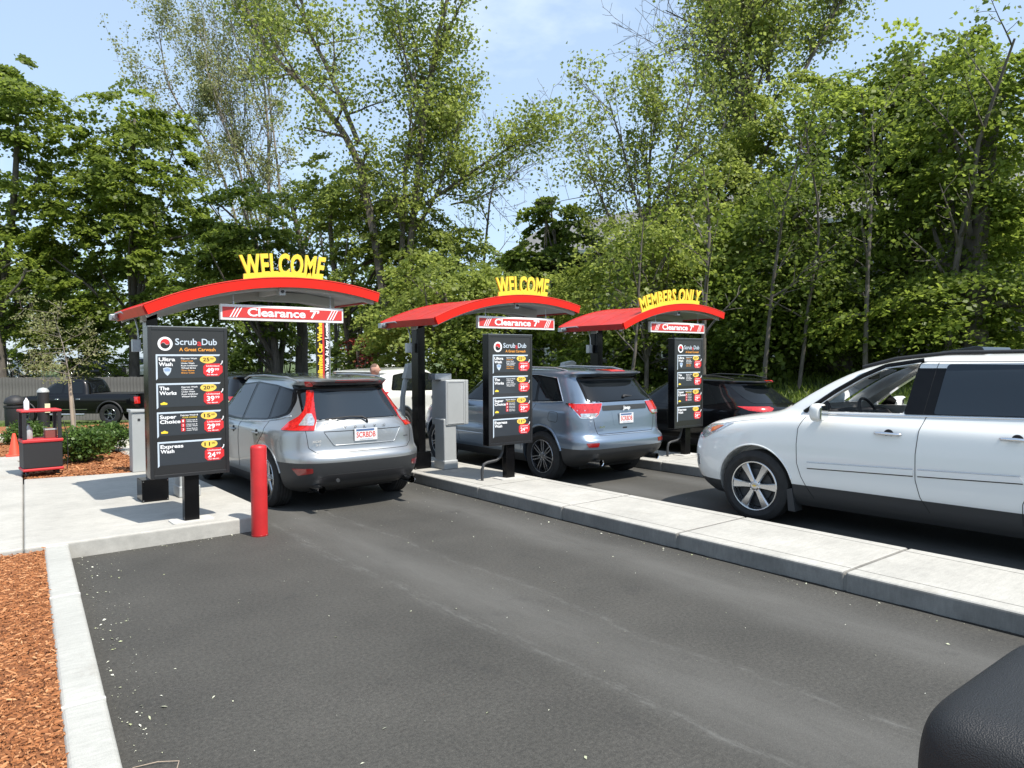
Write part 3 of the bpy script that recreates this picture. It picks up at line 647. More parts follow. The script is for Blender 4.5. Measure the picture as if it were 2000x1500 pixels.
# menu boards
def lines_list(mb, rows, x, z, h, w, y, mats):
    for i, (s, mi) in enumerate(rows):
        add_text(mb, s, x, z-i*(h*1.62), h, y, w=w*min(1.0, len(s)/12.5), bold=0.016, mi=mi)
PRINT = ['printw', 'prints', 'orange', 'yellow', 'printk', 'tagred', 'oval', 'printblue', 'panelbg']
def menu_board(first=True):
    t = thing('menu_board', '', 'menu board')
    W_, H_, Z0 = 0.79, 1.57, 0.65
    MB().box(0, W_, 0.012, 0.15, Z0, Z0+H_).build('cabinet', MT['blackm'], t, bevel=0.006)
    b = MB()
    for (x0, x1, z0, z1) in ((0, 0.035, 0, H_), (W_-0.035, W_, 0, H_), (0.0352, W_-0.0352, 0, 0.035), (0.0352, W_-0.0352, H_-0.035, H_)):
        b.box(x0, x1, 0, 0.0118, Z0+z0, Z0+z1)
    b.build('face_frame', MT['frame'], t, bevel=0.003)
    b = MB().box(0.0, W_, 0.0, 0.15, Z0+H_+0.0005, Z0+H_+0.006); b.build('top_cap', MT['steel'], t)
    face = MB().box(0.036, W_-0.036, 0.006, 0.0115, Z0+0.036, Z0+H_-0.036).build('menu_face', MT['boardbg'], t)
    zt = lambda fr: Z0+H_*(1-fr)
    ml = [MT[k] for k in PRINT]
    b = MB(); cx, cz = 0.165, zt(0.112)
    b.prism(ellipse(cx, cz, 0.072, 0.072), 0.0045, 0.006, 0)
    def comma(s, mi):
        pl = []
        for i in range(15): a = math.radians(-10+200*i/14); pl.append((math.cos(a)*0.046, math.sin(a)*0.046))
        for i in range(9): a = math.radians(200-190*i/8); pl.append((-0.022+math.cos(a)*0.022, math.sin(a)*0.020-0.004))
        for i in range(9): a = math.radians(180+150*i/8); pl.append((0.022+math.cos(a)*0.022, math.sin(a)*0.020))
        return [(cx+s*p*math.cos(0.35)-s*q*math.sin(0.35), cz+s*p*math.sin(0.35)+s*q*math.cos(0.35)+s*0.004) for p, q in pl]
    b.prism(comma(1, 5), 0.0030, 0.0044, 5); b.prism(comma(-1, 4), 0.0030, 0.0044, 4)
    add_text(b, 'Scrub', 0.262, zt(0.118), 0.067, 0.0045, w=0.215, bold=0.016, mi=1)
    add_text(b, 'a', 0.480, zt(0.124), 0.067, 0.0045, w=0.042, bold=0.016, mi=5)
    add_text(b, 'Dub', 0.526, zt(0.118), 0.067, 0.0045, w=0.155, bold=0.016, mi=1)
    add_text(b, 'A Great Carwash', 0.30, zt(0.160), 0.036, 0.0045, w=0.365, bold=0.018, mi=2)
    b.build('logo_and_name', ml, face)
    data = [(0.187, 'Ultra', 'Wash', [('Express Wash', 0), ('Clearcoat', 2), ('Under Wash', 0), ('Rust Inhibitor', 0), ('Wheel Brite', 0), ('Tire Shine', 2), ('Shine Coat', 2)], '25', '49', 'shield'),
            (0.378, 'The', 'Works', [('Express Wash', 0), ('Clearcoat', 0), ('Under Wash', 0), ('Rust Inhibitor', 0), ('Wheel Brite', 0)], '20', '39', 'crown'),
            (0.568, 'Super', 'Choice', None, '15', '29', 'crown'),
            (0.764, 'Express', 'Wash', [], '11', '24', None)]
    for fr, t1, t2, rows, p1, p2, ic in data:
        z = zt(fr); hh = 0.157*H_
        pn = MB().box(0.085, 0.70, 0.0045, 0.0058, z-hh*0.97, z-0.004).build('wash_panel', MT['panelbg'], face)
        b = MB()
        b.prism([(0.072, z+0.008), (0.712, z+0.008), (0.700, z-0.010), (0.088, z-0.010)], 0.0020, 0.0043, 1)
        b.prism([(0.072, z+0.0078), (0.088, z-0.0102), (0.088, z-hh+0.005), (0.072, z-hh-0.012)], 0.0020, 0.0043, 1)
        add_text(b, t1, 0.100, z-0.062, 0.038, 0.003, w=0.036*len(t1)*0.88, bold=0.027, mi=0)
        add_text(b, t2, 0.100, z-0.112, 0.038, 0.003, w=0.036*len(t2)*0.92, bold=0.027, mi=0)
        if rows: lines_list(b, rows, 0.315, z-0.042, 0.0155, 0.165, 0.003, ml)
        if rows is None:
            add_text(b, 'Express Wash &', 0.30, z-0.040, 0.0165, 0.003, w=0.175, bold=0.018, mi=0)
            add_text(b, 'YOUR CHOICE', 0.315, z-0.064, 0.0155, 0.003, w=0.150, bold=0.013, mi=3)
            for k, (l1, l2) in enumerate((('Clearcoat &', 'Wheel Brite'), ('Clearcoat &', 'Under Wash'), ('Wheel Brite &', 'Under Wash'))):
                zz = z-0.112-k*0.045
                b.prism(rrect(0.303, 0.345, zz, zz+0.038, 0.004, 2), 0.003, 0.0043, 5)
                add_text(b, str(k+1), 0.324, zz+0.008, 0.024, 0.0022, w=0.014, bold=0.023, mi=0, align='c')
                add_text(b, l1, 0.356, zz+0.022, 0.0125, 0.003, w=0.11, bold=0.013, mi=0); add_text(b, l2, 0.356, zz+0.003, 0.0125, 0.003, w=0.11, bold=0.013, mi=0)
        if ic == 'shield':
            b.prism([(0.14, z-0.135), (0.180, z-0.125), (0.220, z-0.135), (0.214, z-0.172), (0.196, z-0.200), (0.182, z-0.214), (0.166, z-0.200), (0.146, z-0.172)], 0.0032, 0.0043, 1)
            b.prism([(0.150, z-0.142), (0.180, z-0.134), (0.210, z-0.142), (0.204, z-0.168), (0.156, z-0.168)], 0.0024, 0.0031, 7)
        if ic == 'crown':
            b.prism([(0.112, z-0.215), (0.172, z-0.215), (0.176, z-0.198), (0.160, z-0.193), (0.143, z-0.184), (0.126, z-0.193), (0.108, z-0.198)], 0.0032, 0.0043, 3)
        b.prism(ellipse(0.585, z-0.046, 0.083, 0.042), 0.0028, 0.0043, 6)
        add_text(b, p1, 0.533, z-0.065, 0.039, 0.0020, w=0.068 if p1 != '11' else 0.058, bold=0.023, mi=4)
        add_text(b, '00', 0.608, z-0.047, 0.020, 0.0020, w=0.036, bold=0.013, mi=4)
        zr = z-0.225
        b.prism([(0.535+0.03, zr), (0.735-0.045, zr), (0.735, zr+0.04), (0.735, zr+0.105), (0.735-0.03, zr+0.135), (0.535+0.03, zr+0.135), (0.535, zr+0.105), (0.535, zr+0.03)], 0.0012, 0.0025, 5)
        b.tube([(0.715, 0.0, zr+0.122), (0.728, -0.004, zr+0.142), (0.732, -0.003, zr+0.165)], 0.006, 6, 0)
        add_text(b, 'Unlimited', 0.565, zr+0.102, 0.017, 0.0005, w=0.135, bold=0.013, mi=0)
        add_text(b, p2, 0.565, zr+0.036, 0.052, 0.0005, w=0.080, bold=0.027, mi=0)
        add_text(b, '99', 0.652, zr+0.060, 0.026, 0.0005, w=0.045, bold=0.013, mi=0)
        add_text(b, 'Per Month', 0.575, zr+0.010, 0.014, 0.0005, w=0.105, bold=0.013, mi=0)
        b.build('printing', ml, pn)
    MB().box(0.33, 0.48, 0.03, 0.13, KH+0.012, Z0-0.0005).build('post', MT['blackm'], t, bevel=0.006)
    MB().prism(rrect(0.20, 0.62, -0.05, 0.21, 0.03, 3), KH-0.001, KH+0.012, axis='z').build('base_plate', MT['basep'], t)
    return t
MT['basep'] = mat('grout_pad', (0.50, 0.49, 0.46), 0.8)
mb0 = menu_board(); index_kids()
spots = [(1.665, 8.10, 'wash price menu board beside the red bollard on the concrete pad'), (5.995, 8.12, 'wash price menu board on the middle island in front of the blue SUV'),
         (9.98, 8.10, 'wash price menu board farthest right, in front of the black SUV')]
for i, (x, y, lb) in enumerate(spots):
    o = mb0 if i == 0 else copy_tree(mb0)
    o.location = (x, y, 0); tag(o, lb, 'menu board', 'price menu boards at the lanes')
    if i:
        b = MB().tube([(x-0.03, y+0.13, KH), (x-0.03, y+0.13, 0.32), (x-0.0, y+0.13, 0.39), (x+0.06, y+0.13, 0.41), (x+0.22, y+0.13, 0.425), (x+0.30, y+0.13, 0.47), (x+0.33, y+0.12, 0.55), (x+0.335, y+0.10, 0.66)], 0.021, 10)
        o2 = b.build('conduit', MT['conduit'] if 'conduit' in MT else MT['plasticg'], None, smooth=60)
        o2.parent = o; o2.matrix_parent_inverse = Matrix.Translation((-x, -y, 0))

# pay towers next to the canopy posts
def pay_tower(x, y, label):
    t = thing('pay_tower', label, 'pay station', (x, y, 0), 0, 'grey pay towers beside the canopy posts')
    MB().prism([(-0.02, KH), (0.21, KH), (0.20, 0.95), (-0.03, 0.95)], 0.02, 0.30).build('pedestal', MT['cabinet'], t, bevel=0.02, seg=3)
    MB().prism([(-0.035, KH), (0.225, KH), (0.22, KH+0.14), (-0.03, KH+0.14)], 0.005, 0.315).build('foot_cover', MT['cabinet'], t, bevel=0.015, seg=3)
    MB().box(0.0, 0.37, 0.0, 0.42, 0.84, 1.555).build('cabinet', MT['cabinet'], t, bevel=0.02, seg=3)
    MB().box(0.372, 0.43, 0.01, 0.40, 0.845, 1.55).build('door', MT['cabinet'], t, bevel=0.012, seg=3)
    b = MB()
    for x0, x1, z0, z1 in ((0.03, 0.34, 1.515, 1.527), (0.03, 0.34, 0.868, 0.88), (0.03, 0.042, 0.88, 1.515), (0.328, 0.34, 0.88, 1.515)): b.box(x0, x1, -0.006, 0.001, z0, z1)
    b.build('panel_rim', MT['cabinet'], t)
    MB().box(-0.10, 0.20, 0.14, 0.36, 1.556, 1.65).build('top_box', MT['steel'], t, bevel=0.01)
    return t
pay_tower(6.13, 9.42, 'grey pay tower on the middle island between the black post and the menu board')
pay_tower(2.33, 9.60, 'pay tower standing behind the menu board nearest the red bollard')

def gooseneck(x, y, label, rz=0.0):
    t = thing('card_reader_stand', label, 'card reader', (x, y, 0), rz, 'gooseneck card readers by the lanes')
    pts = [(0, 0, KH), (0, 0, 0.9), (0.01, 0, 1.25), (0.05, 0, 1.5), (0.10, 0, 1.62)]
    MB().tube(pts, [0.045, 0.045, 0.042, 0.042, 0.05], 12).build('neck', MT['cabinet'], t, smooth=50)
    hd = MB().prism([(0.02, 1.56), (0.08, 1.80), (0.27, 1.84), (0.34, 1.80), (0.33, 1.76), (0.24, 1.73), (0.20, 1.62), (0.19, 1.56)], -0.10, 0.10).build('hood', MT['cabinet'], t, bevel=0.012, seg=3)
    MB().prism([(0.205, 1.60), (0.245, 1.72), (0.322, 1.752), (0.30, 1.60)], -0.085, 0.085).build('reader_face', MT['plastic'], t, bevel=0.01)
    MB().lathe([(0, -0.09), (0.025, -0.09), (0.028, -0.1)], 12, 'y', (0.27, 0, 1.69)).build('speaker', MT['plasticg'], hd)
gooseneck(6.0, 10.55, 'grey hooded card reader rising behind the silver SUV', -0.25)
gooseneck(9.68, 10.75, 'grey hooded card reader showing above the blue SUV roof', -0.25)

# bollard
t = thing('bollard', 'red bollard standing on the asphalt at the pad corner', 'bollard', (2.635, 7.70, 0))
MB().lathe([(0.0, -0.02), (0.083, -0.02), (0.084, 0.02), (0.084, 0.935), (0.080, 0.955), (0.066, 0.966), (0.03, 0.971), (0.0, 0.972)], 40).build('sleeve', MT['bollard'], t, smooth=50)
MB().lathe([(0.0845, 0.0), (0.089, 0.001), (0.088, 0.012), (0.0845, 0.014)], 30).build('foot_ring', MT['reddark'], t, smooth=50)

# steel cabinet at the pad's back edge
t = thing('utility_cabinet', 'pale grey upright utility cabinet at the back edge of the pad', 'cabinet', (2.28, 12.28, 0))
MB().box(0.0, 0.42, 0, 0.25, KH, 1.08).build('housing', MT['cablight'] if 'cablight' in MT else MT['cabinet'], t, bevel=0.012)
MB().prism([(-0.02, 1.082), (0.44, 1.082), (0.44, 1.10), (-0.02, 1.125)], -0.02, 0.27).build('lid', MT['cabinet'], t, bevel=0.005)
MB().box(0.08, 0.115, -0.005, 0.0, 0.95, 0.985).build('badge', MT['plasticg'], t)

# wheeled cart
t = thing('wash_cart', 'black and red rolling cart with bottles on the concrete pad', 'cart', (0.93, 12.80, KH), 0.06)
MB().box(0, 0.50, 0, 0.42, 0.12, 0.50).build('body', MT['cartblk'], t, bevel=0.01)
MB().box(-0.012, 0.512, -0.012, 0.432, 0.078, 0.118).build('bottom_tray', MT['cartred'], t, bevel=0.012)
MB().box(-0.012, 0.512, -0.012, 0.432, 0.502, 0.55).build('middle_shelf', MT['cartred'], t, bevel=0.012)
MB().box(-0.02, 0.50, -0.012, 0.432, 0.955, 0.99).build('top_shelf', MT['cartred'], t, bevel=0.012)
for x in (0.0, 0.445):
    for y in (0.0, 0.365): MB().box(x, x+0.05, y, y+0.05, 0.551, 0.954).build('post', MT['cartblk'], t, bevel=0.004)
for x in (0.05, 0.44):
    for y in (0.06, 0.36):
        w = MB().lathe([(0.012, -0.018), (0.042, -0.018), (0.045, -0.012), (0.045, 0.012), (0.042, 0.018), (0.012, 0.018)], 20, 'x', (x, y, 0.045)).build('caster', MT['tyre'], t, smooth=40)
        MB().lathe([(0.0, -0.02), (0.02, -0.02), (0.02, 0.02), (0.0, 0.02)], 14, 'x', (x, y, 0.045)).build('hub', MT['chrome'], w)
MB().tube([(0.53, 0.1, 0.8), (0.58, 0.1, 0.6), (0.59, 0.12, 0.3), (0.57, 0.1, 0.06)], 0.006, 6).build('hose', MT['cartblk'], t)
def bottle(x, y, z, r, h, m, lb, cat='bottle', cap=None):
    t2 = thing('bottle', lb, cat, (x, y, z))
    MB().lathe([(0, 0), (r, 0), (r*1.02, 0.01), (r, h*0.6), (r*0.45, h*0.78), (r*0.32, h*0.82), (r*0.32, h*0.9), (0, h*0.9)], 18).build('body', m, t2, smooth=50)
    MB().lathe([(0, h*0.9), (r*0.42, h*0.9), (r*0.42, h), (0, h)], 12).build('cap', cap or MT['plastic'], t2, smooth=40)
def cw(lx, ly): a = 0.06; return 0.93+lx*math.cos(a)-ly*math.sin(a), 12.80+lx*math.sin(a)+ly*math.cos(a)
bx, by = cw(0.10, 0.2); bottle(bx, by, KH+0.55, 0.05, 0.24, MT['cabinet'], 'grey jug on the middle shelf of the cart')
bx, by = cw(0.08, 0.2); bottle(bx, by, KH+0.99, 0.035, 0.20, MT['printw'], 'white spray bottle on top of the cart')
t = thing('supply_box', 'dull red box on the middle shelf of the cart', 'box', (*cw(0.30, 0.12), KH+0.55), 0.06)
MB().box(0, 0.15, 0, 0.15, 0, 0.12).build('box_body', mat('dull_red', (0.20, 0.06, 0.05), 0.6), t, bevel=0.004)
MB().box(-0.005, 0.155, -0.005, 0.155, 0.1205, 0.14).build('lid', MT['cabinet'], t, bevel=0.004)

# traffic cone
t = thing('traffic_cone', 'orange traffic cone on the mulch behind the cart', 'cone', (1.02, 15.9, 0.16))
MB().box(-0.13, 0.13, -0.13, 0.13, 0, 0.025).build('base', MT['cone'], t, bevel=0.008)
MB().lathe([(0.10, 0.025), (0.092, 0.04), (0.026, 0.40), (0.02, 0.41), (0.0, 0.41)], 24).build('cone_body', MT['cone'], t, smooth=50)

# plastic sheet shown over the exit gore: vertical banner
t = thing('feather_banner', 'tall narrow banner with yellow lettering reading Unlimited Car Washes', 'banner', (5.40, 12.4, 0), 0.0)
MB().tube([(0.165, 0, 0.0), (0.165, 0, 2.75)], 0.012, 8).build('pole', MT['steel'], t, smooth=50)
MB().box(-0.10, 0.05, -0.012, -0.004, 0.85, 2.62).build('banner_cloth', MT['bannerk'] if 'bannerk' in MT else MT['printk'], t)
MB().box(0.02, 0.055, -0.016, -0.0125, 0.86, 2.61).build('red_stripe', MT['sred'], t)
def vtext(mb, s, x, z0, z1, h, y, mi=0):
    v, f = text_geo(s, 0.05, 0); v = v.copy(); k = (z1-z0)/v[:, 0].max()
    mb.add(np.stack([x-v[:, 1]*h/0.72, np.full(len(v), y), z0+v[:, 0]*k], 1), f, mi)
b = MB(); vtext(b, 'Unlimited Car Washes', 0.012, 1.5, 2.60, 0.085, -0.018); b.build('yellow_lettering', MT['yellow'], t)
MB().box(0.057, 0.145, -0.012, -0.004, 0.86, 2.61).build('white_strip', MT['printk'], t)
b = MB(); vtext(b, 'You Can Wash At Any Location', 0.132, 1.3, 2.60, 0.062, -0.018); b.build('white_lettering', MT['printw'], t)

# ------------------------------------------------------------------ vehicles
def chaikin(pts, it=3):
    P = [np.array(p, float) for p in pts]
    for _ in range(it):
        Q = [P[0]]
        for a, b in zip(P[:-1], P[1:]): Q += [a*0.75+b*0.25, a*0.25+b*0.75]
        Q.append(P[-1]); P = Q
    return np.array(P)
def prof(pts, zs, it=3):
    c = chaikin(sorted(pts), it); return np.interp(zs, c[:, 0], c[:, 1])
def body_rings(S, nq=34, rows=86):
    zf = np.linspace(S['z0'], S['z1'], 1500)
    yr, yf, w = prof(S['rear'], zf), prof(S['front'], zf), prof(S['width'], zf, S.get('wit', 2))
    L_ = np.concatenate([[0], np.cumsum(np.sqrt(np.diff(zf)**2+(0.35*np.diff(yr))**2+(0.35*np.diff(yf))**2+np.diff(w)**2))])
    zs = np.interp(np.linspace(0, L_[-1], rows), L_, zf)
    for c in S.get('levels', []): zs[np.argmin(abs(zs-c))] = c
    yr, yf, w = np.interp(zs, zf, yr), np.interp(zs, zf, yf), np.interp(zs, zf, w)
    mr, mf = np.interp(zs, *zip(*S['mr'])), np.interp(zs, *zip(*S['mf']))
    kr, kf = np.interp(zs, *zip(*S['kr'])), np.interp(zs, *zip(*S['kf']))
    def quarter(m, k):
        ph = np.linspace(0, math.pi/2, 400); y = np.sin(ph)**(2/m); x = np.cos(ph)**(2/k)
        return y, x
    rings = []
    for i, z in enumerate(zs):
        ym = min(max(S['ym'], yr[i]+0.02), yf[i]-0.02) if yf[i]-yr[i] > 0.05 else (yf[i]+yr[i])/2
        R = []
        for (m, k, Lh, sg) in ((mf[i], kf[i], yf[i]-ym, 1), (mr[i], kr[i], ym-yr[i], -1)):
            y, x = quarter(m, k); Y, X = y*Lh, x*w[i]
            s = np.concatenate([[0], np.cumsum(np.hypot(np.diff(Y), np.diff(X)))]); u = np.linspace(0, s[-1], nq+1)
            R.append((np.interp(u, s, X), ym+sg*np.interp(u, s, Y)))
        (xf, yf_), (xr, yr_) = R
        ring = [(x, y) for x, y in zip(xf, yf_)]                      # right side mid -> front centre
        ring += [(-x, y) for x, y in zip(xf[::-1][1:], yf_[::-1][1:])]  # -> left mid
        ring += [(-x, y) for x, y in zip(xr[1:], yr_[1:])]            # -> rear centre
        ring += [(x, y) for x, y in zip(xr[::-1][1:-1], yr_[::-1][1:-1])]
        rings.append([(x, y, z) for x, y in ring])
    return rings
def body_mesh(S, name, mats, zc=None, scale_in=None, **kw):
    rings = body_rings(S, **kw); n = len(rings[0]); vs = [p for r in rings for p in r]; fs = []; mi = []
    for i in range(len(rings)-1):
        for j in range(n):
            j2 = (j+1) % n; fs.append((i*n+j, i*n+j2, (i+1)*n+j2, (i+1)*n+j))
            if zc:
                c = (rings[i][j][2]+rings[i+1][j][2])/2; yy = rings[i][j][1]; mi.append(1 if c < zc(yy) else 0)
            else: mi.append(0)
    fs.append(tuple(range(n-1, -1, -1))); mi.append(1 if zc else 0)
    k = (len(rings)-1)*n; fs.append(tuple(k+j for j in range(n))); mi.append(0)
    me = bpy.data.meshes.new(name); me.from_pydata(vs, [], fs)
    for m in mats: me.materials.append(m)
    me.polygons.foreach_set('material_index', mi); me.polygons.foreach_set('use_smooth', [True]*len(fs)); me.update()
    return me
class Shell:
    """smooth reference surface that panels, glass and lamps are laid onto"""
    def __init__(s, me):
        s.me = me; s.v = [v.co.copy() for v in me.vertices]; s.n = [v.normal.copy() for v in me.vertices]; s.p = [tuple(p.vertices) for p in me.polygons]
        s.b = BVHTree.FromPolygons(s.v, s.p)
    def normal(s, loc, fi):
        a = Vector()
        for i in s.p[fi][:8]: d = (s.v[i]-loc).length; a += s.n[i]/(d*d+1e-6)
        return a.normalized()
    def cast(s, p, d):
        hit = s.b.ray_cast(p-d*4, d)
        if hit[0] is None: hit = s.b.find_nearest(p)
        return hit[0], s.normal(hit[0], hit[2])
def fillet(poly, r, seg=4):
    n = len(poly); o = []
    for i in range(n):
        p, a, b = Vector(poly[i]), Vector(poly[i-1]), Vector(poly[(i+1) % n]); da, db = (a-p), (b-p)
        rr = min(r, da.length*0.45, db.length*0.45)
        A, B = p+da.normalized()*rr, p+db.normalized()*rr
        for k in range(seg+1):
            t = k/seg; o.append(tuple(A*(1-t)**2+p*2*t*(1-t)+B*t*t))
    return o
def patch(sh, pts3, d, name, m, parent, off=0.003, thick=0.012, r=0.03, step=0.07, mirror=False, both=False):
    """panel cut to the outline pts3 (approximate 3-D points) and laid on the shell along direction d"""
    d = Vector(d).normalized(); up = Vector((0, 0, 1)); U = d.cross(up).normalized(); V = U.cross(d)
    p2 = [(Vector(p).dot(U), Vector(p).dot(V)) for p in pts3]
    if r: p2 = fillet(p2, r)
    bm = bmesh.new(); vs = [bm.verts.new((a, b, 0)) for a, b in p2]; bm.faces.new(vs)
    xs = [a for a, b in p2]; zs = [b for a, b in p2]
    for lo, hi, nrm, ax in ((min(xs), max(xs), (1, 0, 0), 0), (min(zs), max(zs), (0, 1, 0), 1)):
        k = max(1, int((hi-lo)/step))
        for i in range(1, k):
            c = [0, 0, 0]; c[ax] = lo+(hi-lo)*i/k
            bmesh.ops.bisect_plane(bm, geom=bm.verts[:]+bm.edges[:]+bm.faces[:], plane_co=c, plane_no=nrm, dist=1e-5)
    bm.verts.ensure_lookup_table(); bm.verts.index_update()
    P = []; NN = []
    for v in bm.verts:
        q = U*v.co.x+V*v.co.y; loc, nr = sh.cast(q, d)
        if nr.dot(d) > 0: nr = -nr
        P.append(loc+nr*off); NN.append(nr)
    faces = [[v.index for v in f.verts] for f in bm.faces]
    bnd = [(e.verts[0].index, e.verts[1].index) for e in bm.edges if e.is_boundary]
    bm.free()
    n = len(P); vs = [tuple(p) for p in P]; nrm = [tuple(q) for q in NN]; fs = []
    for f in faces:
        a, b, c = P[f[0]], P[f[1]], P[f[2]]
        fs.append(f if (b-a).cross(c-a).dot(NN[f[0]]) > 0 else f[::-1])
    rim = {}
    for a, b in bnd:
        for i in (a, b):
            if i not in rim:
                rim[i] = len(vs); vs.append(tuple(P[i])); nrm.append(None); vs.append(tuple(P[i]-NN[i]*thick)); nrm.append(None)
        fs.append([rim[a], rim[b], rim[b]+1, rim[a]+1])
    out_ = []
    for sgn in ((1, -1) if both else (-1,) if mirror else (1,)):
        vv = [(x*sgn, y, z) for x, y, z in vs]; ff = fs if sgn == 1 else [list(reversed(f)) for f in fs]
        me = bpy.data.meshes.new(name); me.from_pydata(vv, [], ff); me.materials.append(m)
        me.polygons.foreach_set('use_smooth', [True]*len(ff)); me.update()
        base = [v.normal.copy() for v in me.vertices]
        cn = [((q[0]*sgn, q[1], q[2]) if q is not None else tuple(base[i])) for i, q in enumerate(nrm)]
        me.normals_split_custom_set_from_vertices(cn)
        o = bpy.data.objects.new(name, me); COL.objects.link(o); o.parent = parent; out_.append(o)
    return out_
def seam(sh, pts3, d, name, m, parent, rad=0.0035, closed=False, both=False, off=0.0, n=60):
    d = Vector(d).normalized(); P = [Vector(p) for p in pts3]
    if closed: P.append(P[0])
    L_ = [0]
    for a, b in zip(P[:-1], P[1:]): L_.append(L_[-1]+(b-a).length)
    q = []
    for i in range(n+1):
        t = L_[-1]*i/n
        for k in range(len(P)-1):
            if t <= L_[k+1]+1e-9: q.append(P[k].lerp(P[k+1], (t-L_[k])/max(1e-9, L_[k+1]-L_[k]))); break
    pts = []
    for p in q: loc, nr = sh.cast(p, d); pts.append(loc+nr*off)
    for s in ((1, -1) if both else (1,)):
        MB().tube([(p.x*s, p.y, p.z) for p in pts], rad, 5).build(name, m, parent, smooth=80)
def boolean_cut(ob, cutters):
    for c in cutters:
        md = ob.modifiers.new('c', 'BOOLEAN'); md.operation = 'DIFFERENCE'; md.object = c; md.solver = 'EXACT'
    dg = bpy.context.evaluated_depsgraph_get(); dg.update()
    me = bpy.data.meshes.new_from_object(ob.evaluated_get(dg)); ob.modifiers.clear(); ob.data = me
    for c in cutters: bpy.data.objects.remove(c)
    me.polygons.foreach_set('use_smooth', [True]*len(me.polygons)); me.set_sharp_from_angle(angle=math.radians(32))
def side_cutter(poly, x0, x1):
    return MB().prism(poly, x0, x1, axis='x').build('cutter', MT['well'])
def arch_poly(y, z, r, zb=-0.1, squash=1.0):
    o = [(y-r, zb)]+[(y-r*math.cos(math.pi*i/24), z+r*squash*math.sin(math.pi*i/24)) for i in range(25)]+[(y+r, zb)]
    return o
def wheel(parent, x, y, R, Wd, rim_r, style, mrim, side):
    """side -1 left, +1 right; tyre with rim, spokes"""
    o = MB(); hw = Wd/2
    prf = [(rim_r*0.98, -hw*0.80), (rim_r+0.01, -hw*0.92), (rim_r+(R-rim_r)*0.45, -hw*1.04), (R-0.03, -hw*0.95), (R-0.008, -hw*0.80)]
    for i in range(5):
        a = -hw*0.78+i*hw*0.312; prf += [(R, a+0.004), (R, a+hw*0.25), (R-0.008, a+hw*0.255), (R-0.008, a+hw*0.305)]
    prf += [(R-0.008, hw*0.80), (R-0.03, hw*0.95), (rim_r+(R-rim_r)*0.45, hw*1.04), (rim_r+0.01, hw*0.92), (rim_r*0.98, hw*0.80)]
    o.lathe(prf, 56, 'x'); w = o.build('wheel', MT['tyre'], parent, smooth=28); w.location = (x, y, R-0.004)
    s = side
    b = MB(); xo = s*hw*0.88
    b.lathe([(rim_r, xo), (rim_r-0.006, xo+s*0.006), (rim_r-0.016, xo+s*0.004), (rim_r-0.022, xo-s*0.012), (rim_r-0.03, xo-s*0.10), (rim_r-0.03, -xo)], 48, 'x')
    b.build('rim', mrim, w, smooth=40)
    b = MB(); b.lathe([(0, xo-s*0.10), (rim_r-0.035, xo-s*0.10)], 30, 'x'); b.lathe([(0.0, xo-s*0.075), (rim_r*0.66, xo-s*0.075), (rim_r*0.66, xo-s*0.095)], 30, 'x')
    b.build('brake_disc', MT['plasticg'], w)
    b = MB(); n = {'six': 6, 'five': 5, 'split': 7, 'black': 6, 'multi': 10}[style]
    ra = rim_r-0.018
    for k in range(n):
        a0 = 2*math.pi*(k+0.5*(n % 2 == 0))/n+math.pi/2
        def spoke(a, w0, w1, off=0.0, r0=0.045, bow=0.012):
            cs, sn = math.cos(a), math.sin(a); vs = []
            for (rr, ww, dx) in ((r0, w0, -0.018), ((r0+ra)/2, (w0+w1)/2*0.9, -0.026+bow), (ra, w1, -0.010)):
                for (t, xx) in ((-ww, dx-0.012), (-ww*0.72, dx), (ww*0.72, dx), (ww, dx-0.012), (ww*0.9, dx-0.045), (-ww*0.9, dx-0.045)):
                    oy = off*(1 if rr > r0 else 0.35)
                    yy = rr*cs-(t+oy)*sn; zz = rr*sn+(t+oy)*cs; vs.append((xo+s*xx, yy, zz))
            fs = []
            for i in range(2):
                for j in range(6): j2 = (j+1) % 6; fs.append((i*6+j, i*6+j2, (i+1)*6+j2, (i+1)*6+j))
            fs.append((0, 1, 2, 3, 4, 5)); b.add(vs, fs)
        if style == 'six': spoke(a0, 0.026, 0.052)
        elif style == 'five': spoke(a0, 0.030, 0.040)
        elif style == 'black': spoke(a0, 0.022, 0.026)
        elif style == 'multi': spoke(a0, 0.012, 0.014)
        else:
            spoke(a0, 0.016, 0.012, 0.024); spoke(a0, 0.016, 0.012, -0.024)
    sp = b.build('spokes', mrim, w, smooth=30)
    b = MB(); b.lathe([(0.0, xo-s*0.012), (0.035, xo-s*0.012), (0.055, xo-s*0.016), (0.068, xo-s*0.03), (0.068, xo-s*0.06)], 28, 'x'); b.build('hub', mrim, w, smooth=40)
    b = MB()
    for k in range(6 if style in ('six', 'black') else 5):
        a = 2*math.pi*k/(6 if style in ('six', 'black') else 5)+0.3; b.lathe([(0, xo-s*0.006), (0.008, xo-s*0.007), (0.010, xo-s*0.03)], 8, 'x', (0, 0.056*math.cos(a), 0.056*math.sin(a)))
    b.build('lug_nuts', MT['chrome'], w, smooth=40)
    if style == 'six':
        MB().prism([(-0.022, -0.006), (-0.008, -0.006), (-0.008, -0.011), (0.008, -0.011), (0.008, -0.006), (0.022, -0.006), (0.019, 0.006), (0.008, 0.006), (0.008, 0.011), (-0.008, 0.011), (-0.008, 0.006), (-0.019, 0.006)],
                   xo-s*0.012, xo-s*0.006, axis='x').build('badge', MT['oval'], w)
    return w
LD = (1, 0, 0)   # laid on from the left
def Ls(pts): return [(-0.9, y, z) for y, z in pts]
def Rs(pts): return [(x, 0.1, z) for x, z in pts]
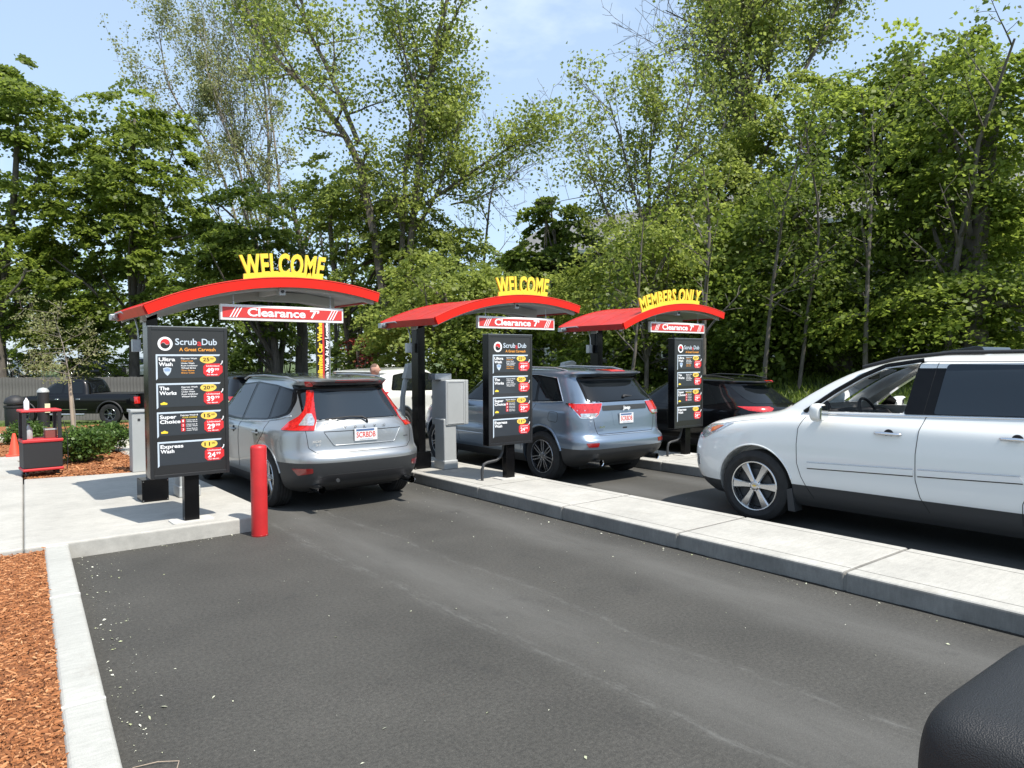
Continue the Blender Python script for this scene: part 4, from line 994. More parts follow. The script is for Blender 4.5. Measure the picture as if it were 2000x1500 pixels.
def handle(sh, parent, y, z, m, both=True, L_=0.17):
    for s in ((-1, 1) if both else (-1,)):
        loc, nr = sh.cast(Vector((s*0.9, y, z)), Vector((-s, 0, 0)))
        b = MB(); x = loc.x
        b.tube([(x-0.0*s, y-L_/2, z), (x+s*0.03, y-L_/2+0.03, z), (x+s*0.038, y, z+0.004), (x+s*0.03, y+L_/2-0.03, z), (x, y+L_/2, z)], [0.012, 0.015, 0.016, 0.015, 0.012], 10)
        b.build('door_handle', m, parent, smooth=60)
        MB().lathe([(0.0, x+s*0.002), (0.034, x+s*0.003), (0.045, x+s*0.001)], 20, 'x', (0, y-0.01, z)).build('handle_cup', MT['seam'], parent)
def mirror_(sh, parent, y, z, m, s, glass=True, size=1.0):
    loc, nr = sh.cast(Vector((s*0.9, y, z)), Vector((-s, 0, 0))); x = loc.x
    b = MB(); pts = []
    for i, (t, ry, rz) in enumerate(((0.0, 0.03, 0.03), (0.05, 0.05, 0.06), (0.10, 0.085, 0.092), (0.18, 0.082, 0.095), (0.225, 0.062, 0.072), (0.24, 0.03, 0.04))):
        r_ = []
        for k in range(20):
            a = 2*math.pi*k/20; cx_, cz_ = math.cos(a), math.sin(a)
            cx_ = math.copysign(abs(cx_)**0.6, cx_); cz_ = math.copysign(abs(cz_)**0.6, cz_)
            r_.append((x+s*t*size, y+0.01+ry*cx_*size*(0.75 if cx_ < 0 else 1.0), z+0.075+rz*cz_*size))
        pts.append(r_)
    vs = [p for r_ in pts for p in r_]; fs = []
    for i in range(5):
        for j in range(20): j2 = (j+1) % 20; fs.append((i*20+j, i*20+j2, (i+1)*20+j2, (i+1)*20+j))
    fs.append(tuple(range(20))); fs.append(tuple(100+j for j in range(20)))
    b.add(vs, fs); o = b.build('door_mirror', m, parent, smooth=50)
    yb = y+0.01-0.066*size
    MB().prism(rrect(x+s*0.15*size-0.075*size, x+s*0.15*size+0.075*size, z+0.075-0.075*size, z+0.075+0.075*size, 0.02), yb-0.004, yb+0.004).build('mirror_glass', MT['mirrorg'], o)
MT['mirrorg'] = mat('mirror_glass', (0.6, 0.62, 0.62), 0.03, 1.0)
def plate(parent, x, y, z, tilt, s1, scale=1.0, full=True):
    p = MB().box(-0.152, 0.152, 0, 0.006, -0.076, 0.076).build('licence_plate', MT['platew'], parent, bevel=0.002)
    p.location = (x, y, z); p.rotation_euler = (tilt, 0, 0)
    b = MB(); add_text(b, s1, 0, -0.034, 0.068, -0.002, w=0.255, bold=0.015, align='c'); b.build('plate_letters', MT['plater'], p)
    b = MB().box(-0.13, 0.11, -0.002, -0.0005, 0.045, 0.07); add_text(b, 'MASSACHUSETTS', 0, -0.066, 0.014, -0.002, w=0.17, bold=0.0, align='c'); b.build('plate_band', MT['plateb'], p)
def assemble(S, name, label, cat, loc, rz, scale, mpaint, mclad=None, group=None, wheels=True, hollow=None):
    t = thing(name, label, cat, loc, rz, group, 1.0); t.scale = scale if isinstance(scale, tuple) else (scale,)*3
    zc = S.get('zc'); mclad = mclad or MT['plasticg']
    me = body_mesh(S, 'body', [mpaint, mclad], zc)
    sh = Shell(me)
    o = bpy.data.objects.new('body', me); COL.objects.link(o)
    cut = []
    for (y, R, ar, sq) in S['axles']:
        for s in (-1, 1):
            cut.append(side_cutter(arch_poly(y, R, ar, squash=sq), s*(S['track']-0.32), s*1.4))
    if hollow: cut += hollow(sh)
    boolean_cut(o, cut); o.parent = t
    for (y, R, ar, sq) in S['axles']:
        for s in (-1, 1): wheel(t, s*(S['track']-0.115), y, R, 0.235, S['rim'], S['style'], S['mrim'], s)
    b = MB().box(-S['track']+0.35, S['track']-0.35, 0.5, S['L']-0.5, 0.20, 0.30); b.build('underbody', MT['well'], t)
    # arch trim ring
    if S.get('archtrim'):
        for (y, R, ar, sq) in S['axles']:
            for s in (-1, 1):
                pts = []
                for i in range(4, 45):
                    a = math.pi*i/48; p = Vector((s*0.95, y-(ar+0.006)*math.cos(a), R+(ar+0.006)*sq*math.sin(a))); loc_, nr = sh.cast(p, Vector((-s, 0, 0))); pts.append((loc_.x+s*0.0, loc_.y, loc_.z))
                MB().tube(pts, S['archtrim'], 8).build('arch_trim', S.get('archmat', mpaint), t, smooth=60)
    return t, sh

# ---- silver SUV, rear three-quarter
S1 = dict(z0=0.22, z1=1.68, L=4.63, ym=2.45, track=0.93, rim=0.245, style='five', mrim=MT['alloy'],
    rear=[(0.22, 0.42), (0.30, 0.16), (0.42, 0.06), (0.55, 0.02), (0.66, 0.00), (0.70, 0.02), (0.735, 0.085), (0.80, 0.10), (0.95, 0.105), (1.05, 0.12), (1.13, 0.17), (1.30, 0.31), (1.45, 0.43), (1.53, 0.49), (1.575, 0.42), (1.61, 0.33), (1.635, 0.40), (1.655, 0.85), (1.665, 1.35), (1.675, 1.9), (1.68, 2.4)],
    front=[(0.22, 4.40), (0.4, 4.58), (0.6, 4.63), (0.8, 4.58), (0.92, 4.45), (1.0, 4.1), (1.06, 3.7), (1.10, 3.45), (1.25, 3.2), (1.45, 2.9), (1.58, 2.65), (1.65, 2.55), (1.68, 2.5)],
    width=[(0.22, 0.84), (0.30, 0.905), (0.40, 0.925), (0.52, 0.935), (0.70, 0.945), (0.90, 0.945), (0.98, 0.94), (1.03, 0.905), (1.08, 0.86), (1.20, 0.81), (1.40, 0.725), (1.55, 0.655), (1.61, 0.625), (1.64, 0.55), (1.665, 0.42), (1.68, 0.15)],
    mr=[(0.2, 9), (0.75, 9), (1.0, 8), (1.1, 6), (1.5, 4.6), (1.6, 5), (1.7, 4)], kr=[(0.2, 3.4), (1.0, 3.0), (1.5, 3.4), (1.62, 5), (1.7, 3)],
    mf=[(0.2, 8), (1.0, 8), (1.2, 8), (1.7, 5)], kf=[(0.2, 3), (1.0, 2.6), (1.7, 2.4)],
    axles=[(0.98, 0.365, 0.425, 1.0), (3.75, 0.365, 0.425, 1.0)], zc=lambda y: 0.62 if y < 0.98 else (0.36 if y < 3.75 else 0.5), levels=[0.62, 0.36, 0.5],
    archtrim=0.012)
t, sh = assemble(S1, 'silver_suv', 'silver SUV with tall red tail lamps stopped beside the red bollard', 'SUV', (4.19, 8.20, 0), 0, (1.035, 1.0, 1.0), MT['silver'], MT['plasticg'])
glassS = [(0.66, 1.19), (0.68, 1.36), (0.80, 1.485), (1.3, 1.545), (2.0, 1.575), (2.6, 1.535), (3.05, 1.33), (3.38, 1.085), (2.9, 1.045), (2.0, 1.055), (1.2, 1.095), (0.85, 1.135)]
patch(sh, Ls(glassS), LD, 'window_surround', MT['blackm'], t, 0.002, r=0.05, both=True)
for nm, g in (('quarter_window', [(0.73, 1.20), (0.74, 1.36), (0.84, 1.46), (1.16, 1.515), (1.06, 1.13), (0.88, 1.155)]), ('rear_door_window', [(1.12, 1.12), (1.22, 1.52), (1.95, 1.55), (1.97, 1.075)]), ('front_door_window', [(2.05, 1.07), (2.05, 1.55), (2.55, 1.51), (3.0, 1.31), (3.28, 1.09)])):
    patch(sh, Ls(g), LD, nm, MT['glass'], t, 0.005, r=0.03, both=True)
seam(sh, Ls([(0.62, 1.17), (0.85, 1.12), (1.2, 1.078), (2.0, 1.038), (2.9, 1.03), (3.4, 1.07)]), LD, 'window_trim', MT['chrome'], t, 0.007, both=True, off=0.002)
seam(sh, Ls([(1.06, 1.10), (1.03, 0.95), (1.22, 0.80), (1.42, 0.60), (1.48, 0.42)]), LD, 'door_gap', MT['seam'], t, both=True)
seam(sh, Ls([(1.98, 1.05), (2.0, 0.8), (2.0, 0.42)]), LD, 'door_gap', MT['seam'], t, both=True)
seam(sh, Ls([(3.30, 1.05), (3.28, 0.8), (3.12, 0.42)]), LD, 'door_gap', MT['seam'], t, both=True)
handle(sh, t, 1.28, 0.93, MT['silver']); handle(sh, t, 2.2, 0.92, MT['silver'])
for s in (-1, 1): mirror_(sh, t, 3.05, 1.0, MT['silver'], s)
# hatch: glass with black surround, lower panel recess, plate
RD = (0, 1, 0)
patch(sh, Rs([(-0.665, 1.12), (-0.585, 1.50), (0.585, 1.50), (0.665, 1.12)]), RD, 'hatch_surround', MT['blackm'], t, 0.002, r=0.05)
patch(sh, Rs([(-0.645, 1.135), (-0.575, 1.45), (-0.45, 1.475), (0.45, 1.475), (0.575, 1.45), (0.645, 1.135)]), RD, 'hatch_window', MT['glass_blue'], t, 0.006, r=0.035)
sp = patch(sh, Rs([(-0.60, 1.48), (-0.60, 1.55), (0.60, 1.55), (0.60, 1.48), (0.3, 1.462), (-0.3, 1.462)]), RD, 'spoiler_underside', MT['blackm'], t, 0.008, r=0.01)
patch(sh, Rs([(-0.26, 1.585), (-0.26, 1.612), (0.26, 1.612), (0.26, 1.585)]), RD, 'high_brake_lamp', MT['lampred'], t, 0.003, r=0.008)
lamp = [(-0.945, 0.50, 1.005), (-0.675, 0.12, 1.005), (-0.665, 0.13, 1.12), (-0.635, 0.25, 1.26), (-0.605, 0.36, 1.40), (-0.575, 0.45, 1.585), (-0.665, 0.50, 1.60), (-0.685, 0.44, 1.46), (-0.70, 0.38, 1.34), (-0.735, 0.34, 1.24), (-0.81, 0.34, 1.165), (-0.90, 0.42, 1.10)]
CD = (0.62, 0.78, 0)
patch(sh, lamp, CD, 'tail_lamp', MT['lampred'], t, 0.010, 0.02, r=0.022, step=0.035, both=True)
patch(sh, [(-0.80, 0.3, 1.06), (-0.69, 0.13, 1.06), (-0.685, 0.14, 1.12), (-0.665, 0.25, 1.20), (-0.70, 0.3, 1.20), (-0.75, 0.3, 1.13)], CD, 'reversing_lamp', MT['lampclear'], t, 0.015, 0.01, r=0.012, step=0.04, both=True)
seam(sh, Rs([(-0.70, 1.11), (-0.69, 0.95), (-0.68, 0.80), (-0.60, 0.735), (0.60, 0.735), (0.68, 0.80), (0.69, 0.95), (0.70, 1.11)]), RD, 'hatch_gap', MT['seam'], t, 0.004, n=90)
seam(sh, Rs([(-0.68, 1.105), (-0.5, 1.122), (0.5, 1.122), (0.68, 1.105)]), RD, 'glass_edge', MT['silver'], t, 0.008)
rc = patch(sh, Rs([(-0.50, 0.985), (-0.40, 0.825), (0.40, 0.825), (0.50, 0.985)]), RD, 'hatch_recess', MT['silverd'] if 'silverd' in MT else MT['silver'], t, 0.003, r=0.02)
seam(sh, Rs([(-0.51, 0.99), (0.51, 0.99)]), RD, 'recess_edge', MT['seam'], t, 0.006)
seam(sh, Rs([(-0.50, 0.98), (-0.40, 0.82), (0.40, 0.82), (0.50, 0.98)]), RD, 'recess_rim', MT['silver'], t, 0.009)
plate(t, 0.0, 0.082, 0.935, 0.0, 'SCRBDB')
loc, nr = sh.cast(Vector((0, 0, 1.035)), Vector(RD))
b = MB()
for i, ch in enumerate('VOLVO'): add_text(b, ch, -0.26+i*0.13, 1.020, 0.030, loc.y-0.010, w=0.036, bold=0.03, align='c')
b.build('badge_letters', MT['chrome'], t)
loc, nr = sh.cast(Vector((-0.58, 0, 0.86)), Vector(RD)); b = MB(); add_text(b, 'XC60', -0.655, 0.865, 0.026, loc.y-0.012, w=0.11, bold=0.03); add_text(b, '3.2', -0.61, 0.822, 0.024, loc.y-0.012, w=0.06, bold=0.03); b.build('model_badge', MT['chrome'], t)
loc, nr = sh.cast(Vector((0.58, 0, 0.87)), Vector(RD)); b = MB(); add_text(b, 'AWD', 0.56, 0.865, 0.018, loc.y-0.010, w=0.06, bold=0.02); b.build('drive_badge', MT['chrome'], t)
patch(sh, [(-0.86, 0.3, 0.555), (-0.70, 0.06, 0.555), (-0.70, 0.06, 0.50), (-0.83, 0.2, 0.47)], (0.5, 0.86, 0), 'reflector', MT['reddark'], t, 0.006, r=0.012, step=0.05, both=True)
patch(sh, Rs([(-0.60, 0.42), (-0.50, 0.47), (0.50, 0.47), (0.60, 0.42), (0.52, 0.31), (-0.52, 0.31)]), RD, 'rear_diffuser', MT['plastic'], t, 0.004, r=0.02)
for s in (-1, 1):
    b = MB().lathe([(0.040, 0.03), (0.045, 0.02), (0.045, 0.30), (0.038, 0.30), (0.038, 0.04)], 20, 'y', (s*0.60, 0, 0.305)); b.build('exhaust_tip', MT['chrome'], t, smooth=40)
b = MB().tube([(0.045, 0.135, 1.085), (0.03, 0.13, 1.125), (-0.02, 0.15, 1.155), (-0.18, 0.155, 1.163), (-0.48, 0.165, 1.145)], [0.014, 0.014, 0.011, 0.008, 0.006], 8); b.build('wiper', MT['plastic'], t, smooth=60)
for s in (-1, 1): MB().tube([(s*0.60, 0.72, 1.600), (s*0.625, 1.0, 1.645), (s*0.635, 1.8, 1.665), (s*0.62, 2.5, 1.645), (s*0.60, 2.75, 1.60)], 0.013, 8).build('roof_rail', MT['steel'], t, smooth=60)
b = MB().lathe([(0.0, 0.075), (0.022, 0.0755), (0.026, 0.09), (0.0, 0.10)], 14, 'y', (-0.40, -0.06, 0.40)); b.build('tow_cover', MT['plasticg'], t)

# ---- blue-grey SUV
S2 = dict(z0=0.25, z1=1.745, L=4.82, ym=2.35, track=0.955, rim=0.262, style='split', mrim=MT['darkalloy'],
    rear=[(0.25, 0.45), (0.34, 0.20), (0.44, 0.05), (0.55, 0.01), (0.66, 0.00), (0.70, 0.03), (0.74, 0.09), (0.85, 0.10), (1.0, 0.11), (1.18, 0.13), (1.27, 0.16), (1.45, 0.31), (1.585, 0.43), (1.61, 0.40), (1.645, 0.25), (1.665, 0.24), (1.685, 0.30), (1.71, 0.8), (1.73, 1.4), (1.745, 2.2)],
    front=[(0.25, 4.6), (0.45, 4.78), (0.7, 4.82), (0.95, 4.76), (1.06, 4.55), (1.12, 4.0), (1.17, 3.6), (1.3, 3.35), (1.5, 3.0), (1.62, 2.75), (1.70, 2.5), (1.745, 2.4)],
    width=[(0.25, 0.86), (0.36, 0.93), (0.50, 0.955), (0.62, 0.968), (0.72, 0.968), (0.76, 0.945), (0.95, 0.955), (1.08, 0.955), (1.12, 0.93), (1.18, 0.88), (1.30, 0.84), (1.50, 0.765), (1.61, 0.72), (1.67, 0.69), (1.71, 0.60), (1.735, 0.40), (1.745, 0.15)],
    mr=[(0.2, 20), (1.2, 18), (1.3, 14), (1.6, 12), (1.75, 6)], kr=[(0.2, 4.6), (1.2, 4.4), (1.6, 5), (1.66, 7), (1.75, 4)],
    mf=[(0.2, 9), (1.2, 8), (1.75, 5)], kf=[(0.2, 3.5), (1.2, 2.8), (1.75, 2.4)],
    axles=[(0.98, 0.385, 0.455, 1.03), (3.89, 0.385, 0.455, 1.03)], zc=lambda y: 0.55 if y < 0.98 else (0.38 if y < 3.9 else 0.5), levels=[0.55, 0.38, 0.5],
    archtrim=0.020, archmat=MT['blued'] if 'blued' in MT else MT['blue'])
t, sh = assemble(S2, 'blue_suv', 'blue-grey SUV with wide red tail lamps and chrome details in the middle lane', 'SUV', (8.15, 7.44, 0), 0, (0.99, 1.0, 1.0), MT['blue'], MT['plasticg'])
gl = [(0.58, 1.235), (0.85, 1.58), (1.3, 1.625), (2.3, 1.635), (2.75, 1.56), (3.2, 1.33), (3.42, 1.16), (2.3, 1.17), (1.2, 1.20)]
patch(sh, Ls(gl), LD, 'window_surround', MT['blackm'], t, 0.002, r=0.06, both=True)
for nm, g in (('quarter_window', [(0.66, 1.25), (0.89, 1.555), (1.22, 1.59), (1.16, 1.225)]), ('rear_door_window', [(1.22, 1.225), (1.28, 1.595), (2.06, 1.605), (2.06, 1.20)]), ('front_door_window', [(2.14, 1.20), (2.14, 1.60), (2.70, 1.535), (3.10, 1.33), (3.30, 1.185)])):
    patch(sh, Ls(g), LD, nm, MT['glass'], t, 0.005, r=0.04, both=True)
seam(sh, Ls(gl), LD, 'window_trim', MT['chrome'], t, 0.008, closed=True, both=True, off=0.003, n=110)
seam(sh, Ls([(1.18, 1.18), (1.20, 1.0), (1.42, 0.72), (1.50, 0.45)]), LD, 'door_gap', MT['seam'], t, both=True)
seam(sh, Ls([(2.10, 1.17), (2.10, 0.45)]), LD, 'door_gap', MT['seam'], t, both=True)
seam(sh, Ls([(3.32, 1.15), (3.30, 0.8), (3.2, 0.45)]), LD, 'door_gap', MT['seam'], t, both=True)
seam(sh, Ls([(1.5, 0.62), (3.3, 0.62)]), LD, 'rocker_trim', MT['chrome'], t, 0.005, both=True)
fl = [(0.60, 1.075), (0.80, 1.085), (0.83, 0.94), (0.62, 0.92)]
seam(sh, Ls(fillet(fl, 0.05)), LD, 'fuel_door_gap', MT['seam'], t, 0.003, closed=True)
handle(sh, t, 1.38, 1.03, MT['blue']); handle(sh, t, 2.3, 1.02, MT['blue'])
for s in (-1, 1): mirror_(sh, t, 3.12, 1.10, MT['blue'], s)
patch(sh, Rs([(-0.72, 1.225), (-0.64, 1.60), (0.64, 1.60), (0.72, 1.225)]), RD, 'hatch_surround', MT['blackm'], t, 0.002, r=0.04)
patch(sh, Rs([(-0.685, 1.24), (-0.62, 1.56), (0.62, 1.56), (0.685, 1.24)]), RD, 'hatch_window', MT['glass'], t, 0.006, r=0.04)
lamp2 = [(-0.965, 0.30, 1.215), (-0.48, 0.11, 1.225), (-0.51, 0.11, 1.15), (-0.58, 0.11, 1.035), (-0.64, 0.11, 1.00), (-0.88, 0.15, 1.00), (-0.935, 0.20, 1.10)]
patch(sh, lamp2, (0.40, 0.92, 0), 'tail_lamp_rim', MT['chrome'], t, 0.004, 0.02, r=0.02, step=0.05, both=True)
lamp3 = [(-0.95, 0.28, 1.205), (-0.495, 0.11, 1.212), (-0.525, 0.11, 1.14), (-0.58, 0.11, 1.048), (-0.64, 0.11, 1.015), (-0.87, 0.15, 1.015), (-0.92, 0.20, 1.10)]
patch(sh, lamp3, (0.40, 0.92, 0), 'tail_lamp', MT['lampred'], t, 0.010, 0.02, r=0.02, step=0.05, both=True)
patch(sh, [(-0.875, 0.15, 1.07), (-0.59, 0.11, 1.07), (-0.65, 0.11, 1.02), (-0.865, 0.15, 1.02)], (0.40, 0.92, 0), 'reversing_lamp', MT['lampclear'], t, 0.014, 0.01, r=0.01, both=True)
patch(sh, Rs([(-0.48, 1.10), (-0.48, 1.175), (0.48, 1.175), (0.48, 1.10)]), RD, 'hatch_strip', MT['plasticg'], t, 0.006, r=0.015)
patch(sh, Rs([(-0.30, 1.09), (-0.26, 0.88), (0.26, 0.88), (0.30, 1.09)]), RD, 'plate_recess', MT['blue'], t, 0.002, r=0.02)
plate(t, 0.0, 0.088, 0.975, 0.0, 'SCRBDB')
seam(sh, Rs([(-0.66, 0.98), (-0.64, 0.86), (-0.60, 0.76), (0.60, 0.76), (0.64, 0.86), (0.66, 0.98)]), RD, 'hatch_gap', MT['seam'], t, 0.004)
seam(sh, Rs([(-0.58, 0.745), (0.58, 0.745)]), RD, 'bumper_chrome', MT['chrome'], t, 0.010)
b = MB(); add_text(b, 'Jeep', 0.0, 1.112, 0.050, 0.088, w=0.16, bold=0.05, align='c'); b.build('badge_letters', MT['platew'], t)
b = MB(); add_text(b, '4x4', -0.60, 0.855, 0.030, 0.075, w=0.11, bold=0.03); b.build('drive_badge', MT['chrome'], t)
patch(sh, [(-0.84, 0.12, 0.645), (-0.64, 0.04, 0.645), (-0.66, 0.04, 0.585), (-0.81, 0.1, 0.585)], (0.3, 0.95, 0), 'reflector', MT['reddark'], t, 0.005, r=0.015, both=True)
patch(sh, Rs([(-0.16, 1.70), (-0.16, 1.672), (0.16, 1.672), (0.16, 1.70)]), RD, 'high_brake_lamp', MT['lampred'], t, 0.012, r=0.008)
b = MB().box(-0.075, 0.02, 0.094, 0.11, 0.82, 0.845).build('hatch_button', MT['seam'], t, bevel=0.005)
b = MB().tube([(0.0, 0.16, 1.285), (0.02, 0.17, 1.31), (0.20, 0.19, 1.30), (0.42, 0.21, 1.27)], [0.022, 0.020, 0.010, 0.007], 8); b.build('wiper', MT['plastic'], t, smooth=60)
for s in (-1, 1): MB().lathe([(0.040, 0.02), (0.046, 0.01), (0.046, 0.30), (0.038, 0.30), (0.038, 0.04)], 18, 'y', (s*0.62, 0, 0.35)).build('exhaust_tip', MT['chrome'], t, smooth=40)
for s in (-1, 1): MB().tube([(s*0.62, 0.75, 1.69), (s*0.64, 1.0, 1.73), (s*0.645, 2.0, 1.75), (s*0.62, 2.6, 1.70)], 0.015, 8).build('roof_rail', MT['steel'], t, smooth=60)

# ---- white SUV at the right, seen from its left side, driver's window open
S3 = dict(z0=0.24, z1=1.86, L=5.2, ym=2.1, track=0.985, rim=0.278, style='six', mrim=MT['alloy'],
    rear=[(0.24, 0.35), (0.4, 0.08), (0.6, 0.0), (0.9, 0.04), (1.15, 0.10), (1.4, 0.28), (1.6, 0.5), (1.74, 0.6), (1.80, 0.9), (1.86, 1.8)],
    front=[(0.24, 4.98), (0.34, 5.10), (0.45, 5.17), (0.62, 5.20), (0.80, 5.185), (0.92, 5.13), (1.00, 5.05), (1.06, 4.93), (1.12, 4.70), (1.165, 4.45), (1.20, 4.22), (1.235, 4.10), (1.33, 3.97), (1.46, 3.77), (1.60, 3.52), (1.70, 3.28), (1.77, 3.0), (1.82, 2.70), (1.86, 2.25)],
    width=[(0.24, 0.88), (0.32, 0.945), (0.47, 0.975), (0.49, 0.982), (0.64, 0.992), (0.74, 0.992), (0.90, 0.985), (1.02, 0.975), (1.10, 0.965), (1.15, 0.945), (1.19, 0.91), (1.23, 0.88), (1.40, 0.82), (1.64, 0.745), (1.74, 0.70), (1.79, 0.64), (1.83, 0.50), (1.86, 0.2)],
    mr=[(0.2, 10), (1.2, 8), (1.8, 5)], kr=[(0.2, 3), (1.2, 3), (1.8, 2.6)],
    mf=[(0.2, 11), (0.9, 11), (1.1, 10), (1.2, 9), (1.3, 9.5), (1.9, 6)], kf=[(0.2, 3.8), (0.9, 3.8), (1.1, 3.6), (1.2, 3.0), (1.9, 2.4)],
    axles=[(1.16, 0.395, 0.452, 1.0), (4.18, 0.395, 0.452, 1.0)], zc=lambda y: 0.47 if y < 4.18 else 0.40, levels=[0.47, 0.40], archtrim=0.010)
win_open = [(3.60, 1.245), (3.34, 1.44), (3.10, 1.60), (2.90, 1.70), (2.58, 1.755), (2.665, 1.27)]
def hollow3(sh):
    c = []
    S = dict(S3); S.update(z0=0.62, z1=1.79, width=[(z, max(0.05, w-0.085)) for z, w in S3['width']], rear=[(z, y+0.9) for z, y in S3['rear']], front=[(z, min(y-0.16, 3.85 if z < 1.25 else y-0.12)) for z, y in S3['front']])
    me = body_mesh(S, 'cutter', [MT['interior'], MT['interior']], None, nq=18, rows=40); o = bpy.data.objects.new('cutter', me); COL.objects.link(o); c.append(o)
    c.append(MB().prism(fillet(win_open, 0.03), -1.2, 1.2, axis='x').build('cutter', MT['interiorl']))
    # windscreen opening
    c.append(MB().prism([(-0.72, 3.2), (0.72, 3.2), (0.66, 4.2), (-0.66, 4.2)], 1.27, 1.33, axis='z').build('cutter', MT['interior']))
    c[-1].data.clear_geometry()
    b = MB(); b.add([(-0.72, 3.68, 1.285), (0.72, 3.68, 1.285), (0.66, 4.25, 1.285), (-0.66, 4.25, 1.285), (-0.58, 3.02, 1.70), (0.58, 3.02, 1.70), (0.52, 3.62, 1.70), (-0.52, 3.62, 1.70)],
          [(0, 3, 2, 1), (4, 5, 6, 7), (0, 1, 5, 4), (1, 2, 6, 5), (2, 3, 7, 6), (3, 0, 4, 7)])
    bpy.data.objects.remove(c.pop()); c.append(b.build('cutter', MT['interior']))
    return c
WS = 1.03
t, sh = assemble(S3, 'white_suv', 'white SUV with its driver window open waiting in the right-hand lane', 'SUV', (8.545, 0.54, 0), math.radians(3.2), WS, MT['white'], MT['plasticg'], hollow=hollow3)
dlo = [(0.62, 1.36), (0.75, 1.58), (1.2, 1.685), (2.0, 1.715), (2.46, 1.722)]
patch(sh, Ls([(2.665, 1.262), (2.58, 1.772), (1.6, 1.772), (0.9, 1.70), (0.55, 1.52), (0.42, 1.36), (1.2, 1.30)]), LD, 'window_surround', MT['blackm'], t, 0.002, r=0.03, both=True)
patch(sh, Ls([(2.40, 1.275), (2.335, 1.745), (1.52, 1.74), (1.48, 1.298)]), LD, 'rear_door_window', MT['glass_blue'], t, 0.006, r=0.03, both=True)
patch(sh, Ls([(1.40, 1.305), (1.44, 1.735), (0.9, 1.66), (0.60, 1.48), (0.52, 1.38)]), LD, 'rear_quarter_window', MT['glass_blue'], t, 0.006, r=0.04, both=True)
seam(sh, Ls([(2.49, 1.27), (2.42, 1.76)]), LD, 'pillar_gap', MT['seam'], t, 0.003, both=True)
# front window surround (black strip) and chrome belt line
seam(sh, Ls([(3.66, 1.235), (3.36, 1.465), (3.11, 1.625), (2.90, 1.725), (2.56, 1.78)]), LD, 'window_seal', MT['blackm'], t, 0.026, both=True, n=50)
seam(sh, Ls([(3.66, 1.222), (3.0, 1.238), (2.4, 1.255), (1.4, 1.285), (0.5, 1.345)]), LD, 'belt_moulding', MT['chrome'], t, 0.010, both=True, off=0.0, n=70)
patch(sh, Ls([(3.56, 1.25), (3.40, 1.25), (3.37, 1.30), (3.43, 1.37)]), LD, 'mirror_sail', MT['blackm'], t, 0.006, r=0.01, both=True)
fd = [(3.62, 1.19), (3.675, 1.07), (3.685, 0.90), (3.675, 0.70), (3.63, 0.56), (3.56, 0.43), (3.50, 0.34)]
seam(sh, Ls(fd), LD, 'door_gap', MT['seam'], t, 0.0038, both=True)
seam(sh, Ls([(2.46, 1.25), (2.495, 1.12), (2.515, 0.90), (2.51, 0.66), (2.47, 0.50), (2.39, 0.36)]), LD, 'door_gap', MT['seam'], t, 0.0038, both=True)
seam(sh, Ls([(1.42, 1.28), (1.42, 1.0), (1.58, 0.75), (1.66, 0.55), (1.66, 0.36)]), LD, 'door_gap', MT['seam'], t, 0.0038, both=True)
patch(sh, Ls([(3.56, 0.665), (3.55, 0.715), (2.53, 0.752), (2.53, 0.700)]), LD, 'side_moulding', MT['white'], t, 0.012, 0.014, r=0.012, both=True)
patch(sh, Ls([(2.495, 0.702), (2.495, 0.754), (1.68, 0.785), (1.64, 0.735)]), LD, 'side_moulding', MT['white'], t, 0.012, 0.014, r=0.012, both=True)
seam(sh, Ls([(3.56, 0.655), (2.53, 0.692)]), LD, 'moulding_gap', MT['seam'], t, 0.005, both=True)
seam(sh, Ls([(2.49, 0.694), (1.66, 0.727)]), LD, 'moulding_gap', MT['seam'], t, 0.005, both=True)
seam(sh, Ls([(3.56, 0.722), (2.53, 0.759)]), LD, 'moulding_shine', MT['chrome'], t, 0.004, both=True, off=0.008)
seam(sh, Ls([(2.49, 0.761), (1.68, 0.792)]), LD, 'moulding_shine', MT['chrome'], t, 0.004, both=True, off=0.008)
handle(sh, t, 2.77, 1.075, MT['chrome'], L_=0.24); handle(sh, t, 1.72, 1.10, MT['chrome'], L_=0.24)
for s in (-1, 1): mirror_(sh, t, 3.40, 1.18, MT['white'], s, size=0.98)
hl = [(-0.80, 5.0, 0.90), (-0.62, 5.1, 0.93), (-0.66, 5.0, 1.00), (-0.78, 4.9, 1.07), (-0.90, 4.72, 1.115), (-0.96, 4.66, 1.105), (-0.97, 4.80, 1.0), (-0.96, 4.95, 0.91)]
patch(sh, [(-0.975, 4.50, 1.075), (-0.97, 4.72, 0.96), (-0.955, 4.90, 0.875), (-0.88, 5.05, 0.86), (-0.70, 5.13, 0.88), (-0.72, 5.05, 0.955), (-0.85, 4.86, 1.03)], (0.85, -0.53, 0), 'headlamp', MT['lampclear'], t, 0.006, 0.02, r=0.02, step=0.04, both=True)
patch(sh, [(-0.972, 4.64, 1.035), (-0.968, 4.74, 0.975), (-0.955, 4.82, 0.945), (-0.94, 4.82, 0.995), (-0.95, 4.72, 1.03)], (0.85, -0.53, 0), 'turn_signal', MT['amber'], t, 0.011, 0.01, r=0.012, step=0.04, both=True)
patch(sh, [(-0.93, 5.02, 0.665), (-0.90, 5.06, 0.665), (-0.90, 5.06, 0.54), (-0.93, 5.02, 0.54)], (0.8, -0.6, 0), 'fog_lamp', MT['lampclear'], t, 0.006, 0.01, r=0.006, both=True)
patch(sh, [(-0.5, 5.2, 0.62), (0.5, 5.2, 0.62), (0.55, 5.2, 0.86), (-0.55, 5.2, 0.86)], (0, -1, 0), 'grille', MT['plastic'], t, 0.004, r=0.04)
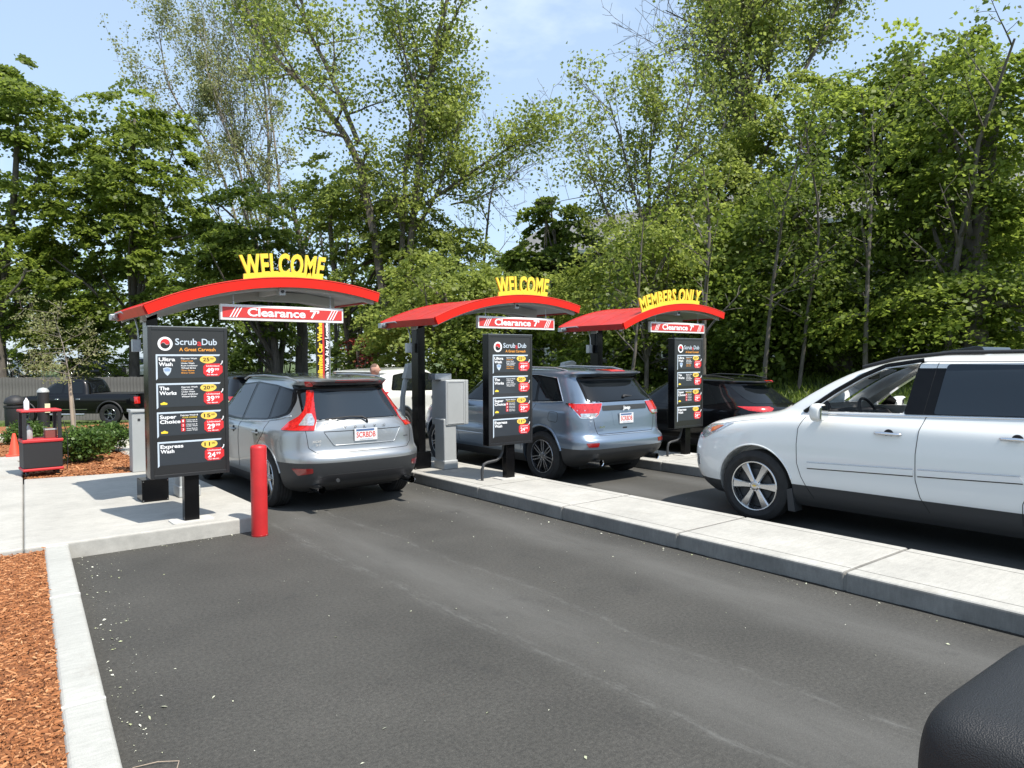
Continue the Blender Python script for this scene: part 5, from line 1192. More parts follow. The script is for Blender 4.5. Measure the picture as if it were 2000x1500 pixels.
seam(sh, [(-0.93, 4.0, 1.19), (-0.93, 4.3, 1.135), (-0.90, 4.68, 1.08), (-0.80, 4.95, 1.0)], (0.7, 0, -0.7), 'bonnet_gap', MT['seam'], t, 0.003, both=True)
for s in (-1, 1):
    MB().prism([(3.70, 0.17), (3.78, 0.17), (3.80, 0.40), (3.74, 0.42)], s*0.80, s*0.965, axis='x').build('mud_flap', MT['plasticg'], t, bevel=0.004)
    MB().tube([(s*0.69, 3.12, 1.715), (s*0.695, 2.8, 1.80), (s*0.695, 2.3, 1.855), (s*0.68, 1.2, 1.865), (s*0.66, 0.75, 1.80)], 0.019, 8).build('roof_rail', MT['plastic'], t, smooth=60)
MB().prism([(2.62, 1.82), (2.50, 1.865), (2.17, 1.92), (2.13, 1.91), (2.10, 1.85)], -0.45, 0.45, axis='x').build('wind_deflector', MT['glass'], t, bevel=0.01)
# cabin contents
b = MB().prism([(3.35, 0.60), (3.35, 1.10), (3.43, 1.20), (3.57, 1.225), (3.90, 1.21), (3.90, 0.60)], -0.80, 0.80, axis='x'); b.build('dashboard', MT['interior'], t, bevel=0.03, seg=4)
b = MB().prism([(3.34, 1.19), (3.40, 1.25), (3.55, 1.26), (3.66, 1.20)], -0.62, -0.20, axis='x'); b.build('instrument_hood', MT['interior'], t, bevel=0.02, seg=3)
sw = MB(); c = Vector((-0.40, 3.17, 1.21)); U = Vector((1, 0, 0)); V = Vector((0, 0.42, 0.91)).normalized()
sw.tube([c+U*0.185*math.cos(a)+V*0.185*math.sin(a) for a in [2*math.pi*i/36 for i in range(37)]], 0.015, 8)
for a in (0.2, math.pi-0.2, -math.pi/2): sw.tube([c+V*0, c+U*0.18*math.cos(a)+V*0.18*math.sin(a)], 0.018, 6)
sw.tube([c, c+Vector((0, 0.2, -0.08))], 0.04, 8); sw.build('steering_wheel', MT['plastic'], t, smooth=50)
MB().box(-0.13, 0.13, 3.28, 3.31, 1.575, 1.665).build('rear_view_mirror', MT['plastic'], t, bevel=0.015, seg=3)
for s, x in ((-1, -0.40), (1, 0.40)):
    MB().prism([(1.85, 0.62), (2.45, 0.62), (2.45, 0.80), (2.05, 0.82), (1.86, 1.36), (1.68, 1.36)], x-0.24, x+0.24, axis='x').build('front_seat', MT['interior'], t, bevel=0.04, seg=3)
    MB().prism([(1.80, 1.38), (1.90, 1.38), (1.88, 1.58), (1.78, 1.58)], x-0.13, x+0.13, axis='x').build('head_rest', MT['interior'], t, bevel=0.04, seg=3)
patch(sh, [(-0.66, 4.0, 1.26), (0.66, 4.0, 1.26), (0.54, 3.3, 1.71), (-0.54, 3.3, 1.71)], (0, -0.8, -0.6), 'windscreen', MT['clearglass'], t, -0.006, 0.004, r=0.04)

# ---- black crossover
S4 = dict(z0=0.22, z1=1.60, L=4.35, ym=2.1, track=0.885, rim=0.225, style='five', mrim=MT['alloy'],
    rear=[(0.22, 0.4), (0.32, 0.12), (0.5, 0.02), (0.65, 0.0), (0.78, 0.06), (0.95, 0.10), (1.02, 0.13), (1.10, 0.24), (1.25, 0.44), (1.38, 0.62), (1.45, 0.68), (1.475, 0.55), (1.50, 0.45), (1.53, 0.62), (1.57, 1.2), (1.60, 1.9)],
    front=[(0.22, 4.1), (0.4, 4.3), (0.6, 4.35), (0.8, 4.28), (0.92, 4.05), (0.99, 3.6), (1.05, 3.3), (1.3, 2.9), (1.48, 2.55), (1.57, 2.3), (1.60, 2.15)],
    width=[(0.22, 0.80), (0.35, 0.865), (0.6, 0.885), (0.85, 0.885), (0.95, 0.875), (1.02, 0.84), (1.08, 0.80), (1.3, 0.70), (1.45, 0.63), (1.52, 0.58), (1.56, 0.48), (1.60, 0.15)],
    mr=[(0.2, 8), (1.0, 7), (1.2, 4), (1.6, 3.2)], kr=[(0.2, 3), (1.0, 2.8), (1.6, 2.6)], mf=[(0.2, 8), (1.6, 5)], kf=[(0.2, 3), (1.6, 2.4)],
    axles=[(0.90, 0.335, 0.395, 1.0), (3.51, 0.335, 0.395, 1.0)], zc=lambda y: 0.36, levels=[0.36], archtrim=0.01)
t, sh = assemble(S4, 'black_suv', 'black crossover with glowing red tail lamps in the members lane', 'SUV', (12.24, 7.2, 0), 0, (1.0, 1.0, 0.955), MT['blackpaint'], MT['plastic'])
patch(sh, Ls([(0.78, 1.12), (1.0, 1.36), (1.5, 1.45), (2.2, 1.47), (2.7, 1.33), (3.12, 1.06), (2.2, 1.01), (1.3, 1.03)]), LD, 'side_windows', MT['glass'], t, 0.004, r=0.04, both=True)
patch(sh, Rs([(-0.62, 1.09), (-0.54, 1.42), (0.54, 1.42), (0.62, 1.09)]), RD, 'hatch_window', MT['glass'], t, 0.004, r=0.04)
patch(sh, [(-0.88, 0.5, 1.035), (-0.50, 0.12, 1.035), (-0.42, 0.11, 1.00), (-0.50, 0.11, 0.945), (-0.62, 0.11, 0.93), (-0.84, 0.3, 0.965)], (0.5, 0.86, 0), 'tail_lamp', MT['lampred'], t, 0.008, 0.02, r=0.015, step=0.05, both=True)
patch(sh, [(-0.78, 0.2, 0.915), (-0.58, 0.11, 0.92), (-0.62, 0.11, 0.85), (-0.70, 0.12, 0.82)], (0.5, 0.86, 0), 'reversing_lamp', MT['lampclear'], t, 0.008, 0.02, r=0.012, both=True)
patch(sh, Rs([(-0.11, 1.515), (-0.11, 1.49), (0.11, 1.49), (0.11, 1.515)]), RD, 'high_brake_lamp', MT['lampred'], t, 0.01, r=0.006)
plate(t, 0.0, 0.055, 0.86, 0.0, 'SCRBDB')
b = MB(); add_text(b, 'H', 0, 0.985, 0.07, 0.085, w=0.07, bold=0.05, align='c'); b.build('badge', MT['chrome'], t)
handle(sh, t, 2.0, 0.92, MT['chrome'])
for s in (-1, 1): mirror_(sh, t, 2.75, 0.98, MT['blackpaint'], s)
for s in (-1, 1): MB().tube([(s*0.55, 0.9, 1.545), (s*0.58, 1.2, 1.60), (s*0.58, 2.0, 1.625), (s*0.55, 2.4, 1.58)], 0.014, 8).build('roof_rail', MT['plastic'], t, smooth=60)

# ---- cars further off
def far_suv(name, label, x, y, z, rz, mp, scale=1.0, cat='SUV', group=None):
    S = dict(S2); S.update(style='five', mrim=MT['alloy'], rim=0.25)
    t, sh = assemble(S, name, label, cat, (x, y, z), rz, scale, mp, MT['plasticg'], group=group)
    patch(sh, Ls(gl), LD, 'window_surround', MT['blackm'], t, 0.002, r=0.06, both=True)
    for nm, g in (('quarter_window', [(0.66, 1.25), (0.89, 1.555), (1.22, 1.59), (1.16, 1.225)]), ('rear_door_window', [(1.22, 1.225), (1.28, 1.595), (2.06, 1.605), (2.06, 1.20)]), ('front_door_window', [(2.14, 1.20), (2.14, 1.60), (2.70, 1.535), (3.10, 1.33), (3.30, 1.185)])):
        patch(sh, Ls(g), LD, nm, MT['glass'], t, 0.005, r=0.04, both=True)
    patch(sh, Rs([(-0.685, 1.24), (-0.62, 1.56), (0.62, 1.56), (0.685, 1.24)]), RD, 'hatch_window', MT['glass'], t, 0.006, r=0.04)
    patch(sh, [(-0.60, 3.6, 1.22), (0.60, 3.6, 1.22), (0.50, 3.0, 1.66), (-0.50, 3.0, 1.66)], (0, -0.9, -0.3), 'windscreen', MT['glass'], t, 0.004, 0.01, r=0.04)
    patch(sh, lamp3, (0.40, 0.92, 0), 'tail_lamp', MT['lampred'], t, 0.010, 0.02, r=0.02, step=0.08, both=True)
    handle(sh, t, 1.38, 1.03, MT['plasticg']); handle(sh, t, 2.3, 1.02, MT['plasticg'])
    for s in (-1, 1): mirror_(sh, t, 3.12, 1.10, mp, s)
    return t
far_suv('pale_suv', 'pale SUV beyond the silver SUV, partly hidden by the black canopy post', 6.95, 14.73, 0, math.radians(-62), MT['cream'], 0.97)
far_suv('dark_suv', 'black SUV ahead of the silver SUV, seen past the first menu board', 5.75, 15.8, gz(5.5, 18), 0.0, MT['blackpaint'], 0.96)
index_kids()

# pickup truck: cab and bed bodies on one frame
def pickup(x, y, z, rz, label):
    t = thing('pickup_truck', label, 'pickup truck', (x, y, z), rz)
    SL = dict(z0=0.42, z1=1.16, L=5.4, ym=2.7, rear=[(0.42, 0.15), (0.55, 0.0), (0.75, 0.02), (1.16, 0.06)], front=[(0.42, 5.2), (0.6, 5.4), (0.9, 5.36), (1.02, 5.15), (1.09, 4.6), (1.13, 3.9), (1.16, 3.2)],
        width=[(0.42, 0.82), (0.55, 0.91), (0.85, 0.94), (1.05, 0.93), (1.13, 0.90), (1.16, 0.86)], mr=[(0, 20), (2, 20)], kr=[(0, 6), (2, 6)], mf=[(0, 9), (2, 9)], kf=[(0, 3), (2, 3)])
    me = body_mesh(SL, 'body', [MT['blackpaint'], MT['plastic']], lambda y: 0.5); o = bpy.data.objects.new('body', me); COL.objects.link(o)
    cut = [side_cutter(arch_poly(yy, 0.40, 0.47), s*0.6, s*1.4) for yy in (1.15, 4.42) for s in (-1, 1)]
    cut.append(MB().box(-0.78, 0.78, 0.10, 1.85, 0.75, 1.4).build('cutter', MT['plastic']))
    sh = Shell(me); boolean_cut(o, cut); o.parent = t
    SC_ = dict(z0=1.10, z1=1.80, L=2.0, ym=2.8, rear=[(1.10, 1.92), (1.5, 2.02), (1.7, 2.15), (1.76, 2.3), (1.80, 2.7)], front=[(1.10, 4.25), (1.2, 4.08), (1.5, 3.65), (1.7, 3.25), (1.78, 3.0), (1.80, 2.85)],
        width=[(1.10, 0.90), (1.2, 0.86), (1.5, 0.76), (1.7, 0.70), (1.77, 0.6), (1.80, 0.2)], mr=[(0, 14), (2, 8)], kr=[(0, 4), (2, 3)], mf=[(0, 8), (2, 6)], kf=[(0, 2.6), (2, 2.5)])
    me2 = body_mesh(SC_, 'cab', [MT['blackpaint']], None, rows=40); o2 = bpy.data.objects.new('cab', me2); COL.objects.link(o2); o2.parent = t; sh2 = Shell(me2)
    for nm, g in (('rear_door_window', [(2.2, 1.20), (2.28, 1.62), (2.9, 1.67), (2.92, 1.20)]), ('front_door_window', [(3.0, 1.20), (2.98, 1.67), (3.3, 1.60), (3.7, 1.35), (3.82, 1.20)])):
        patch(sh2, Ls(g), LD, nm, MT['glass'], t, 0.004, r=0.04, both=True)
    patch(sh2, Rs([(-0.6, 1.22), (-0.55, 1.62), (0.55, 1.62), (0.6, 1.22)]), RD, 'rear_window', MT['glass'], t, 0.004, r=0.04)
    patch(sh2, [(-0.6, 4, 1.2), (0.6, 4, 1.2), (0.52, 3.3, 1.68), (-0.52, 3.3, 1.68)], (0, -0.9, -0.3), 'windscreen', MT['glass'], t, 0.004, r=0.04)
    for yy in (1.15, 4.42):
        for s in (-1, 1):
            wheel(t, s*0.83, yy, 0.40, 0.26, 0.23, 'black', MT['darkalloy'], s)
            pts = [(s*(0.955), yy-0.49*math.cos(math.pi*i/24), 0.40+0.49*math.sin(math.pi*i/24)) for i in range(1, 24)]
            MB().tube(pts, 0.035, 8).build('fender_flare', MT['plastic'], t, smooth=60)
    patch(sh, [(-0.93, 0.05, 1.02), (-0.93, 0.2, 1.05), (-0.80, 0.05, 1.05), (-0.80, 0.05, 0.80), (-0.93, 0.05, 0.80), (-0.93, 0.15, 0.82)][0:0] or [(-0.94, 0.20, 1.06), (-0.80, 0.04, 1.06), (-0.80, 0.04, 0.80), (-0.94, 0.18, 0.80)], (0.7, 0.7, 0), 'tail_lamp', MT['lampred'], t, 0.008, r=0.01, both=True)
    MB().box(-0.88, 0.88, -0.10, 0.05, 0.48, 0.62).build('rear_bumper', MT['plastic'], t, bevel=0.02)
    for s in (-1, 1):
        MB().tube([(s*0.95, 2.1, 0.40), (s*0.95, 3.7, 0.40)], 0.04, 10).build('side_step', MT['steel'], t, smooth=60)
        MB().box(s*0.95-0.12, s*0.95+0.12, 3.66, 3.76, 1.16, 1.36).build('door_mirror', MT['plastic'], t, bevel=0.03)
    MB().box(-0.945, -0.935, 2.0, 4.0, 0.585, 0.60).build('side_moulding', MT['chrome'], t)
    handle(sh, t, 2.35, 0.98, MT['chrome']); handle(sh, t, 3.15, 0.98, MT['chrome'])
    MB().box(-0.86, 0.86, 0.12, 1.90, 1.162, 1.185).build('bed_cover', MT['plastic'], t, bevel=0.01)
    return t
pickup(6.49, 31.03, gz(5.0, 31.5), math.radians(51.7), 'black pickup truck parked side-on in front of the board fence')

# ------------------------------------------------------------------ background setting
# board fence, every board its own piece
FA, FB = np.array([0.2, 41.0]), np.array([14.2, 30.4]); fl_ = np.linalg.norm(FB-FA); fd_ = (FB-FA)/fl_
fz = lambda x, y: -0.75
fence = thing('board_fence', 'long weathered grey board fence behind the pickup truck', 'fence', (FA[0], FA[1], -0.75), math.atan2(fd_[1], fd_[0]))
bw = 0.145; nb = int(fl_/bw); meshes = []
for k in range(7):
    b = MB().prism([(0.003, 0), (bw-0.003, 0), (bw-0.003, 1.93+0.012*math.sin(k*2.1)), (0.003, 1.93+0.012*math.cos(k*1.7))], 0, 0.02)
    me = bpy.data.meshes.new('board'); me.from_pydata(b.v, [], b.f); me.materials.append(MT['fence']); meshes.append(me)
for i in range(nb):
    o = bpy.data.objects.new('board', meshes[i % 7]); COL.objects.link(o); o.parent = fence; o.location = (i*bw, RNG.uniform(0, 0.008), 0)
for z in (0.3, 1.0, 1.7): MB().box(0, fl_, 0.03, 0.07, z, z+0.09).build('rail', MT['fence'], fence)
# parking lot beyond the fence
tag(MB().prism([(-40, 75), (-6, 47.5), (4, 41.5), (18, 33.5), (40, 60), (0, 110)], 0.55, 0.62, axis='z').build('far_parking_lot', MT['asphalt']), kind='structure')
def car_copy(src, name, label, x, y, z, rz, sc, mp=None, group='cars in the lot beyond the fence'):
    index_kids(); o = copy_tree(src); o.name = name; o.location = (x, y, z); o.rotation_euler = (0, 0, rz); o.scale = (sc,)*3
    tag(o, label, 'car', group); return o
wsrc = [o for o in bpy.data.objects if o.get('label', '').startswith('pale SUV')][0]
dsrc = [o for o in bpy.data.objects if o.get('label', '').startswith('black SUV ahead')][0]
def px_place(src, name, label, px, D, z, rz, sc):
    p = at_depth(px, 730, D); return car_copy(src, name, label, p[0], p[1], z, rz, sc)
px_place(wsrc, 'parked_car', 'white car beyond the fence at the far left edge', -55, 47, 0.62, math.radians(-128), 0.88)
px_place(dsrc, 'parked_car', 'dark car beyond the fence behind the young tree', 125, 50, 0.62, math.radians(-128), 0.88)
px_place(wsrc, 'parked_car', 'silver car beyond the fence just left of the first menu board', 330, 51, 0.62, math.radians(52), 0.88)
px_place(wsrc, 'parked_car', 'light car beyond the fence behind the banner', 660, 46, 0.62, math.radians(-128), 0.88)
# small white notice boards in that lot
for i, (px, w, h, D) in enumerate(((36, 0.62, 0.62, 44), (60, 0.36, 0.42, 43))):
    p = at_depth(px, 725, D); t = thing('notice_board', ['wide white notice board beyond the fence at far left', 'small white notice board on a post beyond the fence'][i], 'sign', (p[0], p[1], 0.62), -YAW)
    MB().box(-w/2, w/2, -0.02, 0.02, 0.75, 0.75+h).build('panel', MT['printw'], t); MB().box(-0.03, 0.03, 0.021, 0.06, 0, 0.74+h).build('post', MT['steel'], t)

# grass strip, stuff
def grass_patch(name, label, poly, n, h0, h1, m, seed, zo=0.0):
    rg = np.random.default_rng(seed); P = np.array(poly, float); lo, hi = P.min(0), P.max(0); pts = rg.uniform(lo, hi, (n*3, 2)); ins = np.zeros(len(pts), bool); j = len(P)-1
    for i in range(len(P)):
        c = ((P[i, 1] > pts[:, 1]) != (P[j, 1] > pts[:, 1])) & (pts[:, 0] < (P[j, 0]-P[i, 0])*(pts[:, 1]-P[i, 1])/(P[j, 1]-P[i, 1]+1e-9)+P[i, 0]); ins ^= c; j = i
    pts = pts[ins][:n]; n = len(pts); z = terrain(pts[:, 0], pts[:, 1])+zo-0.03; h = rg.uniform(h0, h1, n); a = rg.uniform(0, 2*np.pi, n); w = h*rg.uniform(0.06, 0.16, n); ln = rg.normal(0, 0.35, (n, 2))*h[:, None]
    c = np.stack([pts[:, 0], pts[:, 1], z], 1); s = np.stack([np.cos(a), np.sin(a), np.zeros(n)], 1)*w[:, None]
    mid = c+np.stack([ln[:, 0]*0.35, ln[:, 1]*0.35, h*0.6], 1); top = c+np.stack([ln[:, 0], ln[:, 1], h], 1)
    V = np.stack([c-s, c+s, mid+s*0.8, mid-s*0.8, top+s*0.1, top-s*0.1], 1).reshape(-1, 3); k = (np.arange(n)*6)[:, None]
    Q = np.concatenate([k+np.array([0, 1, 2, 3]), k+np.array([3, 2, 4, 5])], 0)
    o = mesh_np(name, V, Q, m, tint=np.repeat(rg.random(n), 6)); tag(o, label, name.replace('_', ' '), kind='stuff'); return o
grass_patch('grass', 'short green grass strip in front of the pickup truck', [(0.5, 22), (10, 20), (14, 27), (2, 36)], 26000, 0.04, 0.11, MT['grass'], 21)
grass_patch('weeds', 'bright weeds and tall grass on the bank behind the black crossover', [(14.0, 6), (14.0, 14), (20, 24), (34, 20), (34, -2), (20, 0)], 60000, 0.05, 0.24, MT['leaf_dark'], 22)  # dark leaf colour holds the shade of the trees above
tag(MB().prism([(3.05, 21.5), (9, 19.5), (12.5, 23.5), (6.5, 28.3), (1.5, 27.5)], -0.40, -0.262, axis='z').build('far_mulch_strip', MT['mulch']), kind='structure')
tag(MB().prism([(-6, 20.5), (1.9, 18.2), (2.95, 20.0), (2.0, 25), (-6, 28)], -0.3, 0.02, axis='z').build('planting_bed', MT['mulch']), kind='structure')

# leaf masses -------------------------------------------------------
def leaves_at(centres, per, spread, size, rg, flat=0.6, up=0.55, vary=0.35):
    """kite-shaped folded leaves scattered around twig ends"""
    C = np.repeat(centres, per, 0); n = len(C)
    sp = spread if np.ndim(spread) == 0 else np.repeat(spread, per)[:, None]
    off = rg.normal(0, 1, (n, 3))*np.array([1, 1, flat])*sp; c = C+off
    a = rg.uniform(0, 2*np.pi, n); nz_ = rg.normal(0, 1, (n, 3))*0.75+np.array([0, 0, up]); nz_ /= np.linalg.norm(nz_, axis=1)[:, None]
    d = np.stack([np.cos(a), np.sin(a), rg.normal(-0.25, 0.4, n)], 1); d -= nz_*(d*nz_).sum(1)[:, None]; d /= np.linalg.norm(d, axis=1)[:, None]
    s = np.cross(nz_, d); L_ = (size*rg.uniform(0.6, 1.35, n))[:, None]
    p0 = c-d*L_*0.5; p2 = c+d*L_*0.5; p1 = c+s*L_*0.42-d*L_*0.05+nz_*L_*0.10; p3 = c-s*L_*0.42-d*L_*0.05+nz_*L_*0.10
    V = np.stack([p0, p1, p2, p3], 1).reshape(-1, 3); Q = np.arange(n*4).reshape(-1, 4)
    tc_ = np.repeat(rg.random(len(centres)), per); t = np.clip(0.5+(tc_-0.5)*vary*2+rg.normal(0, 0.18, n), 0, 1)
    return V, Q, np.repeat(t, 4)
def add_leaf_obj(name, parent, m, parts):
    V = np.concatenate([p[0] for p in parts]); k = 0; Qs = []
    for p in parts: Qs.append(p[1]+k); k += len(p[0])
    return mesh_np(name, V, np.concatenate(Qs), m, parent, tint=np.concatenate([p[2] for p in parts]))
def sprays(lobes, n, per, R, size, rg, droop=0.3, fill=0.25):
    """foliage as flat drooping leaf sprays, so that light tops alternate with dark gaps"""
    C = lobes_points(lobes, n, rg, 0.62); nf = int(n*fill)
    if nf: C = np.concatenate([C[:n-nf], lobes_points([(l[0], l[1], l[2], l[3]*0.75, l[4]*0.75, l[5]*0.75) for l in lobes], nf, rg, 0.0)])
    ctr = np.mean(np.array(lobes)[:, :3], 0); out = C-ctr; out[:, 2] = 0; out /= np.linalg.norm(out, axis=1)[:, None]+1e-6
    nrm = np.array([0, 0, 1.0])+out*rg.uniform(0.1, 0.7, (n, 1))+rg.normal(0, 0.22, (n, 3)); nrm /= np.linalg.norm(nrm, axis=1)[:, None]
    a1 = np.cross(nrm, rg.normal(0, 1, (n, 3))); a1 /= np.linalg.norm(a1, axis=1)[:, None]; a2 = np.cross(nrm, a1)
    Rr = R*rg.uniform(0.55, 1.35, n); el = rg.uniform(0.5, 1.0, n)
    rep = lambda a: np.repeat(a, per, 0)
    k = n*per; th = rg.uniform(0, 2*np.pi, k); r = np.sqrt(rg.random(k)); r = r*(1+0.25*np.sin(th*5+rep(rg.uniform(0, 6, n))))
    c = rep(C)+rep(a1)*(r*np.cos(th)*rep(Rr))[:, None]+rep(a2)*(r*np.sin(th)*rep(Rr*el))[:, None]; c[:, 2] -= droop*r*r*rep(Rr); c += rg.normal(0, 0.07, (k, 3))*R
    nn = rep(nrm)*0.9+rg.normal(0, 0.42, (k, 3)); nn /= np.linalg.norm(nn, axis=1)[:, None]
    d = rg.normal(0, 1, (k, 3))+np.array([0, 0, -0.5]); d -= nn*(d*nn).sum(1)[:, None]; d /= np.linalg.norm(d, axis=1)[:, None]; s = np.cross(nn, d); L_ = (size*rg.uniform(0.6, 1.3, k))[:, None]
    V = np.stack([c-d*L_*0.5, c+s*L_*0.45-d*L_*0.06+nn*L_*0.09, c+d*L_*0.5, c-s*L_*0.45-d*L_*0.06+nn*L_*0.09], 1).reshape(-1, 3)
    t = np.clip(0.5+rep(rg.normal(0, 0.2, n))+rg.normal(0, 0.2, k), 0, 1)
    return C, (V, np.arange(k*4).reshape(-1, 4), np.repeat(t, 4))
def lobes_points(lobes, n, rg, shell=0.55):
    """points through ellipsoid lobes (cx,cy,cz,rx,ry,rz), denser near their surface"""
    vol = np.array([l[3]*l[4]*l[5] for l in lobes])**0.75; k = rg.choice(len(lobes), n, p=vol/vol.sum()); Lb = np.array(lobes)[k]
    d = rg.normal(0, 1, (n, 3)); d /= np.linalg.norm(d, axis=1)[:, None]; r = rg.random(n)**(1/3); r = shell+(1-shell)*r if shell else r
    r *= 1+0.12*np.sin(d[:, 0]*7+k)*np.cos(d[:, 2]*6+k*2)+rg.normal(0, 0.05, n)
    return Lb[:, :3]+d*r[:, None]*Lb[:, 3:6]
def branch_system(rg, base, top, r0, lean=0.1, levels=3, spread=0.55, kids=(4, 5, 5), ratio=0.55, up=0.25, start=0.35, wob=0.05, tipr=0.008):
    """returns list of (points, radii) limbs and list of twig end points"""
    limbs = []; tips = []
    def grow(p, d, L_, r, lv):
        n = 7; pts = [p]; dd = d.copy()
        for i in range(n):
            dd = dd+rg.normal(0, wob*1.6, 3)+np.array([0, 0, up*0.08]); dd /= np.linalg.norm(dd); pts.append(pts[-1]+dd*L_/n)
        rad = [max(tipr, r*(1-0.75*i/n)) for i in range(n+1)]; limbs.append((pts, rad, lv))
        if lv >= levels: tips.extend([pts[-1], pts[-2], pts[-4]]); return
        k = kids[min(lv, len(kids)-1)]
        for j in range(k):
            t = start+(1-start)*(j+rg.random()*0.8)/k if lv == 0 else 0.25+0.75*(j+rg.random()*0.8)/k
            i = min(n-1, int(t*n)); q = pts[i]+(pts[i+1]-pts[i])*(t*n-i); ax_ = rg.normal(0, 1, 3); ax_ -= dd*(ax_@dd); ax_ /= np.linalg.norm(ax_)
            nd = dd*(1-spread)+ax_*spread*rg.uniform(0.7, 1.3)+np.array([0, 0, up*0.5]); nd /= np.linalg.norm(nd)
            grow(q, nd, L_*ratio*rg.uniform(0.7, 1.15)*(1.05-0.45*t if lv == 0 else 1), max(tipr, rad[i]*0.6), lv+1)
    d = np.array(top)-np.array(base); Ln = np.linalg.norm(d); grow(np.array(base, float), d/Ln, Ln, r0, 0)
    return limbs, np.array(tips)
def limbs_mesh(name, limbs, m, parent):
    b = MB()
    for pts, rad, lv in limbs: b.tube([tuple(p) for p in pts], rad, 9 if lv == 0 else 5 if lv == 1 else 3, caps=False)
    return b.build(name, m, parent, smooth=70)
def bezier(pts, n=10):
    P = np.array(pts, float); P = chaikin(P, 2); return P

TREEGROUP = 'trees standing behind the wash lanes'
def maple(label, lobes_px, D, base_px, per, clusters, size, m, seed, trunk_r=0.22, bark='bark', limbs=14, spread=0.42, depth=2.2, flat=0.45, group=TREEGROUP, name='maple_tree'):
    """dense crown described by lobes in the photo: (px, py, rx_px, ry_px)"""
    rg = np.random.default_rng(seed); k = D/F_PX; lob = []
    for (px, py, rx, ry, *dz) in lobes_px:
        c = at_depth(px, py, D+(dz[0] if dz else 0)); lob.append((c[0], c[1], c[2], rx*k, min(depth*1.3, rx*k)*1.0+0.8, ry*k))
    bp = at_depth(base_px, 730, D); g = gz(bp[0], bp[1]); root = thing(name, label, 'tree', (bp[0], bp[1], g-0.05), 0, group)
    off = np.array([bp[0], bp[1], g-0.05]); lob = [(l[0]-off[0], l[1]-off[1], l[2]-off[2], l[3], l[4], l[5]) for l in lob]
    C, geo = sprays(lob, clusters//4, int(per*4.6), spread*2.1, size, rg)
    b = MB(); top = max(lob, key=lambda l: l[2]); hh = top[2]+top[5]*0.3
    tr = [np.array([0, 0, 0]), np.array([rg.normal(0, 0.1), rg.normal(0, 0.1), hh*0.3]), np.array([top[0]*0.4+rg.normal(0, 0.2), top[1]*0.4, hh*0.65]), np.array([top[0]*0.9, top[1]*0.9, hh])]
    trp = bezier(tr); b.tube([tuple(p) for p in trp], list(np.linspace(trunk_r, trunk_r*0.2, len(trp))), 12, caps=False)
    b.tube([tuple(p) for p in (trp[0], trp[0]+(trp[1]-trp[0])*0.5)], [trunk_r*1.35, trunk_r*1.02], 12, caps=False)
    for i in range(limbs):
        q = C[rg.integers(len(C))]; s = trp[min(len(trp)-2, int(len(trp)*rg.uniform(0.25, 0.85)))]
        if q[2] < s[2]+0.2: s = trp[int(len(trp)*0.3)]
        mid = (s+q)/2+np.array([rg.normal(0, 0.3), rg.normal(0, 0.3), 0.3]); bp_ = bezier([s, mid, q]); b.tube([tuple(p) for p in bp_], list(np.linspace(trunk_r*0.36, 0.015, len(bp_))), 5, caps=False)
    b.build('trunk', MT[bark], root, smooth=70)
    add_leaf_obj('crown', root, MT[m], [geo])
    return root
def open_tree(label, base_px, top_px, top_py, D, r0, seed, kids, levels, per, size, m, spread=0.5, lspread=0.22, up=0.3, ratio=0.5, start=0.35, bark='bark', extra=(), leafpick=1.0, flat=0.8, wob=0.05, name='tall_tree'):
    rg = np.random.default_rng(seed); bp = at_depth(base_px, 730, D); g = gz(bp[0], bp[1])-0.05; tp = at_depth(top_px, top_py, D); off = np.array([bp[0], bp[1], g])
    root = thing(name, label, 'tree', tuple(off), 0, TREEGROUP)
    limbs, tips = branch_system(rg, (0, 0, 0), tp-off, r0, levels=levels, kids=kids, spread=spread, up=up, ratio=ratio, start=start, wob=wob)
    for path, ra, rb, *bare in extra:       # hand-placed limbs (px, py, dD)
        P = bezier([at_depth(a, b_, D+c)-off for a, b_, c in path]); limbs.append((list(P), list(np.linspace(ra, rb, len(P))), 1))
        nsub = 13
        for j in range(nsub):
            i = int((0.25+0.75*j/nsub)*(len(P)-2)); dirn = P[i+1]-P[i]; dirn /= np.linalg.norm(dirn)
            sd = dirn+rg.normal(0, 0.75, 3); sd /= np.linalg.norm(sd); Ls_ = rg.uniform(1.0, 3.0)
            l2, t2 = branch_system(rg, P[i], P[i]+sd*Ls_, max(0.012, (ra+(rb-ra)*i/len(P))*0.5), levels=2, kids=(4, 3), ratio=0.55, up=0.3, spread=0.6, start=0.2)
            limbs += l2; tips = tips if bare else np.concatenate([tips, t2])
    limbs_mesh('trunk', limbs, MT[bark], root)
    if per:
        T = tips[rg.random(len(tips)) < leafpick]; add_leaf_obj('crown', root, MT[m], [leaves_at(T, per, lspread, size, rg, flat)])
    return root

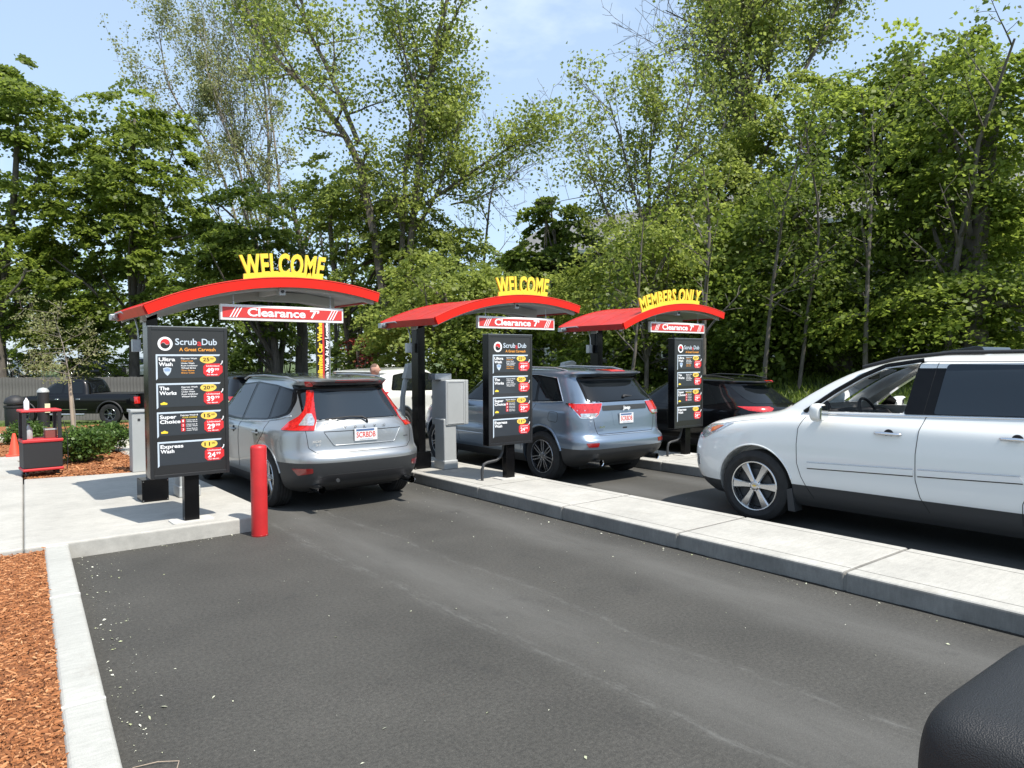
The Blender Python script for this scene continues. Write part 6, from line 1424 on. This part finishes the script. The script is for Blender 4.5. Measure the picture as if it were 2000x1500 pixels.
# left-hand maples
maple('broad dense maple filling the far left edge', [(-20, 330, 175, 190), (40, 200, 70, 85), (-60, 500, 190, 150), (90, 420, 90, 120), (60, 560, 130, 100)], 37, 4, 30, 950, 0.215, 'leaf_maple', 101, 0.32, group=TREEGROUP)
maple('tall rounded maple left of centre with a bright top', [(265, 260, 95, 90), (170, 300, 70, 85), (300, 380, 120, 110), (215, 430, 140, 120), (350, 500, 120, 110), (180, 560, 130, 90)], 38, 262, 32, 1150, 0.21, 'leaf_maple', 102, 0.30)
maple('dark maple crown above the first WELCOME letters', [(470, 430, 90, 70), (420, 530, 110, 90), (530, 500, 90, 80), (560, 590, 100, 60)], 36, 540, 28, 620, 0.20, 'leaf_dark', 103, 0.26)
maple('bright young maple between the first two canopies', [(700, 430, 90, 90), (800, 450, 90, 80), (760, 560, 120, 110), (870, 500, 80, 80), (640, 380, 70, 70), (900, 600, 80, 80)], 33, 690, 28, 1050, 0.17, 'leaf_bright', 104, 0.25)
maple('leafy maple rising over the second WELCOME sign', [(860, 580, 90, 90), (930, 620, 70, 100), (1060, 600, 90, 70), (1130, 630, 70, 60), (780, 640, 70, 60)], 27, 905, 26, 900, 0.15, 'leaf_bright', 105, 0.2)
maple('small dark maple against the sky between the two tree groups', [(1075, 425, 42, 42), (1035, 500, 40, 40), (1110, 480, 45, 42), (1085, 530, 60, 45), (1135, 560, 60, 50), (1010, 545, 35, 35)], 30, 1095, 24, 330, 0.20, 'leaf_dark', 106, 0.12, limbs=18, spread=0.3)
# sparse pale trees
open_tree('pale thin-leaved tree with upswept bare branches', 520, 455, 30, 42, 0.17, 201, (13, 8, 6), 3, 9, 0.14, 'leaf_pale', spread=0.36, up=0.55, ratio=0.55, start=0.16, bark='barkl', lspread=0.22,
          extra=[([(500, 600, 0), (430, 300, 0), (330, 190, 0), (310, 60, 0)], 0.11, 0.02), ([(520, 560, 0), (470, 330, 0), (420, 200, 0), (390, 60, 0)], 0.10, 0.02), ([(560, 520, 0), (540, 300, 0), (520, 160, 0), (550, 30, 0)], 0.09, 0.02)])
open_tree('tall tree with a dark leaning trunk reaching over the first canopy', 770, 690, -200, 31, 0.20, 202, (12, 7, 5), 3, 9, 0.15, 'leaf_bright', spread=0.42, up=0.35, ratio=0.31, start=0.33, lspread=0.42,
          extra=[([(760, 660, 0), (725, 420, 0), (690, 280, 0), (600, 170, 0), (520, 100, 0), (470, -10, 0)], 0.22, 0.05), ([(700, 280, 0), (640, 130, 0.5), (600, 60, 1), (585, -20, 1)], 0.12, 0.05),
                 ([(770, 660, 0), (790, 420, 0), (790, 300, 0), (840, 160, 0), (870, 50, 0)], 0.14, 0.04), ([(800, 420, 0), (900, 350, 0), (960, 310, 0), (1040, 260, 0)], 0.09, 0.03), ([(790, 400, 0), (880, 330, 1), (900, 260, 1), (890, 190, 1)], 0.07, 0.02)])
open_tree('bare-tipped tree leaning into the open sky', 905, 900, 330, 34, 0.12, 203, (6, 4, 4), 2, 4, 0.14, 'leaf_bright', spread=0.5, up=0.2, ratio=0.4, start=0.5,
          extra=[([(860, 380, 0), (950, 330, 0), (1010, 310, 0), (1060, 240, 0)], 0.07, 0.02, 1), ([(880, 400, 0), (960, 380, 0), (1030, 315, 0)], 0.05, 0.02, 1)])
# right-hand group
open_tree('slender light-leaved tree beside the gap of sky', 1260, 1235, 190, 27, 0.11, 204, (10, 6, 5), 3, 5, 0.125, 'leaf_bright', spread=0.42, up=0.35, ratio=0.42, start=0.3, lspread=0.22,
          extra=[([(1310, 600, 0), (1250, 420, 0), (1220, 300, 0), (1190, 200, 0)], 0.08, 0.02), ([(1290, 620, 0), (1220, 480, 0), (1170, 380, 0), (1150, 330, 0)], 0.07, 0.02), ([(1300, 560, 0), (1300, 380, 0), (1330, 250, 0), (1360, 150, 0)], 0.08, 0.02)])
open_tree('tall tree with a thick grey trunk running out of the top of the picture', 1450, 1640, -300, 30, 0.22, 205, (12, 7, 5), 3, 8, 0.155, 'leaf_bright', spread=0.5, up=0.35, ratio=0.27, start=0.30, lspread=0.42,
          extra=[([(1392, 720, 0), (1400, 560, 0), (1470, 330, 0), (1450, 180, 0), (1400, 80, 0), (1370, -40, 0)], 0.26, 0.13), ([(1475, 260, 0), (1460, 120, 0), (1450, -30, 0)], 0.15, 0.10), ([(1500, 160, 0), (1503, 60, 0), (1500, -40, 0)], 0.10, 0.07),
                 ([(1495, 140, 0), (1450, 90, 0), (1380, 60, 0), (1300, 20, 0)], 0.06, 0.02, 1), ([(1450, 150, 0), (1400, 110, 0), (1330, 90, 0), (1265, 120, 0)], 0.05, 0.015, 1), ([(1560, 160, 0), (1600, 80, 0), (1640, 10, 0), (1670, -60, 0)], 0.09, 0.05)])
maple('broad pale-green tree right of centre', [(1480, 330, 95, 85), (1400, 420, 110, 100), (1540, 250, 85, 110), (1310, 480, 90, 90), (1450, 540, 120, 100), (1350, 600, 90, 70)], 28, 1400, 27, 1250, 0.15, 'leaf_bright', 107, 0.17, limbs=24, depth=2.5)
maple('slim young maple in front of the shingled house', [(1290, 540, 70, 90), (1230, 500, 70, 80), (1330, 480, 70, 90), (1190, 580, 60, 70), (1160, 500, 40, 50)], 24, 1262, 15, 400, 0.14, 'leaf_bright', 108, 0.09, spread=0.40)
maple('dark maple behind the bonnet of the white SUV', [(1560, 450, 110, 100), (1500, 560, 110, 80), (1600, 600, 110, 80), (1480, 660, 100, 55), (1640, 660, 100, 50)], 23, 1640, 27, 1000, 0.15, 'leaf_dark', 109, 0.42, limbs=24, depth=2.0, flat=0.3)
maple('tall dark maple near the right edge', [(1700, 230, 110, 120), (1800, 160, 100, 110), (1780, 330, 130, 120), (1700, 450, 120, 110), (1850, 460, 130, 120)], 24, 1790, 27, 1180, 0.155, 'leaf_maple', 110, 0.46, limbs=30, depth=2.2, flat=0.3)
maple('maple with drooping leaf layers at the right edge', [(1930, 300, 110, 150), (1970, 480, 110, 120), (1880, 600, 130, 80), (1990, 640, 110, 80), (1740, 610, 110, 70), (1960, 150, 80, 90)], 20, 1905, 26, 1080, 0.14, 'leaf_maple', 111, 0.40, limbs=26, depth=1.8, flat=0.3)
maple('shaded maple between the two right-hand canopies', [(1160, 690, 70, 60), (1210, 670, 60, 50), (1400, 690, 60, 40), (1440, 640, 60, 50)], 25, 1180, 20, 380, 0.15, 'leaf_dark', 112, 0.09)
# slim trunks in the thicket, each its own tree
for i, (px, tpx, tpy, D, r, lb) in enumerate(((1490, 1505, 260, 21, 0.07, 'slim dark trunk in the thicket left of the white SUV roof'), (1560, 1545, 240, 21, 0.06, 'straight slim trunk above the white SUV bonnet'), (1690, 1665, 200, 20, 0.075, 'forked slim trunk above the white SUV windscreen'),
                                              (1850, 1862, 120, 20, 0.11, 'stout trunk above the white SUV roof deflector'), (1375, 1382, 330, 20, 0.085, 'slim trunk behind the MEMBERS ONLY letters'), (1225, 1232, 400, 22, 0.06, 'slim trunk between the second and third canopies'))):
    open_tree(lb, px, tpx, tpy, D, r, 300+i, (8, 4), 2, 7, 0.13, 'leaf_dark', spread=0.55, up=0.2, ratio=0.3, start=0.25, lspread=0.3, name='slim_tree')
for i, (px, tpx, tpy, D, r, lb) in enumerate(((505, 500, 380, 38, 0.17, 'trunk directly behind the first canopy sign'), (545, 560, 360, 39, 0.20, 'leaning trunk behind the clearance sign'), (590, 585, 380, 38, 0.36, 'thickest trunk behind the silver SUV'), (650, 715, 420, 36, 0.13, 'trunk leaning right beside the banner'),
                                              (-2, -10, 300, 34, 0.26, 'shaded trunk cut by the left picture edge'))):
    open_tree(lb, px, tpx, tpy, D, r, 330+i, (6, 4), 2, 6, 0.16, 'leaf_dark', spread=0.55, up=0.2, ratio=0.28, start=0.35, lspread=0.35, name='shaded_tree')
# low undergrowth, each clump one bush
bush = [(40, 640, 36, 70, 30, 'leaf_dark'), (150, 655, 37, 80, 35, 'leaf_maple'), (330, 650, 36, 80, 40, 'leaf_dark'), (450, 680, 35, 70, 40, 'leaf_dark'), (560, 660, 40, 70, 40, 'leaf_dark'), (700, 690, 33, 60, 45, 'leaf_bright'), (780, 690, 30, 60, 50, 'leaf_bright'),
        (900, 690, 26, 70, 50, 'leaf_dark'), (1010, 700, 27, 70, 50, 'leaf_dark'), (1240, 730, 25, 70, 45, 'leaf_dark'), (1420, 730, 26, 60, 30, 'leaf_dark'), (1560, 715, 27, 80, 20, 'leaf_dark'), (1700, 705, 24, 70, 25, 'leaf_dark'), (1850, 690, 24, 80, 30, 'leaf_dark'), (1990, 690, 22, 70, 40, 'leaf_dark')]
def distant_wood():
    rg = np.random.default_rng(600); lob = []
    for i in range(34):
        px = -150+i*36+rg.uniform(-15, 15); D = rg.uniform(56, 66); c = at_depth(px, rg.uniform(560, 640), D); lob.append((c[0], c[1], c[2], 3.2, 3.2, rg.uniform(3.0, 5.0)))
    C, geo = sprays(lob, 620, 85, 1.5, 0.34, rg); o = mesh_np('distant_wood', geo[0], geo[1], MT['leaf_dark'], tint=geo[2]); tag(o, 'distant leafy wood closing the view beyond the parking lot', 'wood', kind='stuff')
distant_wood()
def bush_at(i, px, py, D, rx, ry, m, label=None, size=0.15, group='undergrowth bushes along the tree line'):
    rg = np.random.default_rng(400+i); k = D/F_PX; c = at_depth(px, py, D); g = gz(c[0], c[1]); root = thing('bush', label or 'bush', 'bush', (c[0], c[1], g), 0, group)
    C, geo = sprays([(0, 0, c[2]-g, rx*k, rx*k*0.7, ry*k), (rx*k*0.5, 0.3, (c[2]-g)*0.6, rx*k*0.8, rx*k*0.6, ry*k*0.8)], 60, 62, 0.55, size, rg)
    b = MB()
    for j in range(9): q = C[rg.integers(len(C))]; b.tube([(q[0]*0.1, q[1]*0.1, 0), tuple(q*0.5+np.array([0, 0, q[2]*0.1])), tuple(q)], [0.03, 0.02, 0.008], 5, caps=False)
    b.build('stems', MT['bark'], root); add_leaf_obj('foliage', root, MT[m], [geo]); return root
BL = ['bush at the foot of the far left maple', 'bush behind the young staked tree', 'bush hidden behind the first menu board', 'bush over the fence right of the first menu board', 'bush behind the thick trunks', 'bright bush behind the man', 'bright bush left of the middle canopy post',
      'bush behind the grey pay tower', 'bush behind the middle menu board', 'bush behind the blue SUV roof', 'bush right of the third menu board', 'bush on the bank above the black crossover', 'bush above the white SUV windscreen', 'bush above the white SUV roof', 'bush at the right picture edge']
for i, (b_, lb) in enumerate(zip(bush, BL)): bush_at(i, *b_, label=lb)

# shrubs in the mulch bed
def shrub(x, y, z, r, h, label, seed, m='leaf_shrub', n=210, per=24):
    rg = np.random.default_rng(seed); root = thing('shrub', label, 'shrub', (x, y, z), 0, 'planted shrubs')
    C = lobes_points([(0, 0, h*0.58, r, r, h*0.45), (r*0.3, 0.1, h*0.7, r*0.7, r*0.7, h*0.32), (-r*0.35, -0.1, h*0.5, r*0.7, r*0.7, h*0.35)], n, rg, 0.35); C = C[C[:, 2] > h*0.12]
    b = MB()
    for j in range(26): q = C[rg.integers(len(C))]; b.tube([(q[0]*0.06, q[1]*0.06, 0), tuple(q*np.array([0.55, 0.55, 0.5])), tuple(q)], [0.012, 0.008, 0.003], 4, caps=False)
    b.build('stems', MT['bark'], root); add_leaf_obj('foliage', root, MT[m], [leaves_at(C, per, 0.055, 0.05, rg, 0.8)]); return root
shrub(1.90, 14.30, 0.15, 0.42, 0.56, 'round green shrub just right of the cart', 501)
shrub(2.40, 15.45, 0.15, 0.42, 0.50, 'second green shrub left of the grey utility cabinet', 502)
shrub(0.35, 17.6, 0.12, 0.42, 0.55, 'low shrub left of the traffic cone', 503)
shrub(1.35, 18.4, 0.10, 0.35, 0.45, 'low shrub behind the cart', 504)
# boulders
rg_ = np.random.default_rng(9)
def boulder(x, y, z, s, i):
    bm = bmesh.new(); bmesh.ops.create_icosphere(bm, subdivisions=3, radius=1)
    sx, sy, sz = s*rg_.uniform(0.9, 1.4), s*rg_.uniform(0.8, 1.1), s*rg_.uniform(0.55, 0.8); ph = rg_.uniform(0, 6, 6)
    for v in bm.verts:
        p = v.co; k = 1+0.14*math.sin(3*p.x+ph[0])*math.cos(3.3*p.y+ph[1])+0.08*math.sin(7*p.z+ph[2])+0.06*math.sin(9*p.x+5*p.y+ph[3]); v.co = Vector((round(p.x*k*5)/5*0.4+p.x*k*0.6, round(p.y*k*5)/5*0.4+p.y*k*0.6, p.z*k)); v.co.x *= sx; v.co.y *= sy; v.co.z *= sz
    me = bpy.data.meshes.new('boulder'); bm.to_mesh(me); bm.free(); me.materials.append(MT['rock']); o = bpy.data.objects.new('boulder', me); COL.objects.link(o); o.location = (x, y, z); o.rotation_euler = (0, 0, rg_.uniform(0, 6)); return o
blist = [(0.25, 18.9, 0.34, 'boulder at the left behind the traffic cone'), (0.95, 19.2, 0.40, 'boulder directly behind the cone'), (1.7, 19.0, 0.36, 'boulder seen through the cart frame'), (2.45, 18.6, 0.30, 'boulder above the first shrub'), (3.1, 18.7, 0.32, 'boulder above the second shrub'),
         (3.35, 17.3, 0.40, 'pale boulder beside the grey utility cabinet'), (3.75, 18.3, 0.36, 'boulder behind the grey utility cabinet'), (-0.6, 18.8, 0.36, 'boulder at the left picture edge'), (2.95, 16.5, 0.26, 'small boulder near the utility cabinet')]
for i, (x, y, s, lb) in enumerate(blist): tag(boulder(x, y, 0.12, s, i), lb, 'boulder', 'pale boulders along the planting bed')
# staked sapling
sp_ = at_depth(143, 838, 21.0)
def sapling():
    x, y = sp_[0], sp_[1]; g = gz(x, y)-0.02; root = thing('young_tree', 'thin young tree tied to a pale stake behind the shrubs', 'tree', (x, y, g)); rg = np.random.default_rng(77)
    MB().tube([(0, 0, 0), (-0.06, 0.0, 1.62)], [0.05, 0.045], 8).build('stake', MT['wood'], root, smooth=50)
    limbs, tips = branch_system(rg, (0.05, 0.03, 0), (-0.02, 0, 3.6), 0.028, levels=2, kids=(16, 6), spread=0.75, up=0.08, ratio=0.42, start=0.38, wob=0.03, tipr=0.004)
    limbs_mesh('trunk', limbs, MT['barkl'], root); add_leaf_obj('crown', root, MT['leaf_pale'], [leaves_at(tips, 7, 0.11, 0.06, rg, 0.4)])
sapling()
# red-leaved small tree by the fence
maple('small red-leaved tree behind the man', [(705, 665, 14, 16), (715, 690, 16, 12), (698, 650, 10, 10)], 31, 708, 10, 60, 0.12, 'leaf_red', 113, 0.04, limbs=8, spread=0.2, name='red_leaved_tree', group=None)

# litter bin, domed post lamp
def pxg(px, py, D): p = at_depth(px, py, D); return p[0], p[1], gz(p[0], p[1])
x, y, g = pxg(30, 800, 23.5); t = thing('litter_bin', 'dark round litter bin at the left edge by the pickup', 'litter bin', (x, y, g))
MB().lathe([(0, 0), (0.26, 0), (0.29, 0.05), (0.30, 0.72), (0.32, 0.74), (0.32, 0.80), (0.28, 0.80), (0.28, 0.74), (0.0, 0.74)], 28).build('bin_body', MT['plastic'], t, smooth=40)
MB().lathe([(0.30, 0.84), (0.32, 0.90), (0.26, 1.04), (0.10, 1.12), (0, 1.13)], 28).build('bin_lid', MT['plastic'], t, smooth=50)
x, y, g = pxg(85, 800, 24); t = thing('lidded_bin', 'slim black bin with a pale domed top in front of the pickup', 'litter bin', (x, y, g))
MB().lathe([(0, 0), (0.17, 0), (0.17, 1.2), (0.15, 1.22), (0, 1.22)], 24).build('bin_body', MT['plastic'], t, smooth=40)
MB().lathe([(0.18, 1.222), (0.17, 1.28), (0.11, 1.35), (0, 1.38)], 24).build('domed_lid', MT['cabinet'], t, smooth=50)
MB().box(0.02, 0.17, -0.185, -0.172, 0.55, 0.85).build('notice', MT['poster'], t)
# sign and poster past the first lane
x, y, g = pxg(462, 740, 24); t = thing('red_sign', 'red sign with white lettering seen right of the first menu board', 'sign', (x, y, g), -YAW)
MB().box(-0.38, 0.25, -0.02, 0.02, 1.28, 1.62).build('panel', MT['sred'], t); b = MB(); add_text(b, 'wash/cash', -0.30, 1.38, 0.10, -0.024, w=0.5, bold=0.03); b.build('lettering', MT['printw'], t)
MB().box(-0.04, 0.04, 0.021, 0.07, 0, 1.6).build('post', MT['steel'], t)
x, y, g = pxg(505, 745, 23); t = thing('black_sign', 'long low black sign with red lettering beyond the silver SUV roof', 'sign', (x, y, g), -YAW)
MB().box(0.0, 0.75, -0.02, 0.02, 1.32, 1.48).build('panel', MT['printk'], t); b = MB(); add_text(b, 'UNLIMITED', 0.03, 1.36, 0.07, -0.024, w=0.36, bold=0.02); b.build('lettering', MT['tagred'], t)
MB().box(0.3, 0.36, 0.021, 0.06, 0, 1.46).build('post', MT['steel'], t)
x, y, g = pxg(468, 800, 13.2); t = thing('family_poster', 'pale poster of three smiling people beside the silver SUV mirror', 'poster', (x, y, KH), -YAW*0.8)
MB().box(-0.30, 0.16, -0.01, 0.01, 0.62, 0.98).build('panel', MT['poster'], t)
b = MB(); b.prism(ellipse(-0.02, 0.80, 0.045, 0.055), -0.014, -0.0105, 0); b.prism(ellipse(0.07, 0.87, 0.045, 0.055), -0.014, -0.0105, 0); b.prism(ellipse(-0.13, 0.82, 0.04, 0.05), -0.014, -0.0105, 0)
b.prism(ellipse(0.07, 0.915, 0.05, 0.03), -0.018, -0.0145, 1); b.prism(ellipse(-0.02, 0.845, 0.05, 0.028), -0.018, -0.0145, 1); b.prism([(-0.10, 0.63), (0.14, 0.63), (0.13, 0.81), (0.03, 0.80), (-0.03, 0.74), (-0.09, 0.74)], -0.0135, -0.0102, 2)
b.build('printed_people', [MT['skin'], MT['hair'], MT['printw']], t); MB().box(-0.32, 0.18, 0.011, 0.04, KH*0, 0.98).build('stand', MT['steel'], t)

# ------------------------------------------------------------------ house behind the right-hand trees
def house():
    rz = math.radians(-78); c = at_depth(1450, 730, 44); ang = math.atan2(-0.66, 0.75)
    t = thing('shingled_house', 'long brown shingled house with white windows behind the right-hand trees', 'house', (at_depth(960, 730, 46)[0], at_depth(960, 730, 46)[1], 0.8), 0)
    A = at_depth(985, 730, 54)[:2]; B = at_depth(2150, 730, 31)[:2]; dv = B-A; Ln = np.linalg.norm(dv); t.location = (A[0], A[1], 0.4); t.rotation_euler = (0, 0, math.atan2(dv[1], dv[0]))
    Hh = 8.6; W_ = 11
    MB().box(0, Ln, 0, W_, 0, Hh).build('wall', MT['siding'], t)
    # clapboards over the facade (far below a pixel of relief each, one joined part)
    b = MB(); z = 0.1
    while z < Hh-0.1: b.prism([(-0.03, z), (-0.012, z+0.16), (0.0, z+0.16), (0.0, z)], 0.02, Ln-0.02, axis='x'); z += 0.17
    tag(b.build('clapboards', MT['siding'], t), kind='stuff')
    rf = MB().prism([(-0.6, Hh-0.05), (W_/2, Hh+3.4), (W_+0.6, Hh-0.05), (W_+0.6, Hh+0.12), (W_/2, Hh+3.6), (-0.6, Hh+0.12)], -0.5, Ln+0.5, axis='x').build('roof', MT['shingle'], t)
    MB().box(-0.5, Ln+0.5, -0.66, -0.602, Hh-0.1, Hh+0.14).build('fascia_board', MT['housew'], rf)
    for k in range(14):
        for fl in range(3):
            x = 1.6+k*(Ln-3)/13.5; z = 0.8+fl*2.75
            w = MB(); 
            for (x0, x1, z0, z1) in ((0, 1.1, 0, 0.1), (0, 1.1, 1.4, 1.5), (0, 0.1, 0.1, 1.4), (1.0, 1.1, 0.1, 1.4), (0.1, 1.0, 0.72, 0.78)): w.box(x+x0, x+x1, -0.08, 0.01, z+z0, z+z1)
            f = w.build('window', MT['housew'], t); MB().box(x+0.1, x+1.0, -0.045, 0.012, z+0.1, z+1.4).build('pane', MT['glass'], f)
    for k in range(4):
        x = 4+k*Ln/4.2; MB().box(x, x+0.16, -0.05, 0.01, 0, Hh-0.1).build('corner_board', MT['housew'], t)
    pr = MB().prism([(-2.2, 2.9), (0.0, 3.5), (0.0, 3.4), (-2.2, 2.78)], Ln*0.16, Ln*0.30, axis='x').build('porch_roof', MT['shingle'], t)
    for k in range(3): MB().box(Ln*(0.17+0.06*k), Ln*(0.17+0.06*k)+0.14, -2.1, -1.96, 0, 2.8).build('porch_post', MT['housew'], pr)
house()

# ------------------------------------------------------------------ man beyond the silver SUV
def person():
    hp = at_depth(727, 722, 14.6); x, y = hp[0], hp[1]; S = hp[2]/1.665
    t = thing('person', 'man with cropped hair in a dark grey shirt looking right behind the silver SUV', 'person', (x, y, 0), 0)
    face = -YAW+math.radians(-5)      # facing picture-right
    t.rotation_euler = (0, 0, face); t.scale = (S,)*3
    V = [(0, 0, 0.98), (0, 0, 1.12), (0.0, 0, 1.30), (0.01, 0, 1.44), (0.035, 0, 1.53),
         (0, 0.09, 0.92), (0.02, 0.10, 0.50), (-0.01, 0.10, 0.09), (0.14, 0.11, 0.035), (0, -0.09, 0.92), (0.02, -0.10, 0.50), (-0.01, -0.10, 0.09), (0.14, -0.11, 0.035),
         (0, 0.19, 1.41), (-0.03, 0.24, 1.13), (0.10, 0.25, 0.92), (0.15, 0.25, 0.84), (0, -0.19, 1.41), (-0.03, -0.24, 1.13), (0.10, -0.25, 0.92), (0.15, -0.25, 0.84)]
    E_ = [(0, 1), (1, 2), (2, 3), (3, 4), (0, 5), (5, 6), (6, 7), (7, 8), (0, 9), (9, 10), (10, 11), (11, 12), (3, 13), (13, 14), (14, 15), (15, 16), (3, 17), (17, 18), (18, 19), (19, 20)]
    R_ = [(0.11, 0.16), (0.105, 0.15), (0.12, 0.17), (0.10, 0.14), (0.062, 0.062), (0.09, 0.09), (0.06, 0.06), (0.042, 0.042), (0.035, 0.04), (0.09, 0.09), (0.06, 0.06), (0.042, 0.042), (0.035, 0.04),
          (0.065, 0.065), (0.046, 0.046), (0.03, 0.03), (0.03, 0.02), (0.065, 0.065), (0.046, 0.046), (0.03, 0.03), (0.03, 0.02)]
    me = bpy.data.meshes.new('body'); me.from_pydata(V, E_, []); o = bpy.data.objects.new('body', me); COL.objects.link(o)
    md = o.modifiers.new('skin', 'SKIN'); 
    for i, r in enumerate(R_): me.skin_vertices[0].data[i].radius = r
    me.skin_vertices[0].data[0].use_root = True
    md2 = o.modifiers.new('sub', 'SUBSURF'); md2.levels = 2; md2.render_levels = 2
    dg = bpy.context.evaluated_depsgraph_get(); dg.update(); m2 = bpy.data.meshes.new_from_object(o.evaluated_get(dg)); o.modifiers.clear(); o.data = m2; o.parent = t
    for mm in ('skin', 'shirt', 'pants', 'plastic'): m2.materials.append(MT[mm])
    for p in m2.polygons:
        c = p.center; p.use_smooth = True
        p.material_index = 3 if c.z < 0.09 else 2 if c.z < 0.98 and abs(c.y) < 0.19 else 1 if (c.z < 1.475 and (abs(c.y) < 0.19 or c.z > 1.15)) else 0
    # head: one sculpted surface with brow, nose, jaw and chin
    bm = bmesh.new(); bmesh.ops.create_uvsphere(bm, u_segments=36, v_segments=28, radius=1)
    for v in bm.verts:
        a, b_, c = v.co; jaw = max(0, -c); w = 0.078*(1-0.30*jaw); d = 0.098*(1-0.12*jaw)
        X_, Y_, Z_ = a*d, b_*w, c*0.122
        if a > 0: X_ += 0.012*jaw*a
        nose = math.exp(-(b_/0.16)**2)*math.exp(-((c+0.08)/0.20)**2)*max(0, a); X_ += 0.030*nose
        brow = math.exp(-((c-0.20)/0.12)**2)*max(0, a)*math.exp(-(b_/0.6)**2); X_ += 0.006*brow
        eye = math.exp(-((abs(b_)-0.36)/0.16)**2)*math.exp(-((c-0.06)/0.10)**2)*max(0, a); X_ -= 0.012*eye
        lip = math.exp(-(b_/0.28)**2)*math.exp(-((c+0.47)/0.07)**2)*max(0, a); X_ += 0.007*lip
        chin = math.exp(-(b_/0.3)**2)*math.exp(-((c+0.80)/0.16)**2)*max(0, a+0.2); X_ += 0.014*chin
        v.co = (X_+0.05, Y_, Z_+1.665)
    hm = bpy.data.meshes.new('head'); bm.to_mesh(hm); bm.free(); hm.materials.append(MT['skin']); hm.materials.append(MT['hairs']); ho = bpy.data.objects.new('head', hm); COL.objects.link(ho); ho.parent = t
    for p in hm.polygons:
        p.use_smooth = True; c = p.center; p.material_index = 1 if (c.z > 1.715 and c.x < 0.105) or (c.z > 1.655 and c.x < 0.02 and not (abs(c.y) > 0.06 and c.x > -0.01)) else 0
    for s in (-1, 1):
        MB().lathe([(0.0, 0.012), (0.018, 0.014), (0.026, 0.006), (0.024, -0.004), (0, -0.006)], 14, 'y', (0.035, s*0.075, 1.665)).build('ear', MT['skin'], ho, smooth=50)
        MB().lathe([(0, 0.128), (0.008, 0.129), (0.010, 0.12)], 10, 'x', (0, s*0.028, 1.675)).build('eye', MT['printk'], ho, smooth=50)
MT['hairs'] = mat('stubble_hair', (0.16, 0.095, 0.07), 0.9)
person()

# ------------------------------------------------------------------ nearby door mirror of the truck the photo is taken from
def near_mirror():
    t = thing('truck_mirror', 'textured black door mirror housing in the bottom right corner', 'door mirror', (0.768, 0.165, 1.402), 0)
    prof_ = []
    n = 96; rows = 48; vs = []; fs = []
    for j in range(rows+1):
        v = j/rows; ph = math.pi*v; cz = math.copysign(abs(math.cos(ph))**0.24, math.cos(ph)); sr = abs(math.sin(ph))**0.22
        for i in range(n):
            a = 2*math.pi*i/n; ca, sa = math.cos(a), math.sin(a); ca = math.copysign(abs(ca)**0.26, ca); sa = math.copysign(abs(sa)**0.26, sa)
            vs.append((0.145*ca*sr, 0.102*sa*sr, 0.170*cz))
    for j in range(rows):
        for i in range(n): i2 = (i+1) % n; fs.append((j*n+i, j*n+i2, (j+1)*n+i2, (j+1)*n+i))
    b = MB(); b.add(vs, fs); b.build('housing', MT['texblack'], t, smooth=80)
    MB().prism(rrect(-0.11, 0.11, -0.14, 0.14, 0.03), -0.106, -0.098).build('mirror_glass', MT['mirrorg'], t)
    MB().tube([(0.08, 0.0, -0.05), (0.2, 0.0, -0.08), (0.34, -0.05, -0.12)], [0.035, 0.035, 0.05], 12).build('arm', MT['texblack'], t, smooth=60)
MT['texblack'] = mat('grained_black_plastic', (0.016, 0.017, 0.019), 0.5, 0, 0, 0.4, bump=0.38, bscale=800)
near_mirror()

# ------------------------------------------------------------------ litter on the asphalt
def scatter_litter():
    rg = np.random.default_rng(31); n1 = 380
    y = rg.uniform(1.5, 7.8, n1); x = kx(y)+0.03+np.abs(rg.gamma(1.3, 0.085, n1)); 
    y2 = rg.uniform(0.5, 12.5, 240); x2 = 5.62-0.05-np.abs(rg.gamma(1.2, 0.07, 240))
    x3 = rg.uniform(0.8, 5.5, 230); y3 = rg.uniform(1.0, 9.5, 230)
    x4 = rg.uniform(7.0, 9.2, 60); y4 = rg.uniform(2, 12, 60)
    x5 = rg.uniform(1.0, 2.5, 60); y5 = 7.93-0.03-np.abs(rg.gamma(1.2, 0.04, 60))
    X_ = np.concatenate([x, x2, x3, x4, x5]); Y_ = np.concatenate([y, y2, y3, y4, y5]); n = len(X_)
    C = np.stack([X_, Y_, np.full(n, 0.006)], 1); sz = np.clip(rg.gamma(1.6, 0.0055, n), 0.003, 0.026)
    sz *= np.where(rg.random(n) > 0.97, 1.6, 1.0)
    a = rg.uniform(0, 2*np.pi, n); d = np.stack([np.cos(a), np.sin(a), rg.normal(0, 0.2, n)], 1)*sz[:, None]*0.5; s = np.stack([-np.sin(a), np.cos(a), np.full(n, 0.25)], 1)*sz[:, None]*rg.uniform(0.12, 0.4, n)[:, None]
    V = np.stack([C-d, C+s+[0, 0, 0.003], C+d, C-s+[0, 0, 0.002]], 1).reshape(-1, 3)
    t = np.repeat(rg.random(n), 4); o = mesh_np('petal_litter', V, np.arange(n*4).reshape(-1, 4), MT['litter'], tint=t)
    tag(o, 'scattered pale seeds and petals lying on the asphalt', 'litter', kind='stuff')
scatter_litter()
t = MB().tube([(kx(3.4)+0.06, 3.63, 0.006), (kx(3.4)+0.16, 3.60, 0.012), (kx(3.4)+0.24, 3.55, 0.01), (kx(3.4)+0.20, 3.45, 0.008), (kx(3.4)+0.06, 3.33, 0.006)], [0.0015, 0.002, 0.002, 0.002, 0.0015], 5).build('twig', MT['wood'])
tag(t, 'thin bent twig on the asphalt beside the kerb at bottom left', 'twig')
for o in list(bpy.data.objects):
    if o.parent is None and o.get('label') is None and o.get('kind') is None and o.type == 'MESH': o['kind'] = 'structure'
